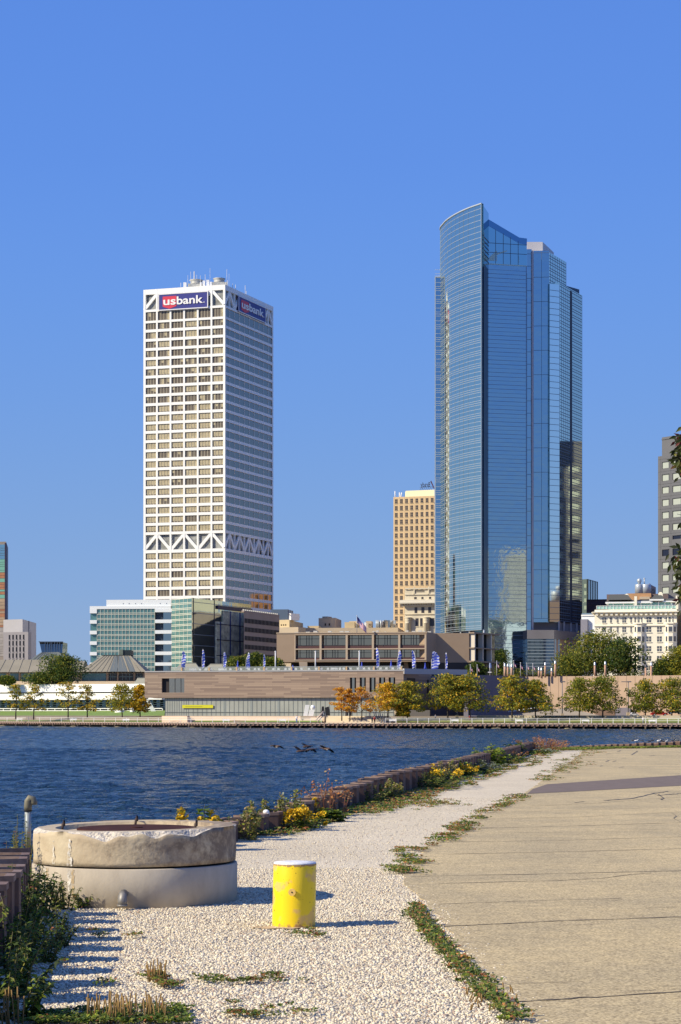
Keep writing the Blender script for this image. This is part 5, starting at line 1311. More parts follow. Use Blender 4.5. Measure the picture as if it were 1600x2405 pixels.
# plain abstract sculpture of leaning slabs; black blocks shape its dark reflection
D = 484; x = X(727, D); zb = Z(1681.5, D); t = thing('slab_group', 'white abstract sculpture of leaning slabs on a plinth before the glass wall', 'sculpture', (x, D, zb))
def slab(x0, x1, z0, z1, lean, dy=.4, yo=0):
    m = MB(); m.hexa([(x0, D-dy+yo, z0), (x1, D-dy+yo, z0), (x1, D+dy+yo, z0), (x0, D+dy+yo, z0), (x0+lean, D-dy+yo, z1), (x1+lean, D-dy+yo, z1), (x1+lean, D+dy+yo, z1), (x0+lean, D+dy+yo, z1)]); return m
slab(x-1.45, x-.45, zb, zb+2.6, .45).build('tall_slab', m_white, t); slab(x-.3, x+.9, zb, zb+1.5, .35).build('short_slab', m_white, t)
m = MB(); m.ball((x+.75, D, zb+1.95), .62, .5, .62, 0, 14, 9); m.build('round_stone', m_white, t)
m = MB(); m.box(x-2.1, x+1.5, D-1, D+1, zb-.75, zb-.01); m.build('plinth', m_step, t)
D = 486; x = X(765, D); zb = Z(1681, D); t = thing('slab_group', 'black blocks built as the dark reflection of the white sculpture at the glass wall', 'sculpture', (x, D, zb)); m = MB(); bk = M('reflection_black', (0.02, 0.02, 0.022), 0.5)
m.hexa([(x-1.1, D-.3, zb), (x-.1, D-.3, zb), (x-.1, D+.3, zb), (x-1.1, D+.3, zb), (x-.9, D-.3, zb+2.2), (x-.4, D-.3, zb+2.2), (x-.4, D+.3, zb+2.2), (x-.9, D+.3, zb+2.2)]); m.build('tall_slab', bk, t)
m = MB(); m.hexa([(x+.05, D-.3, zb), (x+1.1, D-.3, zb), (x+1.1, D+.3, zb), (x+.05, D+.3, zb), (x-.2, D-.3, zb+1.9), (x+.8, D-.3, zb+2.2), (x+.8, D+.3, zb+2.2), (x-.2, D+.3, zb+1.9)]); m.build('leaning_slab', bk, t)
m = MB(); m.box(x-1.2, x+1.2, D-.5, D+.5, zb-.7, zb-.005); m.build('plinth', m_step, t)

# ------------------------------------------------------------------ trees
LEAF = {}
def leafmat(n, c, tr=.4):
    if n not in LEAF: LEAF[n] = M(n, c, .6, var=(.7, .3, 2), transl=tr, spec=.3)
    return LEAF[n]
G_dark = leafmat('leaf_dark_green', (0.055, 0.10, 0.018)); G_mid = leafmat('leaf_green', (0.17, 0.215, 0.028)); G_lite = leafmat('leaf_yellow_green', (0.46, 0.42, 0.04))
Y_gold = leafmat('leaf_gold', (0.80, 0.50, 0.03)); Y_orange = leafmat('leaf_orange', (0.78, 0.36, 0.045)); G_olive = leafmat('leaf_olive', (0.29, 0.27, 0.04)); R_red = leafmat('leaf_russet', (0.26, 0.10, 0.045))
m_bark = M('bark', (0.075, 0.058, 0.045), .9, var=(4, .4), bump=(12, .5, .02))
def leaf_cards(mb, c, rx, ry, rz, n, size, mats, rnd, flat=.5):
    for _ in range(n):
        while True:
            a = Vector((rnd.uniform(-1, 1), rnd.uniform(-1, 1), rnd.uniform(-1, 1)))
            if a.length <= 1: break
        a = a*(a.length**-.25 if a.length > .05 else 1)
        p = Vector((c[0]+a.x*rx, c[1]+a.y*ry, c[2]+a.z*rz))
        nrm = Vector((rnd.gauss(0, 1), rnd.gauss(0, 1), rnd.gauss(0, 1)+flat*1.6)).normalized()
        u = nrm.orthogonal().normalized(); v = nrm.cross(u); th = rnd.uniform(0, 6.28); u2 = u*math.cos(th)+v*math.sin(th); v2 = nrm.cross(u2)
        s = size*rnd.uniform(.6, 1.35); l = s*rnd.uniform(1.1, 1.7)
        mi = rnd.choices(range(len(mats)), mats)[0] if not isinstance(mats, int) else mats
        mb.face([p-u2*l*.5, p-v2*s*.32-u2*l*.05, p+u2*l*.5, p+v2*s*.32+u2*l*.05], mi)
def tree_mesh(seed, H, W, style, weights, leaf=.42, dens=1.0):
    """returns (trunk MB, crown MB) about the origin; style 'tier' (layered locust), 'round' (dense), 'thin' (sparse)"""
    rnd = random.Random(seed); tk, cr = MB(), MB()
    th = H*(.24 if style != 'round' else .2)
    top = Vector((rnd.gauss(0, .02)*H, rnd.gauss(0, .02)*H, H*.9))
    tk.tube([(0, 0, -.6), (0, 0, th*.5), (top.x*.3, top.y*.3, th), (top.x*.7, top.y*.7, H*.62), top], [H*.022, H*.018, H*.015, H*.009, H*.003], 7)
    nl = {'tier': 24, 'round': 24, 'thin': 13}[style]
    for i in range(nl):
        s = (i+.5)/nl; a = i*2.399+rnd.uniform(-.4, .4)
        if style == 'round': z = H*(.20+.74*s); prof = math.sin(math.pi*(.12+.80*s))**.6
        else: z = H*(.22+.72*s); prof = (1-max(0, s-.18)*.78)*(.8 if s < .08 else 1)*rnd.uniform(.66, 1.12)
        r = W*.5*prof*rnd.uniform(.62, 1.12)*.9
        st = Vector((top.x*s, top.y*s, max(th*.85, z-r*.55))); en = Vector((math.cos(a)*r, math.sin(a)*r, z))
        mid = (st+en)/2+Vector((0, 0, r*.08)); tk.tube([st, mid, en], [H*.0075, H*.005, H*.002], 5)
        cw = W*(.17 if style == 'tier' else .20 if style == 'round' else .14)*rnd.uniform(.75, 1.25)
        wt = list(weights); k = rnd.randrange(len(wt)); wt[k] *= 2.2
        n = int({'tier': 70, 'round': 85, 'thin': 40}[style]*dens)
        leaf_cards(cr, en, cw, cw, cw*(.42 if style != 'round' else .7), n, leaf, wt, rnd)
        leaf_cards(cr, mid+Vector((0, 0, cw*.3)), cw*.8, cw*.8, cw*.4, int(n*.55), leaf, wt, rnd)
        if style == 'round':
            leaf_cards(cr, st.lerp(en, .4)+Vector((0, 0, H*.05)), cw, cw, cw*.8, int(n*.5), leaf, wt, rnd)
    leaf_cards(cr, (top.x, top.y, H*.93), W*.13, W*.13, H*.07, int(60*dens), leaf, weights, rnd)
    return tk, cr
def tree(label, px, ybase, ytop, wpx, D, style, mats, weights, seed, group, name='tree', cat='tree', leaf=.42, dens=1.0, zb=None):
    x = X(px, D); z = Z(ybase, D) if zb is None else zb; H = Z(ytop, D)-z; W = wpx*D/F
    tk, cr = tree_mesh(seed, H, W, style, weights, leaf, dens)
    t = thing(name, label, cat, (x, D, z), group)
    for mb in (tk, cr): mb.v = [(a+x, b+D, c+z) for a, b, c in mb.v]
    tk.build('trunk', m_bark, t); cr.build('crown', mats, t)
    return t
GA = 'young street trees on the left lawn'; GB = 'autumn trees along the right-hand promenade'; GC = 'green trees on the upper terrace'
A = [G_mid, G_lite, Y_gold, G_olive]
for lab, px, yb, yt, w, wt, sd in (
    ('thin yellow-green tree, leftmost on the lawn', 37, 1684, 1606, 58, (3, 4, 2.5, 2), 1),
    ('yellow-green tree, second from the left edge on the lawn', 79, 1685, 1608, 64, (2, 4, 4, 2), 2),
    ('yellow-tinged lawn tree with a golden lower left side', 160, 1686, 1600, 66, (2, 4, 4, 2), 3),
    ('lawn tree with an orange lower left branch before the white wing', 205, 1687, 1607, 64, (3, 3, 4, 2), 4),
    ('fuller green lawn tree above the squat white pod', 287, 1687, 1608, 74, (4, 4, 1.5, 2), 5),
    ('slim orange-tinged lawn tree beside the museum corner', 329, 1688, 1606, 48, (1, 2, 6, 1), 6)):
    tree(lab, px, yb, yt, w*1.25, 541 if px < 250 else 535, 'thin' if px < 250 else 'tier', A, wt, sd, GA, leaf=.40, dens=1.2)
B = [G_mid, G_lite, Y_gold, Y_orange, G_olive]
for lab, px, yb, yt, w, wt, sd, st in (
    ('pale orange tree, leftmost of the right-hand row', 803, 1687, 1613, 50, (0, .5, 2, 6, 0), 11, 'thin'),
    ('pale orange twin tree overlapping the leftmost orange one', 822, 1687, 1617, 44, (0, .5, 2, 6, 0), 12, 'thin'),
    ('sparse orange tree below the narrow museum windows', 850, 1687, 1612, 52, (0, .3, 2, 6, 0), 13, 'thin'),
    ('golden yellow tree left of the museum corner', 911, 1688, 1603, 74, (.3, 2, 7, 2, .5), 14, 'tier'),
    ('green and gold tree standing before the museum corner', 957, 1687, 1599, 80, (4, 4, 2, 0, 3), 15, 'tier'),
    ('broad yellow-green tree right of the museum corner', 1052, 1689, 1583, 92, (6, 5, 2.4, 0, 2), 16, 'tier'),
    ('broad dense yellow-green tree before the shaded wall', 1104, 1690, 1584, 88, (6.5, 4.5, 2.2, .3, 3), 17, 'tier'),
    ('gold-flecked tree left of the ramp', 1203, 1691, 1586, 82, (6, 4.5, 2.8, .3, 2), 18, 'tier'),
    ('golden green tree standing before the ramp', 1258, 1692, 1596, 84, (6.5, 4, 2.4, .3, 2), 19, 'tier'),
    ('olive tree below the two right-hand brick pillars', 1361, 1692, 1592, 80, (7, 4, .7, 0, 2), 20, 'tier'),
    ('darker olive tree before the dark wall panel', 1416, 1692, 1588, 84, (8, 3, .5, 0, 3), 21, 'tier'),
    ('thin olive tree left of the red car', 1516, 1694, 1598, 74, (7, 4, 1, 0, 2), 22, 'tier'),
    ('yellow-green tree at the right end of the row', 1578, 1694, 1593, 88, (6, 5, 1.8, .2, 2), 23, 'tier'),
    ('small green sapling under the tree at the museum corner', 947, 1688, 1655, 26, (3, 4, 2, 0, 2), 24, 'tier')):
    tree(lab, px, yb, yt, w*1.36, 474 if px < 1150 else 466, st, B, wt, sd, GB, leaf=.40 if st == 'tier' else .36, dens=1.4)
Cc = [G_dark, G_mid, G_olive, G_lite]
zt_ = Z(1589, 522)-.3
for lab, px, yb, yt, w, D, wt, sd in (
    ('rounded dark green tree before the left pavilion', 146, 1608, 1541, 98, 627, (5, 2, 1, .2), 31),
    ('low dark green bush left of the rounded pavilion tree', 98, 1608, 1583, 66, 626, (5, 3, 1, .3), 32),
    ('small green bush at the left edge before the pavilion', 14, 1608, 1590, 40, 626, (4, 4, 1, 1), 33),
    ('large mid green tree on the terrace left of the dark green one', 1400, 1600, 1488, 128, 545, (1.5, 4, 3, 1.2), 34),
    ('large dark green tree before the cream apartment house', 1458, 1600, 1502, 118, 538, (6, 2, 1, .1), 35),
    ('spreading olive tree at the left foot of the big terrace trees', 1344, 1598, 1538, 84, 538, (2, 4, 3, 1), 36),
    ('dark conifer-like tree before the bay windows', 1560, 1600, 1550, 60, 535, (6, 2, .5, 0), 37),
    ('yellow-green tree at the right edge above the retaining wall', 1596, 1604, 1518, 62, 533, (.6, 3, 3, 5), 38),
    ('dark green tree tucked behind the memorial hall', 1172, 1600, 1524, 50, 600, (6, 1.5, .6, 0), 39),
    ('green tree behind the leftmost white mast', 640, 1590, 1545, 52, 540, (3, 5, 1, .4), 40),
    ('green tree behind the fourth feather flag', 602, 1590, 1536, 62, 545, (3, 5, 1, .4), 41),
    ('green tree behind the folded blue parasols', 558, 1590, 1543, 54, 540, (3, 5, 1, .4), 42),
    ('dark green tree below the memorial hall corner', 1120, 1596, 1558, 46, 560, (6, 2, .5, 0), 43)):
    tree(lab, px, yb, yt, w*1.15, D, 'round', Cc, wt, sd, GC, leaf=.55 if w > 90 else .45, dens=1.25 if w > 90 else 1)
# hedge on the terrace
t = thing('hedge', 'long clipped green hedge on top of the retaining wall', 'hedge', (X(1290, 533), 533, zt_)); m = MB(); rnd = random.Random(5)
for px in range(1165, 1345, 6): leaf_cards(m, (X(px, 533), 533, zt_+1.2), 1.2, 1.0, 1.5, 46, .4, (3, 4, 2, .5), rnd)
for px in range(1480, 1620, 6): leaf_cards(m, (X(px, 533), 533, zt_+.7), 1.2, 1.0, 1.0, 40, .4, (4, 4, 2, .5), rnd)
m.build('foliage', Cc, t); m = MB(); m.box(X(1165, 533), X(1345, 533), 532.6, 533.4, zt_-.2, zt_+1.0); m.build('stems', m_bark, t)
t = thing('shrub_border', 'dark red-green shrub border between road wall and promenade', 'shrubs', (X(1300, 470), 470, 0)); m = MB(); rnd = random.Random(8)
for px in range(1260, 1380, 5): leaf_cards(m, (X(px, 470), 470, .5), .8, .7, .5, 30, .3, (5, 2, 2, 0), rnd)
m.build('foliage', [G_dark, G_mid, R_red, G_lite], t)

# ------------------------------------------------------------------ roof terrace of the museum: flags, masts, parasols
m_pole = M('flag_pole', (0.55, 0.55, 0.55), .5, .3); m_blue = M('flag_blue', (0.07, 0.11, 0.60), .7, transl=.2); m_fw = M('flag_white', (0.74, 0.76, 0.85), .7, transl=.25)
ZR = Z(1577, MZ)
def feather(lab, px, yt, yb, wpx, lean):
    D = RD(px); x = X(px, D); z0, z1 = Z(yb, D), Z(yt, D); H = z1-z0; W = wpx*D/F; zr = ZR if px < 946 else Z(1585, MZ)
    t = thing('feather_flag', lab, 'flag', (x, D, zr), 'blue and white feather flags on the museum roof')
    m = MB(); pts = [(x-W*.5*(1 if lean >= 0 else -1), D, zr-.1), (x-W*.5*(1 if lean >= 0 else -1)+lean*.3, D, z0+H*.6), (x+lean*.7, D, z1)]; m.tube(pts, .06, 5); m.build('pole', m_pole, t)
    m = MB(); n = 13
    for k in range(n):
        s0, s1 = k/n, (k+1)/n
        def edge(s):
            l = x-W*.5+lean*s; r = l+W*(1-abs(s-.42)**2*1.6)*(1 if s < .95 else .4)*(0.92+.08*math.sin(s*20))
            return l, r
        (l0, r0), (l1, r1) = edge(s0), edge(s1); yw = .25*math.sin(s0*7+px); yw1 = .25*math.sin(s1*7+px); sk = H/n*.7
        q = [(l0, D+yw, z0+H*s0), (r0, D-yw, z0+H*s0+sk), (r1, D-yw1, z0+H*s1+sk), (l1, D+yw1, z0+H*s1)]
        m.face(q, 0 if k % 2 else 1)
        # small offset pattern on the stripes
        if k % 2 == 0 and r0-l0 > .3:
            a = Vector(q[0]).lerp(Vector(q[1]), .3)+Vector((0, -.03, .05)); b = Vector(q[0]).lerp(Vector(q[1]), .7)+Vector((0, -.03, .05)); m.face([a, b, b+Vector((0, 0, H/n*.5)), a+Vector((0, 0, H/n*.5))], 0)
    m.build('banner', [m_blue, m_fw], t)
feather('blue and white feather flag, leftmost on the museum roof', 431, 1531, 1573, 11, .3)
feather('narrow feather flag, second from the left on the museum roof', 478, 1527, 1571, 7, .1)
feather('feather flag above the folded parasol, third from the left', 528, 1533, 1570, 8, .2)
feather('slim leaning feather flag, fourth from the left', 580, 1534, 1573, 7, .7)
feather('thin feather flag left of the leftmost white mast', 621, 1538, 1574, 5, .1)
feather('feather flag before the fourth window bay of the memorial hall', 888, 1523, 1570, 7, -.1)
feather('leaning feather flag touching the rightmost white mast', 937, 1529, 1573, 9, .5)
feather('feather flag before the fifth window bay of the memorial hall', 973, 1529, 1571, 8, -.2)
feather('widest billowing feather flag, below the hall corner', 1023, 1532, 1577, 20, .3)
feather('thin feather flag, rightmost on the museum roof', 1049, 1534, 1577, 5, .05)
for px, y, lab in ((647, 1530.5, 'white mast left of the memorial hall'), (741, 1530.5, 'white mast before the first window bays of the hall'), (844, 1530, 'white mast before the middle of the memorial hall'), (940.5, 1534, 'white mast touching a leaning feather flag')):
    D = RD(min(px, 945))+.8; t = thing('mast', lab, 'mast', (X(px, D), D, ZR), 'white masts on the museum roof'); m = MB(); m.tube([(X(px, D), D, ZR), (X(px, D), D, Z(y, D))], [.17, .13], 8); m.build('pole', m_whitep, t); m = MB(); m.ball((X(px, D), D, Z(y, D)), .2, .2, .2); m.build('cap', m_whitep, t)
for px, yt, yb, w, lab in ((527, 1556, 1570, 7, 'folded blue parasol under the third feather flag'), (558.5, 1551, 1571, 6, 'folded blue parasol left of the slim leaning flag'), (586, 1553, 1571, 5, 'folded blue parasol right of the slim leaning flag'), (688, 1562, 1575, 9, 'wide folded blue parasol between the two left masts'),
                         (850, 1554, 1572, 7, 'folded blue parasol right of the middle mast'), (919, 1550, 1570, 7, 'folded blue parasol left of the mast with the flag'), (999, 1556, 1574, 7, 'folded blue parasol left of the widest flag')):
    D = RD(px)+1.6; x = X(px, D); z0, z1 = Z(yb, D), Z(yt, D); w *= D/F*.5; zb = ZR if px < 946 else Z(1585, MZ); t = thing('parasol', lab, 'parasol', (x, D, zb), 'folded blue parasols on the museum roof'); m = MB()
    m.lathe((x, D), [(w*.9, z0), (w, z0+.2), (w*.55, z0+(z1-z0)*.5), (w*.3, z0+(z1-z0)*.85), (.03, z1)], 8); m.build('canopy', m_blue, t); m = MB(); m.tube([(x, D, zb), (x, D, z0+.3)], .05, 5); m.build('pole', m_pole, t)
t = thing('balustrade', 'glass balustrade along the museum roof edge', 'railing', (X(700, 512), 512, ZR)); f = Fc(MF.P(MF.t(400), 0, -.5)[:2], MF.P(MF.t(946), 0, -.5)[:2]); m = MB(); zz = ZR-.1
f.box(m, 0, f.L, zz+.3, zz+1.3, -.04, 0); bgm = M('balustrade_glass', (0.42, 0.46, 0.41), .15, spec=.4); bgm.node_tree.nodes['Principled BSDF'].inputs['Alpha'].default_value = .32; m.build('glass', bgm, t); m = MB(); f.box(m, 0, f.L, zz+1.3, zz+1.36, -.06, .02); m.build('rail', m_steel, t)
for k in range(9):
    px = 426+k*64.5; u = f.t(px); m = MB(); f.box(m, u, u+.35, zz+.25, zz+1.25, .01, .35); m.build('planter', M('planter_tan', (0.55, 0.38, 0.2), .8), t)
rnd = random.Random(9)
for k in range(34):
    px = 470+k*14.2+rnd.uniform(-4, 4); D = RD(px)-.7; x = X(px, D); z = ZR
    t = thing('terrace_chair', 'white chair at the roof edge of the timber-clad museum', 'chair', (x, D, z), 'white chairs along the museum roof edge')
    m = MB(); m.box(x-.3, x+.3, D-.3, D+.3, z+.38, z+.46); m.build('seat', m_whitep, t); m = MB(); m.box(x-.3, x+.3, D+.3, D+.36, z+.46, z+.95); m.build('backrest', m_whitep, t)
    m = MB()
    for sx in (-.26, .22):
        for sy in (-.26, .22): m.box(x+sx, x+sx+.05, D+sy, D+sy+.05, z, z+.38)
    m.build('legs', m_whitep, t)
for px, w, lab in ((453, 17, 'white roof box left of the second feather flag'), (524, 17, 'white roof box under the third feather flag'), (785, 17, 'white roof box above the museum boards near the middle mast')):
    D = RD(px)+2.6; x = X(px, D); z = ZR; t = thing('roof_box', lab, 'box', (x, D, z), 'white boxes on the museum roof'); h = w*D/F/2; m = MB(); m.box(x-h, x+h, D, D+1, z+.5, z+1.0); m.build('box', m_whitep, t); m = MB(); m.box(x-h*.9, x+h*.9, D+.1, D+.9, z, z+.5); m.build('base', m_steel, t)

# ------------------------------------------------------------------ national flags, brick pillars, lamps
m_red = M('flag_red', (0.55, 0.05, 0.07), .7, transl=.2); m_navy = M('flag_navy', (0.04, 0.05, 0.22), .7)
def us_flag(lab, px, ybase, ytop, w, h, D, drop=.35):
    x = X(px, D); z0, z1 = Z(ybase, D), Z(ytop, D); t = thing('flagpole', lab, 'flag', (x, D, z0), 'national flags on poles'); m = MB(); m.tube([(x, D, z0), (x, D, z1)], [.09, .05], 6); m.build('pole', m_pole, t); m = MB(); m.ball((x, D, z1), .14, .14, .14); m.build('finial', m_pole, t)
    W, H = w*D/F, h*D/F; n = 6; m = MB()
    def P(s, v): return (x+.05+W*s, D+.25*math.sin(s*7), z1-.2-H*v-W*s*drop*1.6+.12*math.sin(s*9))
    for r in range(13):
        for k in range(n):
            m.face([P(k/n, (r+1)/13), P((k+1)/n, (r+1)/13), P((k+1)/n, r/13), P(k/n, r/13)], 0 if r % 2 == 0 else 1)
    for k in range(3):
        a = [Vector(P(k/n, .54)), Vector(P((k+1)/n, .54)), Vector(P((k+1)/n, 0)), Vector(P(k/n, 0))]; m.face([q+Vector((0, -.02, 0)) for q in a], 2)
    m.build('flag', [m_red, m_fw, m_navy], t)
us_flag('large national flag flying above the memorial hall roof', 838.5, 1486, 1446, 22, 15, 560, .75)
for px, yb, yt, lab in ((1105, 1590, 1562, 'drooping national flag, leftmost below the hall corner'), (1121, 1590, 1562, 'drooping national flag, second from the hall corner'), (1167, 1588, 1553, 'national flag on a tall pole beside the blue flag'), (1184, 1588, 1557, 'national flag behind the three close brick pillars'), (1199, 1588, 1557, 'small national flag right behind the close brick pillars'),
                       (1207, 1588, 1552, 'national flag just right of the close brick pillars'), (1223, 1588, 1557, 'national flag, second right of the close pillars'), (1238, 1588, 1558, 'national flag, third right of the close pillars'), (1252, 1588, 1559, 'national flag, rightmost before the blue podium glass')):
    us_flag(lab, px, yb, yt, 5.5, 5.5, 530, 1.3)
D = 528; x = X(1151, D); t = thing('flagpole', 'blue flag on a pole below the hall corner', 'flag', (x, D, Z(1590, D)), 'national flags on poles'); m = MB(); m.tube([(x, D, Z(1590, D)), (x, D, Z(1557, D))], .08, 6); m.build('pole', m_pole, t)
m = MB(); m.hexa([(x-.2, D, Z(1568, D)), (x+.35, D, Z(1569, D)), (x+.35, D+.1, Z(1569, D)), (x-.2, D+.1, Z(1568, D)), (x-.15, D, Z(1557.5, D)), (x+.3, D, Z(1557.5, D)), (x+.3, D+.1, Z(1557.5, D)), (x-.15, D+.1, Z(1557.5, D))]); m.build('flag', M('flag_sky_blue', (0.08, 0.22, 0.62), .7), t)
m = MB(); m.box(x-.5, x+.4, D-.1, D, Z(1580, D), Z(1578, D)); m.build('plate', m_whitep, t)
pil = M('pillar_brick', (0.50, 0.31, 0.21), .85, var=(1.5, .2)); capm = M('pillar_cap', (0.52, 0.56, 0.60), .3, .3)
for px, yt, w, D, lab in ((1186, 1558, 4.2, 522, 'brick pillar, leftmost of the three standing close together'), (1193, 1559, 4.2, 524, 'brick pillar, middle of the three standing close together'), (1202, 1560, 4.4, 522, 'brick pillar, rightmost of the three standing close together'),
                         (1266, 1567, 4.2, 520, 'short brick pillar, left of a pair before the podium glass'), (1272, 1568, 4.2, 522, 'short brick pillar, right of a pair before the podium glass'), (1281, 1555.5, 4.6, 520, 'tall brick pillar with a pale cap right of the short pair'),
                         (1296, 1569, 4.0, 522, 'short brick pillar beside the tallest one'), (1304.5, 1552, 5.0, 519, 'tallest brick pillar, with a pale cap, left of the big terrace trees'), (1397.5, 1555, 4.8, 516, 'brick pillar before the mid green terrace tree'), (1422, 1553.5, 4.8, 515, 'brick pillar right of the one before the mid green tree'),
                         (1517, 1560, 4.6, 511, 'dark-capped brick pillar before the cream apartment house'), (1530, 1556, 5.0, 510, 'plain brick pillar, rightmost of all')):
    x = X(px, D); z1 = Z(yt, D); r = w*D/F/2; zb = zt_ if px < 1500 else zt_-2.5; t = thing('brick_pillar', lab, 'pillar', (x, D, zb), 'brick pillars along the terrace edge'); m = MB(); m.lathe((x, D), [(r, zb), (r, z1-.9)], 10); m.build('shaft', pil, t)
    m = MB(); m.lathe((x, D), [(r*1.05, z1-.9), (r*1.05, z1-.6), (r*.9, z1-.55), (r*.9, z1-.1), (r*.5, z1)], 10); m.build('cap', capm if px != 1517 else M('cap_dark', (.06, .06, .07), .4), t)
for px, yt, yb, lab in ((1321, 1602, 1685, 'grey street lamp standing by the ramp'), (1476, 1602, 1682, 'twin-headed street lamp before the retaining wall'), (1074, 1655, 1692, 'short lamp post with a tan base under the broad trees')):
    D = 478; x = X(px, D); z0, z1 = Z(yb, D), Z(yt, D); t = thing('street_lamp', lab, 'lamp', (x, D, z0), 'street lamps by the promenade'); m = MB(); m.tube([(x, D, z0), (x, D, z1)], [.14, .09], 7); m.build('pole', M('lamp_grey', (.16, .16, .17), .5), t)
    m = MB(); m.box(x-.2, x+.7, D-.2, D+.2, z1-.05, z1+.2)
    if px == 1476: m.box(x-1.6, x-.21, D-.15, D+.15, z1-.02, z1+.15)
    m.build('lamp_head', M('lamp_grey', (0, 0, 0)), t); m = MB(); m.box(x-.35, x+.35, D-.35, D+.35, z0-.3, z0+.9 if px != 1074 else z0+1.3); m.build('base', M('lamp_base_tan', (.48, .38, .24), .8), t)
# benches
for px, lab in ((45, 'white bench near the left edge of the promenade'), (172, 'white bench under the golden-sided lawn tree'), (296, 'white bench under the fuller green lawn tree'), (531, 'white bench below the glass wall left of the steps'), (664, 'white bench left of the person in blue'), (923, 'white bench right of the beige steps'), (1069, 'white bench under the broad yellow-green tree'), (1220, 'white bench under the gold-flecked tree'), (1376, 'white bench under the olive trees'), (1533, 'white bench right of the person in white'),):
    p = pier_at(px, 3.4); t = thing('bench', lab, 'bench', (p.x, p.y, -.6), 'white benches on the promenade'); m = MB(); m.box(p.x-.85, p.x+.85, p.y-.25, p.y+.25, -.2, -.1); m.build('seat', m_white, t); m = MB(); m.box(p.x-.85, p.x+.85, p.y+.25, p.y+.31, -.05, .22); m.build('backrest', m_white, t)
    for s in (-.7, .62): m = MB(); m.box(p.x+s, p.x+s+.08, p.y-.22, p.y+.22, -.6, -.2); m.build('leg', m_white, t)
# bins
for px, lab in ((814, 'dark litter bin, left of a pair under the orange trees'), (823, 'dark litter bin, right of a pair under the orange trees')):
    D = 481; x = X(px, D); z = Z(1683, D); t = thing('litter_bin', lab, 'bin', (x, D, z), 'litter bins'); m = MB(); m.lathe((x, D), [(.32, z-.3), (.36, z+.9)], 10); m.build('body', M('bin_black', (.025, .025, .03), .5), t); m = MB(); m.lathe((x, D), [(.4, z+.9), (.4, z+1.0), (.25, z+1.12)], 10); m.build('lid', M('bin_black', (0, 0, 0)), t)
# cars
def car(lab, px, yb, wpx, D, paint, suv=False):
    x = X(px, D); z = Z(yb, D); L = wpx*D/F; h = L*(.40 if suv else .31); W = 1.75; t = thing('parked_car', lab, 'car', (x, D, z), 'cars on the shore road')
    def prof(pts, y0, y1, mat, nm):
        m = MB(); n = len(pts); i = 0
        for k in range(n):
            a, b = pts[k], pts[(k+1) % n]; m.face([(x+a[0], y0, z+a[1]), (x+b[0], y0, z+b[1]), (x+b[0], y1, z+b[1]), (x+a[0], y1, z+a[1])])
        m.face([(x+a, y0, z+b) for a, b in pts]); m.face([(x+a, y1, z+b) for a, b in reversed(pts)]); return m.build(nm, mat, t)
    h2 = L/2; b0 = h*.22
    prof([(-h2, b0), (h2, b0), (h2*.99, h*.50), (h2*.62, h*.60), (-h2*.80, h*.62), (-h2, h*.52)], D-W/2, D+W/2, paint, 'body')
    prof([(-h2*.74, h*.62), (h2*.56, h*.60), (h2*.22, h), (-h2*.48, h)], D-W/2+.1, D+W/2-.1, paint, 'cabin')
    m = MB(); m.face([(x-h2*.64, D-W/2+.08, z+h*.66), (x-.03*h2, D-W/2+.08, z+h*.66), (x-.03*h2, D-W/2+.08, z+h*.94), (x-h2*.44, D-W/2+.08, z+h*.94)]); m.face([(x+.02*h2, D-W/2+.08, z+h*.66), (x+h2*.46, D-W/2+.08, z+h*.66), (x+h2*.2, D-W/2+.08, z+h*.94), (x+.02*h2, D-W/2+.08, z+h*.94)]); m.build('side_window', m_dkglass, t)
    for s in (-.62, .62):
        for yy in (D-W/2-.02, D+W/2-.2):
            m = MB(); m.tube([(x+h2*s, yy, z+h*.23), (x+h2*s, yy+.22, z+h*.23)], h*.23, 12); wv = m.build('wheel', M('tyre', (.02, .02, .02), .8), t)
            if yy < D: m = MB(); m.tube([(x+h2*s, yy-.02, z+h*.23), (x+h2*s, yy, z+h*.23)], h*.13, 10); m.build('rim', m_steel, wv)
    for s, mt in ((-.97, M('tail_red', (.3, .02, .02), .4)), (.95, m_whitep)): m = MB(); m.box(x+h2*s-.08, x+h2*s+.08, D-W/2-.03, D-W/2+.3, z+h*.42, z+h*.52); m.build('lamp', mt, t)
car('red estate car on the shore road near the right edge', 1549, 1681.5, 40, 477, M('car_red', (.45, .012, .02), .3))
car('dark car close behind the red one at the right edge', 1586, 1678, 34, 481, M('car_black', (.02, .022, .03), .3), True)
car('white van half hidden by a thin olive tree', 1489, 1681.5, 20, 478, M('car_white', (.75, .75, .74), .4), True)
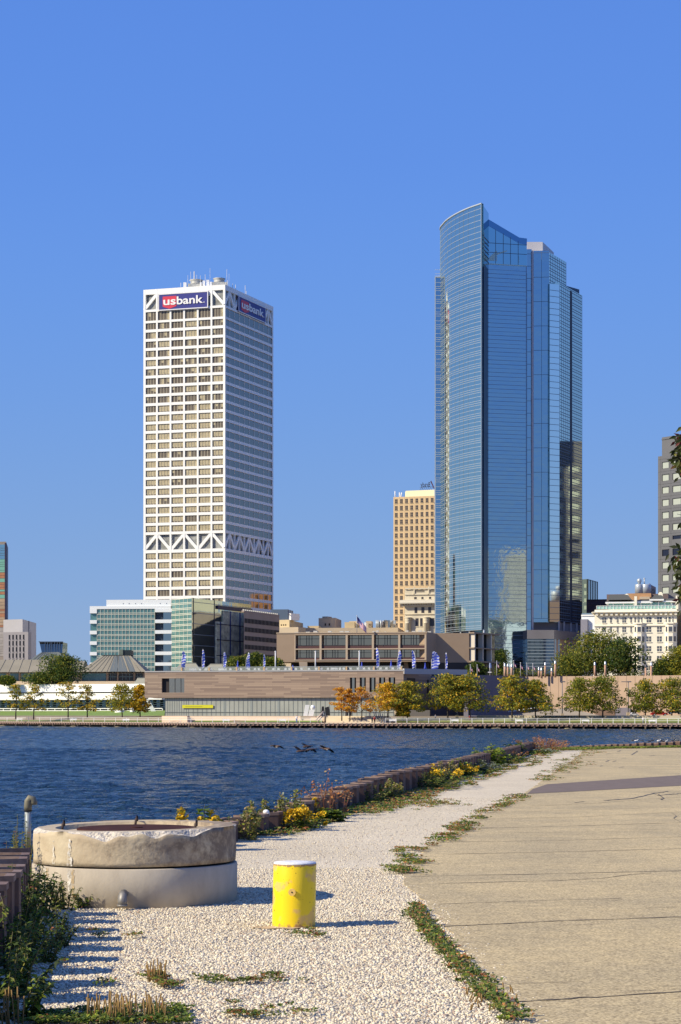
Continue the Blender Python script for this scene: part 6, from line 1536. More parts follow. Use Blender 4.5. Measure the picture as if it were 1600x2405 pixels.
# people
def person(lab, px, yb, hpx, D, top, legs, face=0, seed=0):
    x = X(px, D); z = Z(yb, D); h = hpx*D/F; rnd = random.Random(seed); t = thing('person', lab, 'person', (x, D, z))
    skin = M('skin', (.45, .27, .19), .6)
    m = MB(); st = .06*h*rnd.uniform(.6, 1.2)
    m.tube([(x, D, z+.50*h), (x, D, z+.66*h), (x, D, z+.80*h), (x, D, z+.845*h)], [.075*h, .07*h, .095*h, .04*h], 10)
    m.tube([(x, D, z+.83*h), (x+.005*h, D-.01*h, z+.88*h), (x+.005*h, D-.01*h, z+.93*h), (x, D, z+.985*h), (x, D, z+h)], [.03*h, .04*h, .058*h, .045*h, .012*h], 10, 1)
    for s in (-1, 1):
        m.tube([(x+s*.035*h, D, z+.52*h), (x+s*(.04*h+st*.3), D+s*.03*h, z+.28*h), (x+s*(.03*h+st*.6), D+s*.06*h, z+.04*h)], [.055*h, .042*h, .03*h], 8, 2)
        m.tube([(x+s*(.03*h+st*.6), D+s*.06*h+.02*h, z+.02*h), (x+s*(.03*h+st*.6), D+s*.06*h-.08*h, z+.015*h)], [.028*h, .02*h], 6, 4)
        m.tube([(x+s*.1*h, D, z+.80*h), (x+s*.125*h, D, z+.64*h), (x+s*.10*h, D-.07*h, z+.50*h)], [.034*h, .028*h, .02*h], 7, 0)
        m.ball((x+s*.10*h, D-.08*h, z+.48*h), .02*h, .02*h, .028*h, 1, 6, 4)
    m.build('body', [top, skin, legs, top, M('shoe_dark', (.03, .03, .03), .7)], t)
    m = MB(); m.ball((x, D+.012*h, z+.945*h), .062*h, .06*h, .06*h, 0, 9, 6); m.build('hair', M('hair_dark', (.04, .028, .02), .8), t)
wh, bl, rd, gy, dk = M('cloth_white', (.75, .74, .74), .8), M('cloth_blue', (.10, .22, .50), .8), M('cloth_red', (.40, .05, .05), .8), M('cloth_grey', (.3, .32, .36), .8), M('cloth_dark', (.03, .03, .045), .8)
p = pier_at(697, 3); person('person in white top and blue trousers walking on the promenade left of the steps', 697, 1698.5, 19, p.y, wh, bl, seed=1)
p = pier_at(875, 3.4); person('person in dark clothes standing by the beige steps, left of a pair', 874.5, 1700, 17.5, p.y, dk, dk, seed=2)
person('person in a red top standing by the beige steps, right of a pair', 880, 1700, 18, p.y+.4, rd, dk, seed=3)
person('person in grey standing under the broad trees', 1023, 1690, 12, 468, gy, dk, seed=4)
person('person in red under the dense yellow-green tree', 1103, 1692, 12, 470, rd, rd, seed=6)
p = pier_at(1512, 3); person('person in white walking on the promenade near the right edge', 1511, 1700, 17, p.y, wh, gy, seed=5)

# ------------------------------------------------------------------ birds
m_bd = M('bird_dark', (0.035, 0.026, 0.024), .7); m_bb = M('bird_brown', (0.10, 0.06, 0.045), .7); m_bw = M('bird_white', (.7, .68, .64), .7)
def goose(lab, px, py, span, D, tips, yaw):
    """tips: ((dx,dz) left wing tip, (dx,dz) right wing tip) in photo pixels from the body"""
    x, z = X(px, D), Z(py, D); k = D/F; t = thing('flying_goose', lab, 'bird', (x, D, z), 'geese flying low over the water')
    c, s = math.cos(yaw), math.sin(yaw); l = .42
    def Q(a, b, h): return (x+a*c-b*s, D+a*s+b*c, z+h)
    m = MB(); m.tube([Q(-l, 0, .02), Q(-l*.55, 0, .0), Q(-.02, 0, -.02), Q(l*.5, 0, .02), Q(l*.85, 0, .05), Q(l*1.25, 0, .07), Q(l*1.42, 0, .07), Q(l*1.62, 0, .055)], [.03, .10, .135, .10, .05, .035, .048, .012], 9, 0)
    m.ball(Q(-.12, 0, -.07), .17, .11, .07, 1, 8, 5); m.build('body', [m_bb, m_bw], t)
    for (dx, dz) in tips:
        w = MB(); tip = Vector((x+dx*k, D+(.25 if dx > 0 else -.1), z-dz*k)); root = Vector(Q(.05, 0, .06)); mid = root.lerp(tip, .5)+Vector((0, 0, .09 if dz > -3 else .02)); ch = .16
        ax = Vector((c, s, 0)); pr = [(root, ch*1.15), (mid, ch), (root.lerp(tip, .8)+Vector((0, 0, .05)), ch*.75), (tip, ch*.12)]
        i = None
        for (a, wa), (b, wb) in zip(pr[:-1], pr[1:]):
            up = Vector((0, 0, .018)); w.hexa([a-ax*wa-up, a+ax*wa-up, b+ax*wb-up, b-ax*wb-up, a-ax*wa+up, a+ax*wa+up, b+ax*wb+up, b-ax*wb+up])
        w.build('wing', m_bd, t)
goose('dark goose flying at the left of the flock, wings level', 649, 1753, 30, 185, ((-13, 0), (17, 6)), 2.6)
goose('goose with one wing raised, second from the left in the flock', 706, 1765, 30, 182, ((-15, -12), (12, -4)), .4)
goose('goose behind the lowest one, wings raised', 721, 1754, 26, 188, ((-12, -7), (8, 2)), .5)
goose('brown goose with right wing tip down in the middle of the flock', 730, 1761, 32, 180, ((-13, 7), (14, 9)), .5)
goose('goose flying at the right of the flock, right wing bent down', 767, 1759, 36, 180, ((-16, -8), (19, 11)), 2.7)
rnd = random.Random(4)
for k, px in enumerate((1487, 1494, 1507, 1526, 1532, 1547, 1552, 1558, 1563, 1580, 1590)):
    D = 106+rnd.uniform(-2, 10); x = X(px, D); z = WZ; 
    
    D = F*(CH-WZ-.25)/(1738.5+rnd.uniform(-.6, 1.6)-HZ); x = X(px, D); z = WZ+.05; s = .85
    t = thing('swimming_duck', ['small dark duck floating beyond the far sheet piling', 'pale-sided duck floating beyond the far sheet piling'][k in (1, 5, 8)], 'duck', (x, D, z), 'dark ducks floating near the piling' if k not in (1, 5, 8) else 'pale ducks floating near the piling')
    m = MB(); m.ball((x, D, z+.1), .26*s, .14*s, .12*s, 0, 9, 6); m.tube([(x+.2*s, D, z+.14*s), (x+.26*s, D, z+.26*s), (x+.31*s, D, z+.30*s), (x+.42*s, D, z+.28*s)], [.06*s, .05*s, .06*s, .01], 7, 0)
    m.build('body', [m_bw if k in (1, 5, 8) else m_bd], t)
# ------------------------------------------------------------------ near shore: sheet piling
m_rust = M('rusted_steel', (0.085, 0.052, 0.045), .8, var=(3.5, .55), col2=(0.15, 0.085, 0.06), bump=(14, .5, .01), stretch=(1, 1, .35))
m_rim = M('weathered_rim', (0.26, 0.19, 0.16), .85, var=(6, .4), col2=(0.14, 0.085, 0.065))
def piling(label, line, tops, period, depth, zb=-2.6, rim=.03):
    """corrugated steel wall along line [(x,y)...] with a top height for each point"""
    t = thing('sheet_piling', label, 'sea wall', (line[0][0], line[0][1], 0))
    pts = [Vector(p) for p in line]; L = [0]
    for a, b in zip(pts[:-1], pts[1:]): L.append(L[-1]+(b-a).length)
    def at(s):
        for i in range(len(pts)-1):
            if s <= L[i+1] or i == len(pts)-2:
                f = (s-L[i])/(L[i+1]-L[i]); d = (pts[i+1]-pts[i]).normalized(); return pts[i].lerp(pts[i+1], f), Vector((d.y, -d.x)), tops[i]+(tops[i+1]-tops[i])*f
    m, rm = MB(), MB(); q = []; s = 0; k = 0
    prof = ((0, -1), (.36, -1), (.5, 1), (.86, 1))
    while s < L[-1]:
        j = R.uniform(-.018, .018); 
        for o, w in prof:
            ss = s+o*period
            if ss > L[-1]: break
            p, n, z = at(ss); q.append((p+n*depth*w*.5, n, z+j))
        s += period
    th = .02
    for (a, na, za), (b, nb, zb_) in zip(q[:-1], q[1:]):
        z = min(za, zb_)
        A0, A1, B0, B1 = a+na*th, a-na*th, b+nb*th, b-nb*th
        m.hexa([(A0.x, A0.y, zb), (B0.x, B0.y, zb), (B1.x, B1.y, zb), (A1.x, A1.y, zb), (A0.x, A0.y, za), (B0.x, B0.y, za), (B1.x, B1.y, za), (A1.x, A1.y, za)])
        e = rim; A0, A1, B0, B1 = a+na*(th+e*.4), a-na*(th+e*.4), b+nb*(th+e*.4), b-nb*(th+e*.4)
        rm.hexa([(A0.x, A0.y, za-.03), (B0.x, B0.y, za-.03), (B1.x, B1.y, za-.03), (A1.x, A1.y, za-.03), (A0.x, A0.y, za+.012), (B0.x, B0.y, za+.012), (B1.x, B1.y, za+.012), (A1.x, A1.y, za+.012)])
    m.build('steel_sheets', m_rust, t); rm.build('top_edge', m_rim, t)
piling('rusty corrugated steel sheet piling at the left edge, nearest the camera', [(-1.70, 7.4), (-2.2, 11.0), (-2.50, 14.7), (-2.80, 17.1)], [.52, .52, .52, .52], .62, .36)
piling('rusty sheet piling running diagonally from the concrete ring to the corner bush', [(-2.80, 17.2), (-2.92, 19.2), (-1.36, 26.8), (-0.83, 29.4), (0.16, 36.2), (0.85, 40.4), (1.92, 46.0), (5.46, 69.0), (8.35, 89.0)], [.18, .18, .26, .28, .36, .44, .45, .43, .38], .85, .26)
piling('far low run of sheet piling beyond the end of the pavement', [(8.5, 89.6), (9.6, 93.5), (13.5, 97.5), (18.5, 101.0), (40, 118)], [.12, .08, .18, .30, .5], .48, .3)

# ------------------------------------------------------------------ concrete ring with chipped rim
def ring():
    cx, cy, Ro = -1.82, 18.1, .893; n = 220; rnd = np.random.default_rng(21)
    t = thing('concrete_ring', 'weathered two-part concrete manhole ring with a chipped upper rim', 'concrete ring', (cx, cy, 0))
    tan = M('ring_tan', (0.53, 0.45, 0.31), .9, var=(2.6, .5, 9), col2=(0.40, 0.31, 0.205), bump=(26, .5, .012)); agg = M('broken_aggregate', (0.72, 0.65, 0.54), .95, var=(26, .45), bump=(40, 1, .02))
    grey = M('ring_grey', (0.52, 0.46, 0.36), .9, var=(3.2, .4, 10), col2=(0.36, 0.31, 0.245), bump=(70, .3, .006), stretch=(1, 1, .5))
    # angle measured so that -pi/2 faces the camera
    an = np.linspace(0, 2*np.pi, n, endpoint=False)
    def nz(k, a):                                  # smooth periodic noise
        r = np.random.default_rng(k); return sum(r.normal()/(j**.7)*np.sin(j*a+r.uniform(0, 6.28)) for j in range(2, 34))
    N1, N2 = nz(5, an), nz(6, an)
    d = np.angle(np.exp(1j*(an+np.pi/2)))          # 0 at the front, + to the right
    prof = np.interp(d, [-3.2, -1.45, -1.25, -1.0, -.2, .1, .35, .62, .8, 1.0, 3.2], [0, .015, .05, .045, .075, .035, .055, .075, .03, .005, 0])
    chip = np.clip(prof*.8*(1+.45*N1)+.008*N2, 0, .12)
    m = MB(); zt0, zj = .655, .338
    rows = 15
    fr = np.linspace(0, 1, rows)
    tilt = .012*np.cos(an-0.3)
    for i, a in enumerate(an):
        zc = zt0-chip[i]; 
        for r_, f in enumerate(fr):
            if r_ < 8: z = zj+.012+(zc-zj-.012)*f/fr[7]; R_ = Ro+.003*math.sin(a*9+z*30)
            else:
                g = (r_-7)/(rows-1-7); z = zc+(zt0-.004-zc)*min(1, g*1.25)**.8; R_ = Ro-chip[i]*(1.1*g+.08*math.sin(a*61+g*9)+.1*rnd.random())-.012*(chip[i] > .01)
            m.v.append((cx+R_*math.cos(a), cy+R_*math.sin(a), z+tilt[i]*(.4 if z < .4 else 1)))
    for i in range(n):
        j = (i+1) % n
        for r_ in range(rows-1):
            m.f.append((i*rows+r_, j*rows+r_, j*rows+r_+1, i*rows+r_+1)); m.m.append(1 if (r_ >= 7 and chip[i] > .008) else 0); m.sm.append(r_ < 7)
    # top rim and inside
    b = len(m.v); Ri = .70
    for i, a in enumerate(an):
        for R_, z in ((Ri, zt0-.004), (Ri, .612)): m.v.append((cx+R_*math.cos(a), cy+R_*math.sin(a), z+tilt[i]))
    for i in range(n):
        j = (i+1) % n
        m.f.append((i*rows+rows-1, j*rows+rows-1, b+j*2, b+i*2)); m.m.append(0); m.sm.append(False)
        m.f.append((b+i*2, b+j*2, b+j*2+1, b+i*2+1)); m.m.append(0); m.sm.append(True)
    m.f.append(tuple(b+i*2+1 for i in range(n))); m.m.append(0); m.sm.append(False)
    m.f.append(tuple(i*rows for i in reversed(range(n)))); m.m.append(0); m.sm.append(False)
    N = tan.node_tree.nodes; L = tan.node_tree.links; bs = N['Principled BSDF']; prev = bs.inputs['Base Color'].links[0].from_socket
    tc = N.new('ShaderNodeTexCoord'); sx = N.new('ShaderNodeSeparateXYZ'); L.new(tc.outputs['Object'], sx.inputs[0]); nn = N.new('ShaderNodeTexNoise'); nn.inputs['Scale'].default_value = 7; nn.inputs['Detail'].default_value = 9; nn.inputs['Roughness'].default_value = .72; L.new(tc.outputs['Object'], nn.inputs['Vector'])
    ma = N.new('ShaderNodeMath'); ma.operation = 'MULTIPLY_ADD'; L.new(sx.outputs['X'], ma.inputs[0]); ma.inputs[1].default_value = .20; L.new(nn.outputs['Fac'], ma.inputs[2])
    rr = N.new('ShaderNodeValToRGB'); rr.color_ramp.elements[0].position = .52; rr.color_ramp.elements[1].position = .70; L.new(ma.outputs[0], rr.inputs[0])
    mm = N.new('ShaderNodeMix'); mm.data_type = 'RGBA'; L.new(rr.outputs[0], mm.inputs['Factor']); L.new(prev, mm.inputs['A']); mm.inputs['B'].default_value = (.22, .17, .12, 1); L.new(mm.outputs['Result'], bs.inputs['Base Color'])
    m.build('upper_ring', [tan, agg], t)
    m = MB(); m.lathe((cx, cy), [(Ro+.012, -.1), (Ro+.012, .326), (Ro+.004, .334)], 96); m.build('lower_ring', grey, t)
    m = MB(); m.lathe((cx, cy), [(Ro-.035, .3), (Ro-.035, .36)], 64); m.build('joint_gap', M('gap_black', (.008, .008, .008), .9), t)
    for k, a in enumerate((-.42, -1.13, 0.05)):
        m = MB(); aa = -math.pi/2+a
        if k < 2: pass
    # stains: lime runs with their own shape, a hair proud of the concrete
    lime = M('lime_run', (0.78, 0.74, 0.66), .9, var=(14, .3)); rustr = M('rust_run', (0.62, 0.47, 0.27), .9, var=(9, .3))
    for mt in (lime, rustr):
        N_, L_ = mt.node_tree.nodes, mt.node_tree.links; q = N_.new('ShaderNodeTexNoise'); q.inputs['Scale'].default_value = 38; q.inputs['Detail'].default_value = 6; c_ = N_.new('ShaderNodeTexCoord'); L_.new(c_.outputs['Object'], q.inputs['Vector'])
        g_ = N_.new('ShaderNodeValToRGB'); g_.color_ramp.elements[0].position = .36; g_.color_ramp.elements[1].position = .62; L_.new(q.outputs['Fac'], g_.inputs[0]); L_.new(g_.outputs[0], N_['Principled BSDF'].inputs['Alpha'])
    def run(px, w, z0, z1, mat, taper, off, nm):
        a = math.asin(max(-1, min(1, (X(px, 17.5)-cx)/Ro))); m = MB(); prev = None; K = 14
        for k in range(K+1):
            s = k/K; ww = w*(.25+.75*s if taper > 0 else 1-.6*s)*(1+.12*math.sin(k*1.9+px)); z = z1+(z0-z1)*s; a0 = -math.pi/2+a+.004*math.sin(k*1.3+px)
            p = [(cx+(Ro+off)*math.cos(a0+sg*ww/Ro/2), cy+(Ro+off)*math.sin(a0+sg*ww/Ro/2), z) for sg in (-1, 1)]
            if prev: m.face([prev[0], p[0], p[1], prev[1]])
            prev = p
        m.build(nm, mat, t)
    run(128, .035, .36, .56, lime, 1, .0075, 'lime_stain'); run(170, .06, .352, .58, lime, 1, .0075, 'lime_stain'); run(171, .05, .10, .325, lime, -1, .0155, 'lime_stain')
    run(180, .035, .08, .325, rustr, -1, .0150, 'rust_stain'); run(106, .05, .18, .325, lime, -1, .0155, 'lime_stain'); run(113, .04, .15, .325, rustr, -1, .0150, 'rust_stain')
    # lid plate and lifting hooks
    m = MB(); m.lathe((cx+.02, cy-.02), [(.52, .615), (.53, .62), (.53, .634), (.52, .638)], 48); m.lathe((cx+.02, cy-.02), [(.05, .638), (.05, .644)], 12)
    m.build('steel_lid', M('oxide_red', (0.07, 0.028, 0.022), .9, var=(6, .4), spec=.1), t)
    for px, y in ((146, 1938), (318, 1928), (458, 1932)):
        D = 17.95 if px != 318 else 18.75; x = X(px, D); m = MB(); m.tube([(x, D, .62), (x+.006, D, .68), (x+.012, D+.03, .70), (x+.01, D+.06, .66)], .012, 6); m.build('lifting_hook', M('hook_rust', (.06, .04, .035), .8), t)
    # grey elbow spout
    D = 17.17; x = X(290, D); m = MB(); m.tube([(x, cy-.80, .13), (x, D-.03, .13), (x, D-.075, .115), (x, D-.09, .075), (x, D-.09, .04)], [.038, .038, .040, .040, .036], 14); m.tube([(x, D-.0905, .05), (x, D-.0905, .035)], [.045, .045], 14); m.build('drain_elbow', M('galvanised_grey', (.25, .24, .23), .5, .3, var=(9, .3)), t)
ring()

# ------------------------------------------------------------------ yellow bollard
def bollard():
    cx, cy, r, h = -.362, 15.79, .167, .487
    t = thing('bollard', 'squat yellow steel bollard with a white top and a small pipe stub', 'bollard', (cx, cy, 0))
    m = bpy.data.materials.new('yellow_paint'); m.use_nodes = True; tt = m.node_tree; N = tt.nodes; L = tt.links; b = N['Principled BSDF']; b.inputs['Roughness'].default_value = .38
    tc = N.new('ShaderNodeTexCoord'); n1 = N.new('ShaderNodeTexNoise'); n1.inputs['Scale'].default_value = 6; n1.inputs['Detail'].default_value = 3; L.new(tc.outputs['Object'], n1.inputs['Vector'])
    r1 = N.new('ShaderNodeValToRGB'); e = r1.color_ramp.elements; e[0].position = .55; e[1].position = .61; e[0].color = (.90, .66, .012, 1); e[1].color = (.76, .50, .13, 1); L.new(n1.outputs['Fac'], r1.inputs[0])
    n2 = N.new('ShaderNodeTexNoise'); n2.inputs['Scale'].default_value = 34; n2.inputs['Detail'].default_value = 4; L.new(tc.outputs['Object'], n2.inputs['Vector'])
    r2 = N.new('ShaderNodeValToRGB'); e = r2.color_ramp.elements; e[0].position = .67; e[1].position = .70; e[0].color = (1, 1, 1, 1); e[1].color = (.25, .13, .06, 1); L.new(n2.outputs['Fac'], r2.inputs[0])
    mx = N.new('ShaderNodeMix'); mx.data_type = 'RGBA'; mx.blend_type = 'MULTIPLY'; mx.inputs['Factor'].default_value = 1; L.new(r1.outputs[0], mx.inputs['A']); L.new(r2.outputs[0], mx.inputs['B']); L.new(mx.outputs['Result'], b.inputs['Base Color'])
    sz = N.new('ShaderNodeSeparateXYZ'); L.new(tc.outputs['Object'], sz.inputs[0]); md = N.new('ShaderNodeMath'); md.operation = 'MULTIPLY_ADD'; L.new(sz.outputs['Z'], md.inputs[0]); md.inputs[1].default_value = -5.5; L.new(n2.outputs['Fac'], md.inputs[2])
    r3 = N.new('ShaderNodeValToRGB'); r3.color_ramp.elements[0].position = .30; r3.color_ramp.elements[1].position = .52; L.new(md.outputs[0], r3.inputs[0]); m3 = N.new('ShaderNodeMix'); m3.data_type = 'RGBA'; L.new(r3.outputs[0], m3.inputs['Factor']); L.new(mx.outputs['Result'], m3.inputs['A']); m3.inputs['B'].default_value = (.42, .24, .08, 1); L.new(m3.outputs['Result'], b.inputs['Base Color'])
    nb = N.new('ShaderNodeBump'); nb.inputs['Strength'].default_value = .25; nb.inputs['Distance'].default_value = .004; L.new(n1.outputs['Fac'], nb.inputs['Height']); L.new(nb.outputs[0], b.inputs['Normal'])
    mb = MB(); k = .012
    prof = [(r*1.0, -.06), (r, .0), (r*.995, h*.5), (r*.99, h-.012), (r*.975, h-.003)]
    mb.lathe((cx, cy), prof, 64); mb.v = [(x+z*.02, y, z) for x, y, z in mb.v]; mb.build('pipe_body', m, t)
    mb = MB(); mb.lathe((cx+h*.02, cy), [(r*.97, h-.004), (r*.985, h+.004), (r*.95, h+.013), (r*.5, h+.019), (.01, h+.020)], 48); mb.build('white_cap', M('white_crust', (.80, .81, .84), .8, var=(25, .25), bump=(40, .6, .01)), t)
    mb = MB()
    for i in range(46):                                     # flaked rim between cap and paint
        a = 2*math.pi*i/46+.07*R.random(); w = .012*R.uniform(.6, 1.3); rr = r*.992
        p = [(cx+h*.02+(rr+.001)*math.cos(a+s*w/rr), cy+(rr+.001)*math.sin(a+s*w/rr)) for s in (-1, 1)]
        mb.face([(p[0][0], p[0][1], h-.014*R.random()-.004), (p[1][0], p[1][1], h-.012*R.random()-.004), (p[1][0], p[1][1], h+.002), (p[0][0], p[0][1], h+.002)])
    mb.build('flaked_rim', M('rim_brown', (.42, .27, .12), .8), t)
    z0 = .285; x0 = cx-.008; y0 = cy-r
    mb = MB(); mb.tube([(x0, y0+.02, z0), (x0, y0-.055, z0)], .021, 16); mb.tube([(x0, y0-.045, z0), (x0, y0-.064, z0)], .028, 16); st = mb.build('pipe_stub', M('ochre_paint', (.85, .56, .16), .5), t)
    mb = MB(); mb.tube([(x0, y0-.0645, z0), (x0, y0-.066, z0)], .006, 10); mb.build('stub_hole', M('gap_black', (0, 0, 0)), st)
bollard()
t = thing('sand_patch', 'small sandy orange-brown spill of grit at the left foot of the yellow bollard', 'sand', (-.75, 15.6, 0)); m = MB()
m.face([(-.75+math.cos(a)*(.20+.05*math.sin(a*3))+.28, 15.62+math.sin(a)*(.10+.03*math.sin(a*5)), .012) for a in [2*math.pi*k/28 for k in range(28)]]); m.build('grit', M('sandy_grit', (.60, .45, .28), .95, var=(14, .3), bump=(60, .6, .01)), t)

# ------------------------------------------------------------------ vent pipe in the weeds
t = thing('vent_pipe', 'upright grey vent pipe with a hooded elbow beside the concrete ring', 'pipe', (-2.83, 18.5, 0)); x, y = -2.83, 18.5
gal = M('pipe_pale', (.36, .40, .40), .55, .2, var=(5, .35)); m = MB(); m.tube([(x, y, .0), (x, y, .36)], .031, 16); m.build('rusty_base', M('pipe_rust', (.26, .13, .055), .8, var=(12, .6), col2=(.36, .34, .28)), t)
m = MB(); m.tube([(x, y, .355), (x, y, .43)], .034, 16); m.build('coupling', M('pipe_coupling', (.10, .055, .05), .8), t)
m = MB(); m.tube([(x, y, .43), (x, y, .775)], .029, 16); m.build('shaft', gal, t)
m = MB(); m.tube([(x, y, .768), (x, y, .805), (x+.004, y, .85), (x+.02, y, .878), (x+.042, y, .872), (x+.052, y, .84), (x+.052, y, .82)], [.035, .036, .037, .036, .034, .033, .031], 16); m.build('elbow', M('pipe_olive', (.20, .185, .13), .6, .2, var=(9, .3)), t)
m = MB(); m.tube([(x, y, .760), (x, y, .770)], .037, 16); m.build('band', M('gap_black', (0, 0, 0)), t)
t = thing('plastic_cup', 'clear plastic cup lying in the weeds left of the ring', 'cup', (X(84, 16.5), 16.5, .06)); m = MB(); cx, cy = X(84, 16.5), 16.5
m.tube([(cx, cy, .10), (cx-.01, cy+.11, .09)], [.040, .032], 20, cap=False); clear = M('clear_plastic', (.75, .78, .85), .08, spec=.8); clear.node_tree.nodes['Principled BSDF'].inputs['Transmission Weight'].default_value = .75; m.build('wall', clear, t)
m = MB(); m.tube([(cx, cy-.002, .10), (cx, cy-.006, .10)], [.043, .043], 20); m.build('lid', clear, t)
t = thing('plastic_scrap', 'small white plastic scrap caught on top of the sheet piling', 'litter', (X(626, 28), 28, .27)); m = MB(); m.ball((X(626, 28), 27.9, .30), .045, .03, .035, 0, 8, 5); m.ball((X(629, 28), 27.9, .27), .03, .03, .03, 0, 7, 5); m.build('wad', m_whitep, t)

# ------------------------------------------------------------------ shore plants
lf_d, lf_g, lf_o = leafmat('weed_dark_green', (.05, .085, .02), .3), leafmat('weed_green', (.14, .215, .035), .35), leafmat('weed_olive', (.30, .30, .07), .35)
lf_s, lf_y, lf_r = leafmat('weed_silver', (.33, .36, .26), .2), leafmat('goldenrod_yellow', (.82, .50, .012), .2), leafmat('weed_russet', (.42, .17, .07), .3); lf_l = leafmat('weed_lime', (.36, .44, .05), .4); lf_t = leafmat('weed_tan', (.42, .30, .14), .25); lf_o2 = leafmat('weed_orange_brown', (.62, .27, .08), .3)
m_stem = M('weed_stem', (.13, .12, .045), .8); m_stemr = M('weed_stem_red', (.22, .09, .05), .8)
PM = [lf_d, lf_g, lf_o, lf_s, lf_y, lf_r, lf_l, lf_t, lf_o2]
def plant(label, x, y, h, spread, nst, leaf, nleaf, lw, top=None, topn=0, tops=.5, narrow=.28, droop=.3, seed=0, cat='weed', name='weed_plant', group='weeds along the sheet piling', z=0.0, stem=None, shape=None):
    """lw: weights over PM for leaves; top: weights for the flower or seed head"""
    rnd = random.Random(seed); t = thing(name, label, cat, (x, y, z), group); st, lv, tp = MB(), MB(), MB(); nst = int(nst*1.35); leaf *= 1.12 if y > 25 else 1; spread *= 1.1 if y > 25 else 1
    for s in range(nst):
        a = rnd.uniform(0, 6.28); r = rnd.random()**.6; hh = h*rnd.uniform(.62, 1.0) if s else h
        b0 = Vector((x+math.cos(a)*r*spread*.35, y+math.sin(a)*r*spread*.35, z-.03)); e = Vector((x+math.cos(a)*r*spread, y+math.sin(a)*r*spread, z+hh*(1-.25*r))); mid = b0.lerp(e, .55)+Vector((0, 0, hh*.10))
        if s == 0: e = Vector((x+rnd.uniform(-.15, .15)*spread, y, z+hh)); mid = b0.lerp(e, .5)
        st.tube([b0, mid, e], [.006+.003*h, .005, .002], 5)
        for k in range(nleaf):
            f = .08+.9*(k+rnd.random())/nleaf; p = b0.lerp(mid, f*2) if f < .5 else mid.lerp(e, f*2-1)
            az = k*2.4+rnd.uniform(-.5, .5); d = Vector((math.cos(az), math.sin(az), rnd.uniform(-droop, .55))).normalized(); L = leaf*rnd.uniform(.55, 1.25)*(1.15-.55*f)
            sd = d.cross(Vector((0, 0, 1))).normalized()*L*narrow; tip = p+d*L+Vector((0, 0, -L*droop*rnd.random())); mm = p+d*L*.5+Vector((0, 0, L*.08))
            mi = rnd.choices(range(len(PM)), lw)[0]; lv.face([p, mm-sd, tip, mm+sd], mi)
        if top:
            for k in range(topn):
                f = rnd.random(); p = mid.lerp(e, .35+.68*f)+Vector((rnd.gauss(0, 1), rnd.gauss(0, 1), rnd.gauss(0, .6)))*tops*.16*(1.2-.8*f)*h
                u = Vector((rnd.gauss(0, 1), rnd.gauss(0, 1), rnd.gauss(0, 1))).normalized(); v = u.orthogonal().normalized(); q = .016+.006*h if tops < .8 else .022+.012*h; q *= rnd.uniform(.6, 1.5)
                tp.face([p-u*q, p-v*q*.7, p+u*q, p+v*q*.7], rnd.choices(range(len(PM)), top)[0])
    st.build('stems', stem or m_stem, t); lv.build('leaves', PM, t)
    if top: tp.build('flower_heads' if top[4] else 'seed_heads', PM, t)
    return t
def wall_at(px):
    k = (px-800)/F
    for a, b in zip(WALL[4:-1], WALL[5:]):
        f = Fc(a, b); q = f.t(px)
        if -.01 <= q <= f.L+.01: return Vector((f.A.x+f.u.x*q, f.A.y+f.u.y*q))
    return Vector((X(px, 90), 90))
W0 = (0, 1, 1, 0, 0, 0, 0, 0, 0)
S_ = dict(goldenrod=dict(leaf=.09, nleaf=16, lw=(2, 5, 2, 0, 0, 0, 1, 0, 0), top=(0, 0, .4, 0, 8, 0, .6, 0, 0), topn=60, tops=.62), spent=dict(leaf=.075, nleaf=22, lw=(1, 3, 5, 1, 0, 0, 1, 1, 0), top=(0, 0, 5, 1, .3, 0, 1, 3, 0), topn=60, tops=.5),
          olive=dict(leaf=.08, nleaf=24, lw=(4, 4, 4, 0, 0, .5, .5, 0, 0)), brown=dict(leaf=.04, nleaf=12, lw=(1, 1.5, 1.5, 0, 0, 4, 0, 2, 2), top=(0, 0, 0, 0, 0, 5, 0, 2, 3), topn=16, tops=.7), leafy=dict(leaf=.15, nleaf=14, lw=(3, 6, 0, 0, 0, 0, 2.5, 0, 0), narrow=.42),
          silver=dict(leaf=.07, nleaf=26, lw=(1, 2, 1, 7, 0, 0, 0, 0, 0), narrow=.4), lime=dict(leaf=.12, nleaf=16, lw=(.5, 4, 0, 0, 0, 0, 6, 0, 0), narrow=.42))
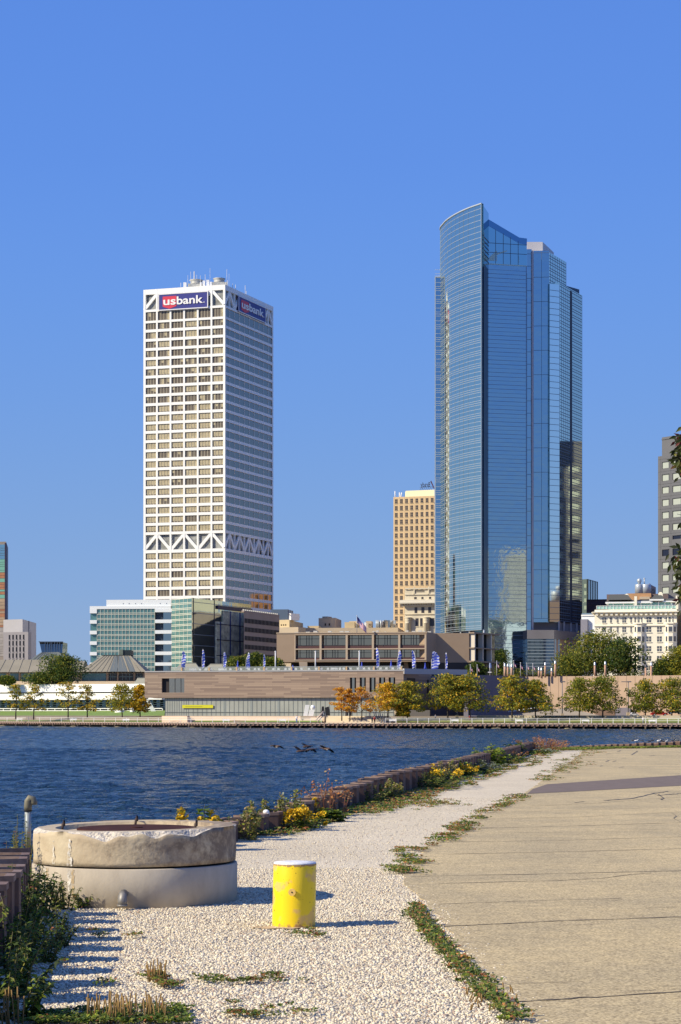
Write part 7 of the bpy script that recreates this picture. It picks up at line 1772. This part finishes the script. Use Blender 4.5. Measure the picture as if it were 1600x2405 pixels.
seq = [  # label, px, top row, kind, stems, spread, distance from the wall
 ('orange-yellow goldenrod head rising left behind the ring', 424, 1900, 'goldenrod', 3, .10, -.1), ('dark green upright weed behind the ring', 478, 1888, 'leafy', 3, .10, -.1), ('yellow goldenrod spray behind the middle of the ring rim', 502, 1906, 'goldenrod', 6, .22, -.1), ('pale green weed just right of the goldenrod spray', 536, 1911, 'silver', 4, .12, -.1),
 ('olive goldenrod gone to seed right beside the ring', 588, 1884, 'spent', 7, .20, .22), ('low olive weed behind the piling right of the seed heads', 641, 1878, 'spent', 7, .20, -.15), ('slim olive seed spike on the piling', 664, 1864, 'spent', 3, .10, .1), ('tallest olive seed spike left of the yellow goldenrod', 692, 1857, 'spent', 4, .12, .2),
 ('yellow-green seed head above the yellow goldenrod', 735, 1875, 'goldenrod', 3, .14, .15), ('large yellow goldenrod leaning over the gravel', 711, 1893, 'goldenrod', 11, .34, .55), ('dark green leafy weed right of the large goldenrod', 762, 1897, 'leafy', 11, .34, .5), ('small yellow goldenrod at the foot of the dark leafy weed', 738, 1928, 'goldenrod', 4, .18, .65),
 ('tall rusty brown dried bush, left half', 770, 1812, 'brown', 6, .34, .4), ('rusty brown dried bush, right half', 800, 1840, 'brown', 5, .34, .5), ('small green weed sprouting on the piling top', 868, 1826, 'lime', 4, .25, -.1), ('dark olive weed against the piling before the grass', 872, 1840, 'olive', 12, .5, .35), ('olive seed-headed weed right of the dark one', 912, 1830, 'spent', 10, .45, .4),
 ('yellow-tipped olive goldenrod at the middle of the piling', 1020, 1795, 'goldenrod', 9, .7, .5), ('dark green bush before the middle of the piling', 1008, 1812, 'olive', 26, .9, .5), ('tan seed spike right of the dark bush', 1033, 1790, 'spent', 5, .3, .5), ('brownish upright seed spike before the piling', 1057, 1785, 'spent', 8, .45, .5),
 ('orange-yellow goldenrod before the dark piling', 1087, 1793, 'goldenrod', 9, .55, .5), ('yellow-green tall weed above the orange goldenrod', 1081, 1778, 'lime', 6, .4, .3), ('pale green bush before the piling', 1130, 1782, 'silver', 22, .8, .6), ('dark green low bush left of the pale one', 1112, 1797, 'olive', 14, .8, .6), ('green tuft on the piling top', 1128, 1763, 'lime', 5, .35, -.05),
 ('bright green sapling, tallest along the piling', 1157, 1744, 'lime', 18, .7, .4), ('dark green bush right of the sapling', 1168, 1782, 'olive', 12, .9, .6), ('brown and green bush before the far piling', 1205, 1758, 'brown', 12, 1.2, .5), ('olive bush below the brown and green one', 1192, 1770, 'olive', 14, 1.2, .7), ('thin dark sapling on the piling right of the brown bush', 1218, 1738, 'leafy', 4, .5, .1),
 ('big orange-brown bush at the piling corner', 1272, 1727, 'brown', 34, 1.1, .4), ('second orange-brown bush right behind the corner', 1287, 1736, 'brown', 20, .9, .6), ('silver-leaved low bush at the foot of the orange-brown bush', 1270, 1757, 'silver', 22, 1.0, 1.0), ('green low bush left of the silver-leaved one', 1243, 1762, 'olive', 16, 1.0, .9)]
for i, (lab, px, yt, kind, ns, sp, off) in enumerate(seq):
    p = wall_at(px); D = p.y; x = p.x+off*(1 if D < 60 else 1.6); y = D-.25*off; x = X(px, y) if off > 0 and abs(X(px, y)-x) < 3 else x
    if px < 560: x, y = X(px, 24.5), 24.5
    elif off > 0:
        # slide along the ray until the plant stands off the wall on the gravel side
        y = D-off*4.5 if D < 60 else D-off*5; x = X(px, y)
    zb = 0.0 if px >= 560 else .1; h = Z(yt, y)-zb; k = S_[kind]; sc = max(1.0, y/38)
    kk = dict(k); kk['leaf'] = k['leaf']*min(2.4, sc)
    plant(lab, x, y, max(.15, h), sp, ns, seed=100+i, z=zb, name='goldenrod' if kind == 'goldenrod' else 'weed_plant', cat='wildflower' if kind == 'goldenrod' else 'weed', stem=m_stemr if kind == 'brown' else None, **kk)
# dark weeds at the near left
nl = [('dark leafy weed clump at the bottom left corner', 12, 2395, .55), ('dark weed clump above the bottom left corner', 30, 2345, .52), ('drooping dark weed left of the lowest pile shadows', 62, 2330, .32), ('dark weed bush at the left edge below the piling', 14, 2285, .66), ('lit-tipped weed clump left of the middle pile shadows', 96, 2262, .36),
      ('green-tipped bushy weed overhanging the gravel', 128, 2225, .40), ('dark weed clump left of the green-tipped one', 62, 2240, .52), ('tall weed against the piling at the left edge', 22, 2205, .75), ('weed bush beside the plastic cup', 70, 2185, .48), ('mugwort-like bush left of the ring', 60, 2165, .66), ('feathery weed bush touching the ring', 100, 2150, .58), ('sprawling dark weed in the shade of the ring', 150, 2138, .30),
      ('low red-green weed along the ring foot', 205, 2132, .16), ('small weed left of the drain elbow', 252, 2128, .17), ('red-leaved creeper below the drain elbow', 296, 2128, .09)]
for i, (lab, px, py, h) in enumerate(nl):
    g = gp(px, py); h *= .74 if h > .3 else 1; ns = 9 if h > .25 else 6
    plant(lab, g[0], g[1], h, max(.16, h*.72), ns, .075 if h > .3 else .05, 30, (6, 6, 3, 0, 0, .6 if i > 10 else .15, 1.5, 0, 0), seed=300+i, narrow=.24, droop=.5, group='dark weeds at the near left')
for i, (lab, px, D, zt, lw) in enumerate((('tall thin weed left of the vent pipe', 38, 17.6, .78, (2, 4, 4, 0, 1, .5, 1, 0, 0)), ('thin yellow-dotted weed close to the vent pipe', 50, 17.9, .62, (2, 4, 3, 0, 1.2, 1, 1, 0, 0)), ('red-tipped weed behind the piling at the left edge', 14, 18, .52, (0, 1, 0, 0, 0, 6, 0, 0, 2)), ('climbing weed on the left of the vent pipe', 57, 18.4, .74, (2, 4, 3, 0, 0, .3, 1, 0, 0)))):
    plant(lab, X(px, D), D, zt, .12, 4, .05, 26, lw, seed=400+i, narrow=.3, droop=.4, group='thin weeds round the vent pipe')

# ground-hugging weeds nobody could count
def ground_weeds():
    rnd = random.Random(77); mb = MB(); sm = MB()
    def tuft(x, y, r, n, hh, w, size):
        n = int(n*1.5); size *= .62 if y < 30 else .5; hh *= .6 if y < 30 else .5; r *= 1 if y < 30 else .7
        for _ in range(n):
            a, q = rnd.uniform(0, 6.28), r*rnd.random()**.5; bx, by = x+math.cos(a)*q, y+math.sin(a)*q; az = rnd.uniform(0, 6.28); L = size*rnd.uniform(.5, 1.5); up = hh*rnd.uniform(.3, 1.2)
            d = Vector((math.cos(az), math.sin(az), 0)); s = Vector((-d.y, d.x, 0))*L*.30; p = Vector((bx, by, .02+rnd.random()*.015)); m_ = p+d*L*.5+Vector((0, 0, up)); e = p+d*L+Vector((0, 0, up*.7))
            mb.face([p, m_-s, e, m_+s], rnd.choices(range(len(PM)), w)[0])
    G = (2.5, 6, 3, 0, .04, 1.2, 1.2, 1.4, .5); Rd = (1, 4, 3, 0, 0, 4, .5, 1, 1)
    # strip along the pavement edge
    segs = [(1205, 2405, 40), (1175, 2360, 36), (1140, 2330, 32), (1104, 2290, 30), (1075, 2262, 25), (1050, 2240, 22), (1030, 2215, 22), (1012, 2190, 18), (993, 2170, 24), (985, 2150, 26), (972, 2130, 16)]
    for (px, py, w_), (px2, py2, w2) in zip(segs[:-1], segs[1:]):
        for k in range(7):
            f = k/7; qx, qy = px+(px2-px)*f, py+(py2-py)*f; g = gp(qx, qy); ww = (w_+(w2-w_)*f)*g[1]/F
            for _ in range(5): 
                if rnd.random() < .72*(.55+.45*math.sin(k*2.3+px*.7)**2): tuft(g[0]+rnd.gauss(-.15*ww, ww*.50), g[1]+rnd.uniform(-.07, .07), .05, 11, .04, G, .05)
    for px, py, w_, n in ((965, 2030, 34, 26), (955, 2018, 22, 14), (935, 2045, 26, 18), (950, 2052, 30, 22), (945, 2004, 14, 8), (970, 1998, 36, 8), (985, 2001, 20, 5), (1012, 1990, 18, 4)):
        g = gp(px, py); ww = w_*g[1]/F
        for _ in range(n): tuft(g[0]+rnd.gauss(0, ww*.5), g[1]+rnd.gauss(0, .18), .08, 12, .035, Rd if px > 960 and py < 2010 else G, .055)
    for (px, py), (px2, py2), n, w_ in (((1022, 1980), (1065, 1962), 14, .06), ((1058, 1958), (1140, 1912), 40, .07), ((1140, 1912), (1215, 1876), 44, .09), ((1215, 1876), (1232, 1868), 12, .15), ((1272, 1836), (1322, 1808), 36, .22), ((1318, 1808), (1352, 1784), 40, .3), ((1352, 1784), (1384, 1763), 26, .3)):
        for k in range(n):
            f = rnd.random(); g = gp(px+(px2-px)*f, py+(py2-py)*f); tuft(g[0]+rnd.gauss(0, w_), g[1]+rnd.gauss(0, w_*2), .14+w_*.3, 14, .05, G if rnd.random() < .7 else Rd, .07+w_*.12)
    # grass foot of the piling
    for px0, px1, wid, dens in ((585, 770, .35, 60), (760, 900, .9, 120), (880, 1010, .8, 90), (1000, 1130, .9, 90), (1130, 1300, 1.2, 120)):
        for k in range(dens):
            px = px0+(px1-px0)*rnd.random(); p = wall_at(px); d = rnd.random()**1.4*wid; tuft(p.x+.15+d, p.y-.3*d, .16+.04*d, 12, .07, G if rnd.random() < .65 else Rd, .08+p.y*.0015)
    for px, py, n in ((930, 1893, 30), (980, 1890, 34), (1030, 1886, 18), (860, 1905, 26), (1050, 1893, 8), (880, 1885, 26)):
        g = gp(px, py)
        for _ in range(n): tuft(g[0]+rnd.gauss(0, .35), g[1]+rnd.gauss(0, .5), .14, 12, .05, Rd if rnd.random() < .6 else G, .075)
    for k in range(330):
        px = 1292+rnd.random()*320; D = 97+(px-1292)*.017+rnd.uniform(-7.5, -2.6) if px < 1420 else 97+(px-1420)*.02+rnd.uniform(-3.6, -1.2); tuft(X(px, D), D, .45, 14, .12, (1, 7, 3, 0, 0, .3, 3, .5, 0), .24)
    # sparse patches on the gravel and plantain in front
    for px, py, sx, n in ((705, 2200, 36, 9), (745, 2205, 14, 5), (730, 2190, 10, 3), (560, 2312, 60, 26), (640, 2302, 26, 10), (500, 2305, 20, 8), (380, 2306, 16, 18), (398, 2322, 22, 20), (350, 2300, 14, 10), (600, 2395, 40, 10), (560, 2390, 26, 10), (240, 2316, 22, 6), (310, 2203, 20, 6), (215, 2195, 16, 4), (235, 2205, 14, 4), (150, 2262, 10, 3), (640, 2375, 22, 4), (560, 2365, 16, 3), (700, 2392, 16, 4)):
        g = gp(px, py); ww = sx*g[1]/F
        for _ in range(n): tuft(g[0]+rnd.gauss(0, ww*.7), g[1]+rnd.gauss(0, .05), .04, 9, .025, Rd if rnd.random() < .45 else (2, 6, 2, 0, 0, .5, 1, 0, 0), .04)
    for k in range(170):
        px = 60+rnd.random()*380; py = 2405-rnd.random()**1.5*42*(1.1-abs(px-330)/420); g = gp(px, max(2340, py)+8); tuft(g[0], g[1], .05, 9, .03, (2, 7, 2, 0, 0, .4, 1.5, 0, 0), .055)
    def spike(px, py, h):
        g = gp(px, py); e = Vector((g[0]+rnd.gauss(0, .015), g[1], h*rnd.uniform(.7, 1.15))); sm.tube([(g[0], g[1], 0), e], [.0035, .0045], 4)
    for k in range(64): spike(200+rnd.random()*190, 2408-rnd.random()*24, .13)
    for k in range(16): spike(345+rnd.random()*50, 2312-rnd.random()*8, .12)
    for k in range(10): spike(rnd.random()*60, 2420, .2)
    for k in range(40): spike(1090+rnd.random()*120, 2385-rnd.random()*60, .055)
    i = len(mb.v); mb.v += sm.v; mb.f += [tuple(i+q for q in f) for f in sm.f]; mb.m += [len(PM)]*len(sm.f); mb.sm += sm.sm
    tag(mb.build('ground_weeds', PM+[M('plantain_spike', (.24, .15, .05), .8)]), kind='stuff')
ground_weeds()

# ------------------------------------------------------------------ tree whose branch tips hang in at the right edge
def near_tree():
    rnd = random.Random(12); bx, by = 4.3, 14.2; t = thing('broadleaf_tree', 'near tree with glossy green and reddish leaves reaching in at the right edge', 'tree', (bx, by, 0)); tk, lv = MB(), MB()
    tk.tube([(bx, by, -.1), (bx, by, 1.4), (bx-.05, by, 2.6), (bx+.05, by, 4.4), (bx, by, 5.6)], [.14, .12, .10, .06, .02], 10)
    mats = [leafmat('near_leaf_green', (.075, .10, .02), .3), leafmat('near_leaf_dark', (.035, .045, .014), .2), leafmat('near_leaf_red', (.16, .035, .03), .25), leafmat('near_leaf_yellow', (.26, .25, .05), .35)]
    def twig(a, b, n, red, tip0=.955):
        a, b = Vector(a), Vector(b); m_ = a.lerp(b, .6)+Vector((0, 0, .08)); tk.tube([a, m_, b], [.022, .012, .004], 6)
        for k in range(n):
            f = tip0+(1-tip0)*rnd.random()**.6; p = (a.lerp(m_, f*1.4) if f < .7 else m_.lerp(b, (f-.7)/.3))+Vector((rnd.gauss(0, .022), rnd.gauss(0, .07), rnd.gauss(0, .045)))
            d = Vector((rnd.gauss(-.2, .7), rnd.gauss(0, .6), rnd.gauss(-.55, .5))).normalized(); L = rnd.uniform(.045, .075); s = d.cross(Vector((rnd.gauss(0, .3), 1, rnd.gauss(0, .3)))).normalized()*L*.2
            q = d.cross(s).normalized()*L*.06; mi = rnd.choices((0, 1, 2, 3), (4, 3, red, 1.2))[0]
            lv.face([p, p+d*L*.45-s+q, p+d*L, p+d*L*.5], mi); lv.face([p, p+d*L*.5, p+d*L, p+d*L*.45+s+q], mi)
    D = 14.0
    def P(px, py): return (X(px, D), D, Z(py, D))
    twig((bx, by, 3.2), P(1592, 1052), 80, 3); twig((bx, by, 3.0), P(1592, 1075), 60, 1); twig((bx, by, 3.0), P(1594, 1098), 60, .6); twig((bx, by, 3.2), P(1600, 1030), 20, 3); twig((bx, by, 2.4), P(1593, 1310), 60, .4); twig((bx, by, 2.3), P(1595, 1332), 40, .6)
    twig((bx, by, 2.2), P(1602, 1378), 40, .8); twig((bx, by, 2.3), P(1603, 1405), 30, 1.5); twig((bx, by, 2.6), P(1606, 1215), 16, 3)
    for px, py, zz in ((1590, 1052, 3.2), (1592, 1098, 3.0), (1598, 1025, 3.2), (1591, 1310, 2.4), (1598, 1378, 2.2), (1602, 1330, 2.3)):
        q = Vector((bx, by, zz)).lerp(Vector(P(px, py)), .86); twig((bx, by, zz), (max(q.x, 2.62), q.y+rnd.gauss(0, .12), q.z), 110, .8, .3)
    for k in range(150):
        a = rnd.uniform(-1.9, 1.9); z = rnd.uniform(2.3, 5.4); r = rnd.uniform(.7, 1.75)*(1 if z < 4.4 else .6); twig((bx, by, z-.3), (bx+abs(math.cos(a))*r, by+math.sin(a)*r, z+.1), 70, .7, .2)
    tk.build('trunk', m_bark, t); lv.build('crown', mats, t)
near_tree()
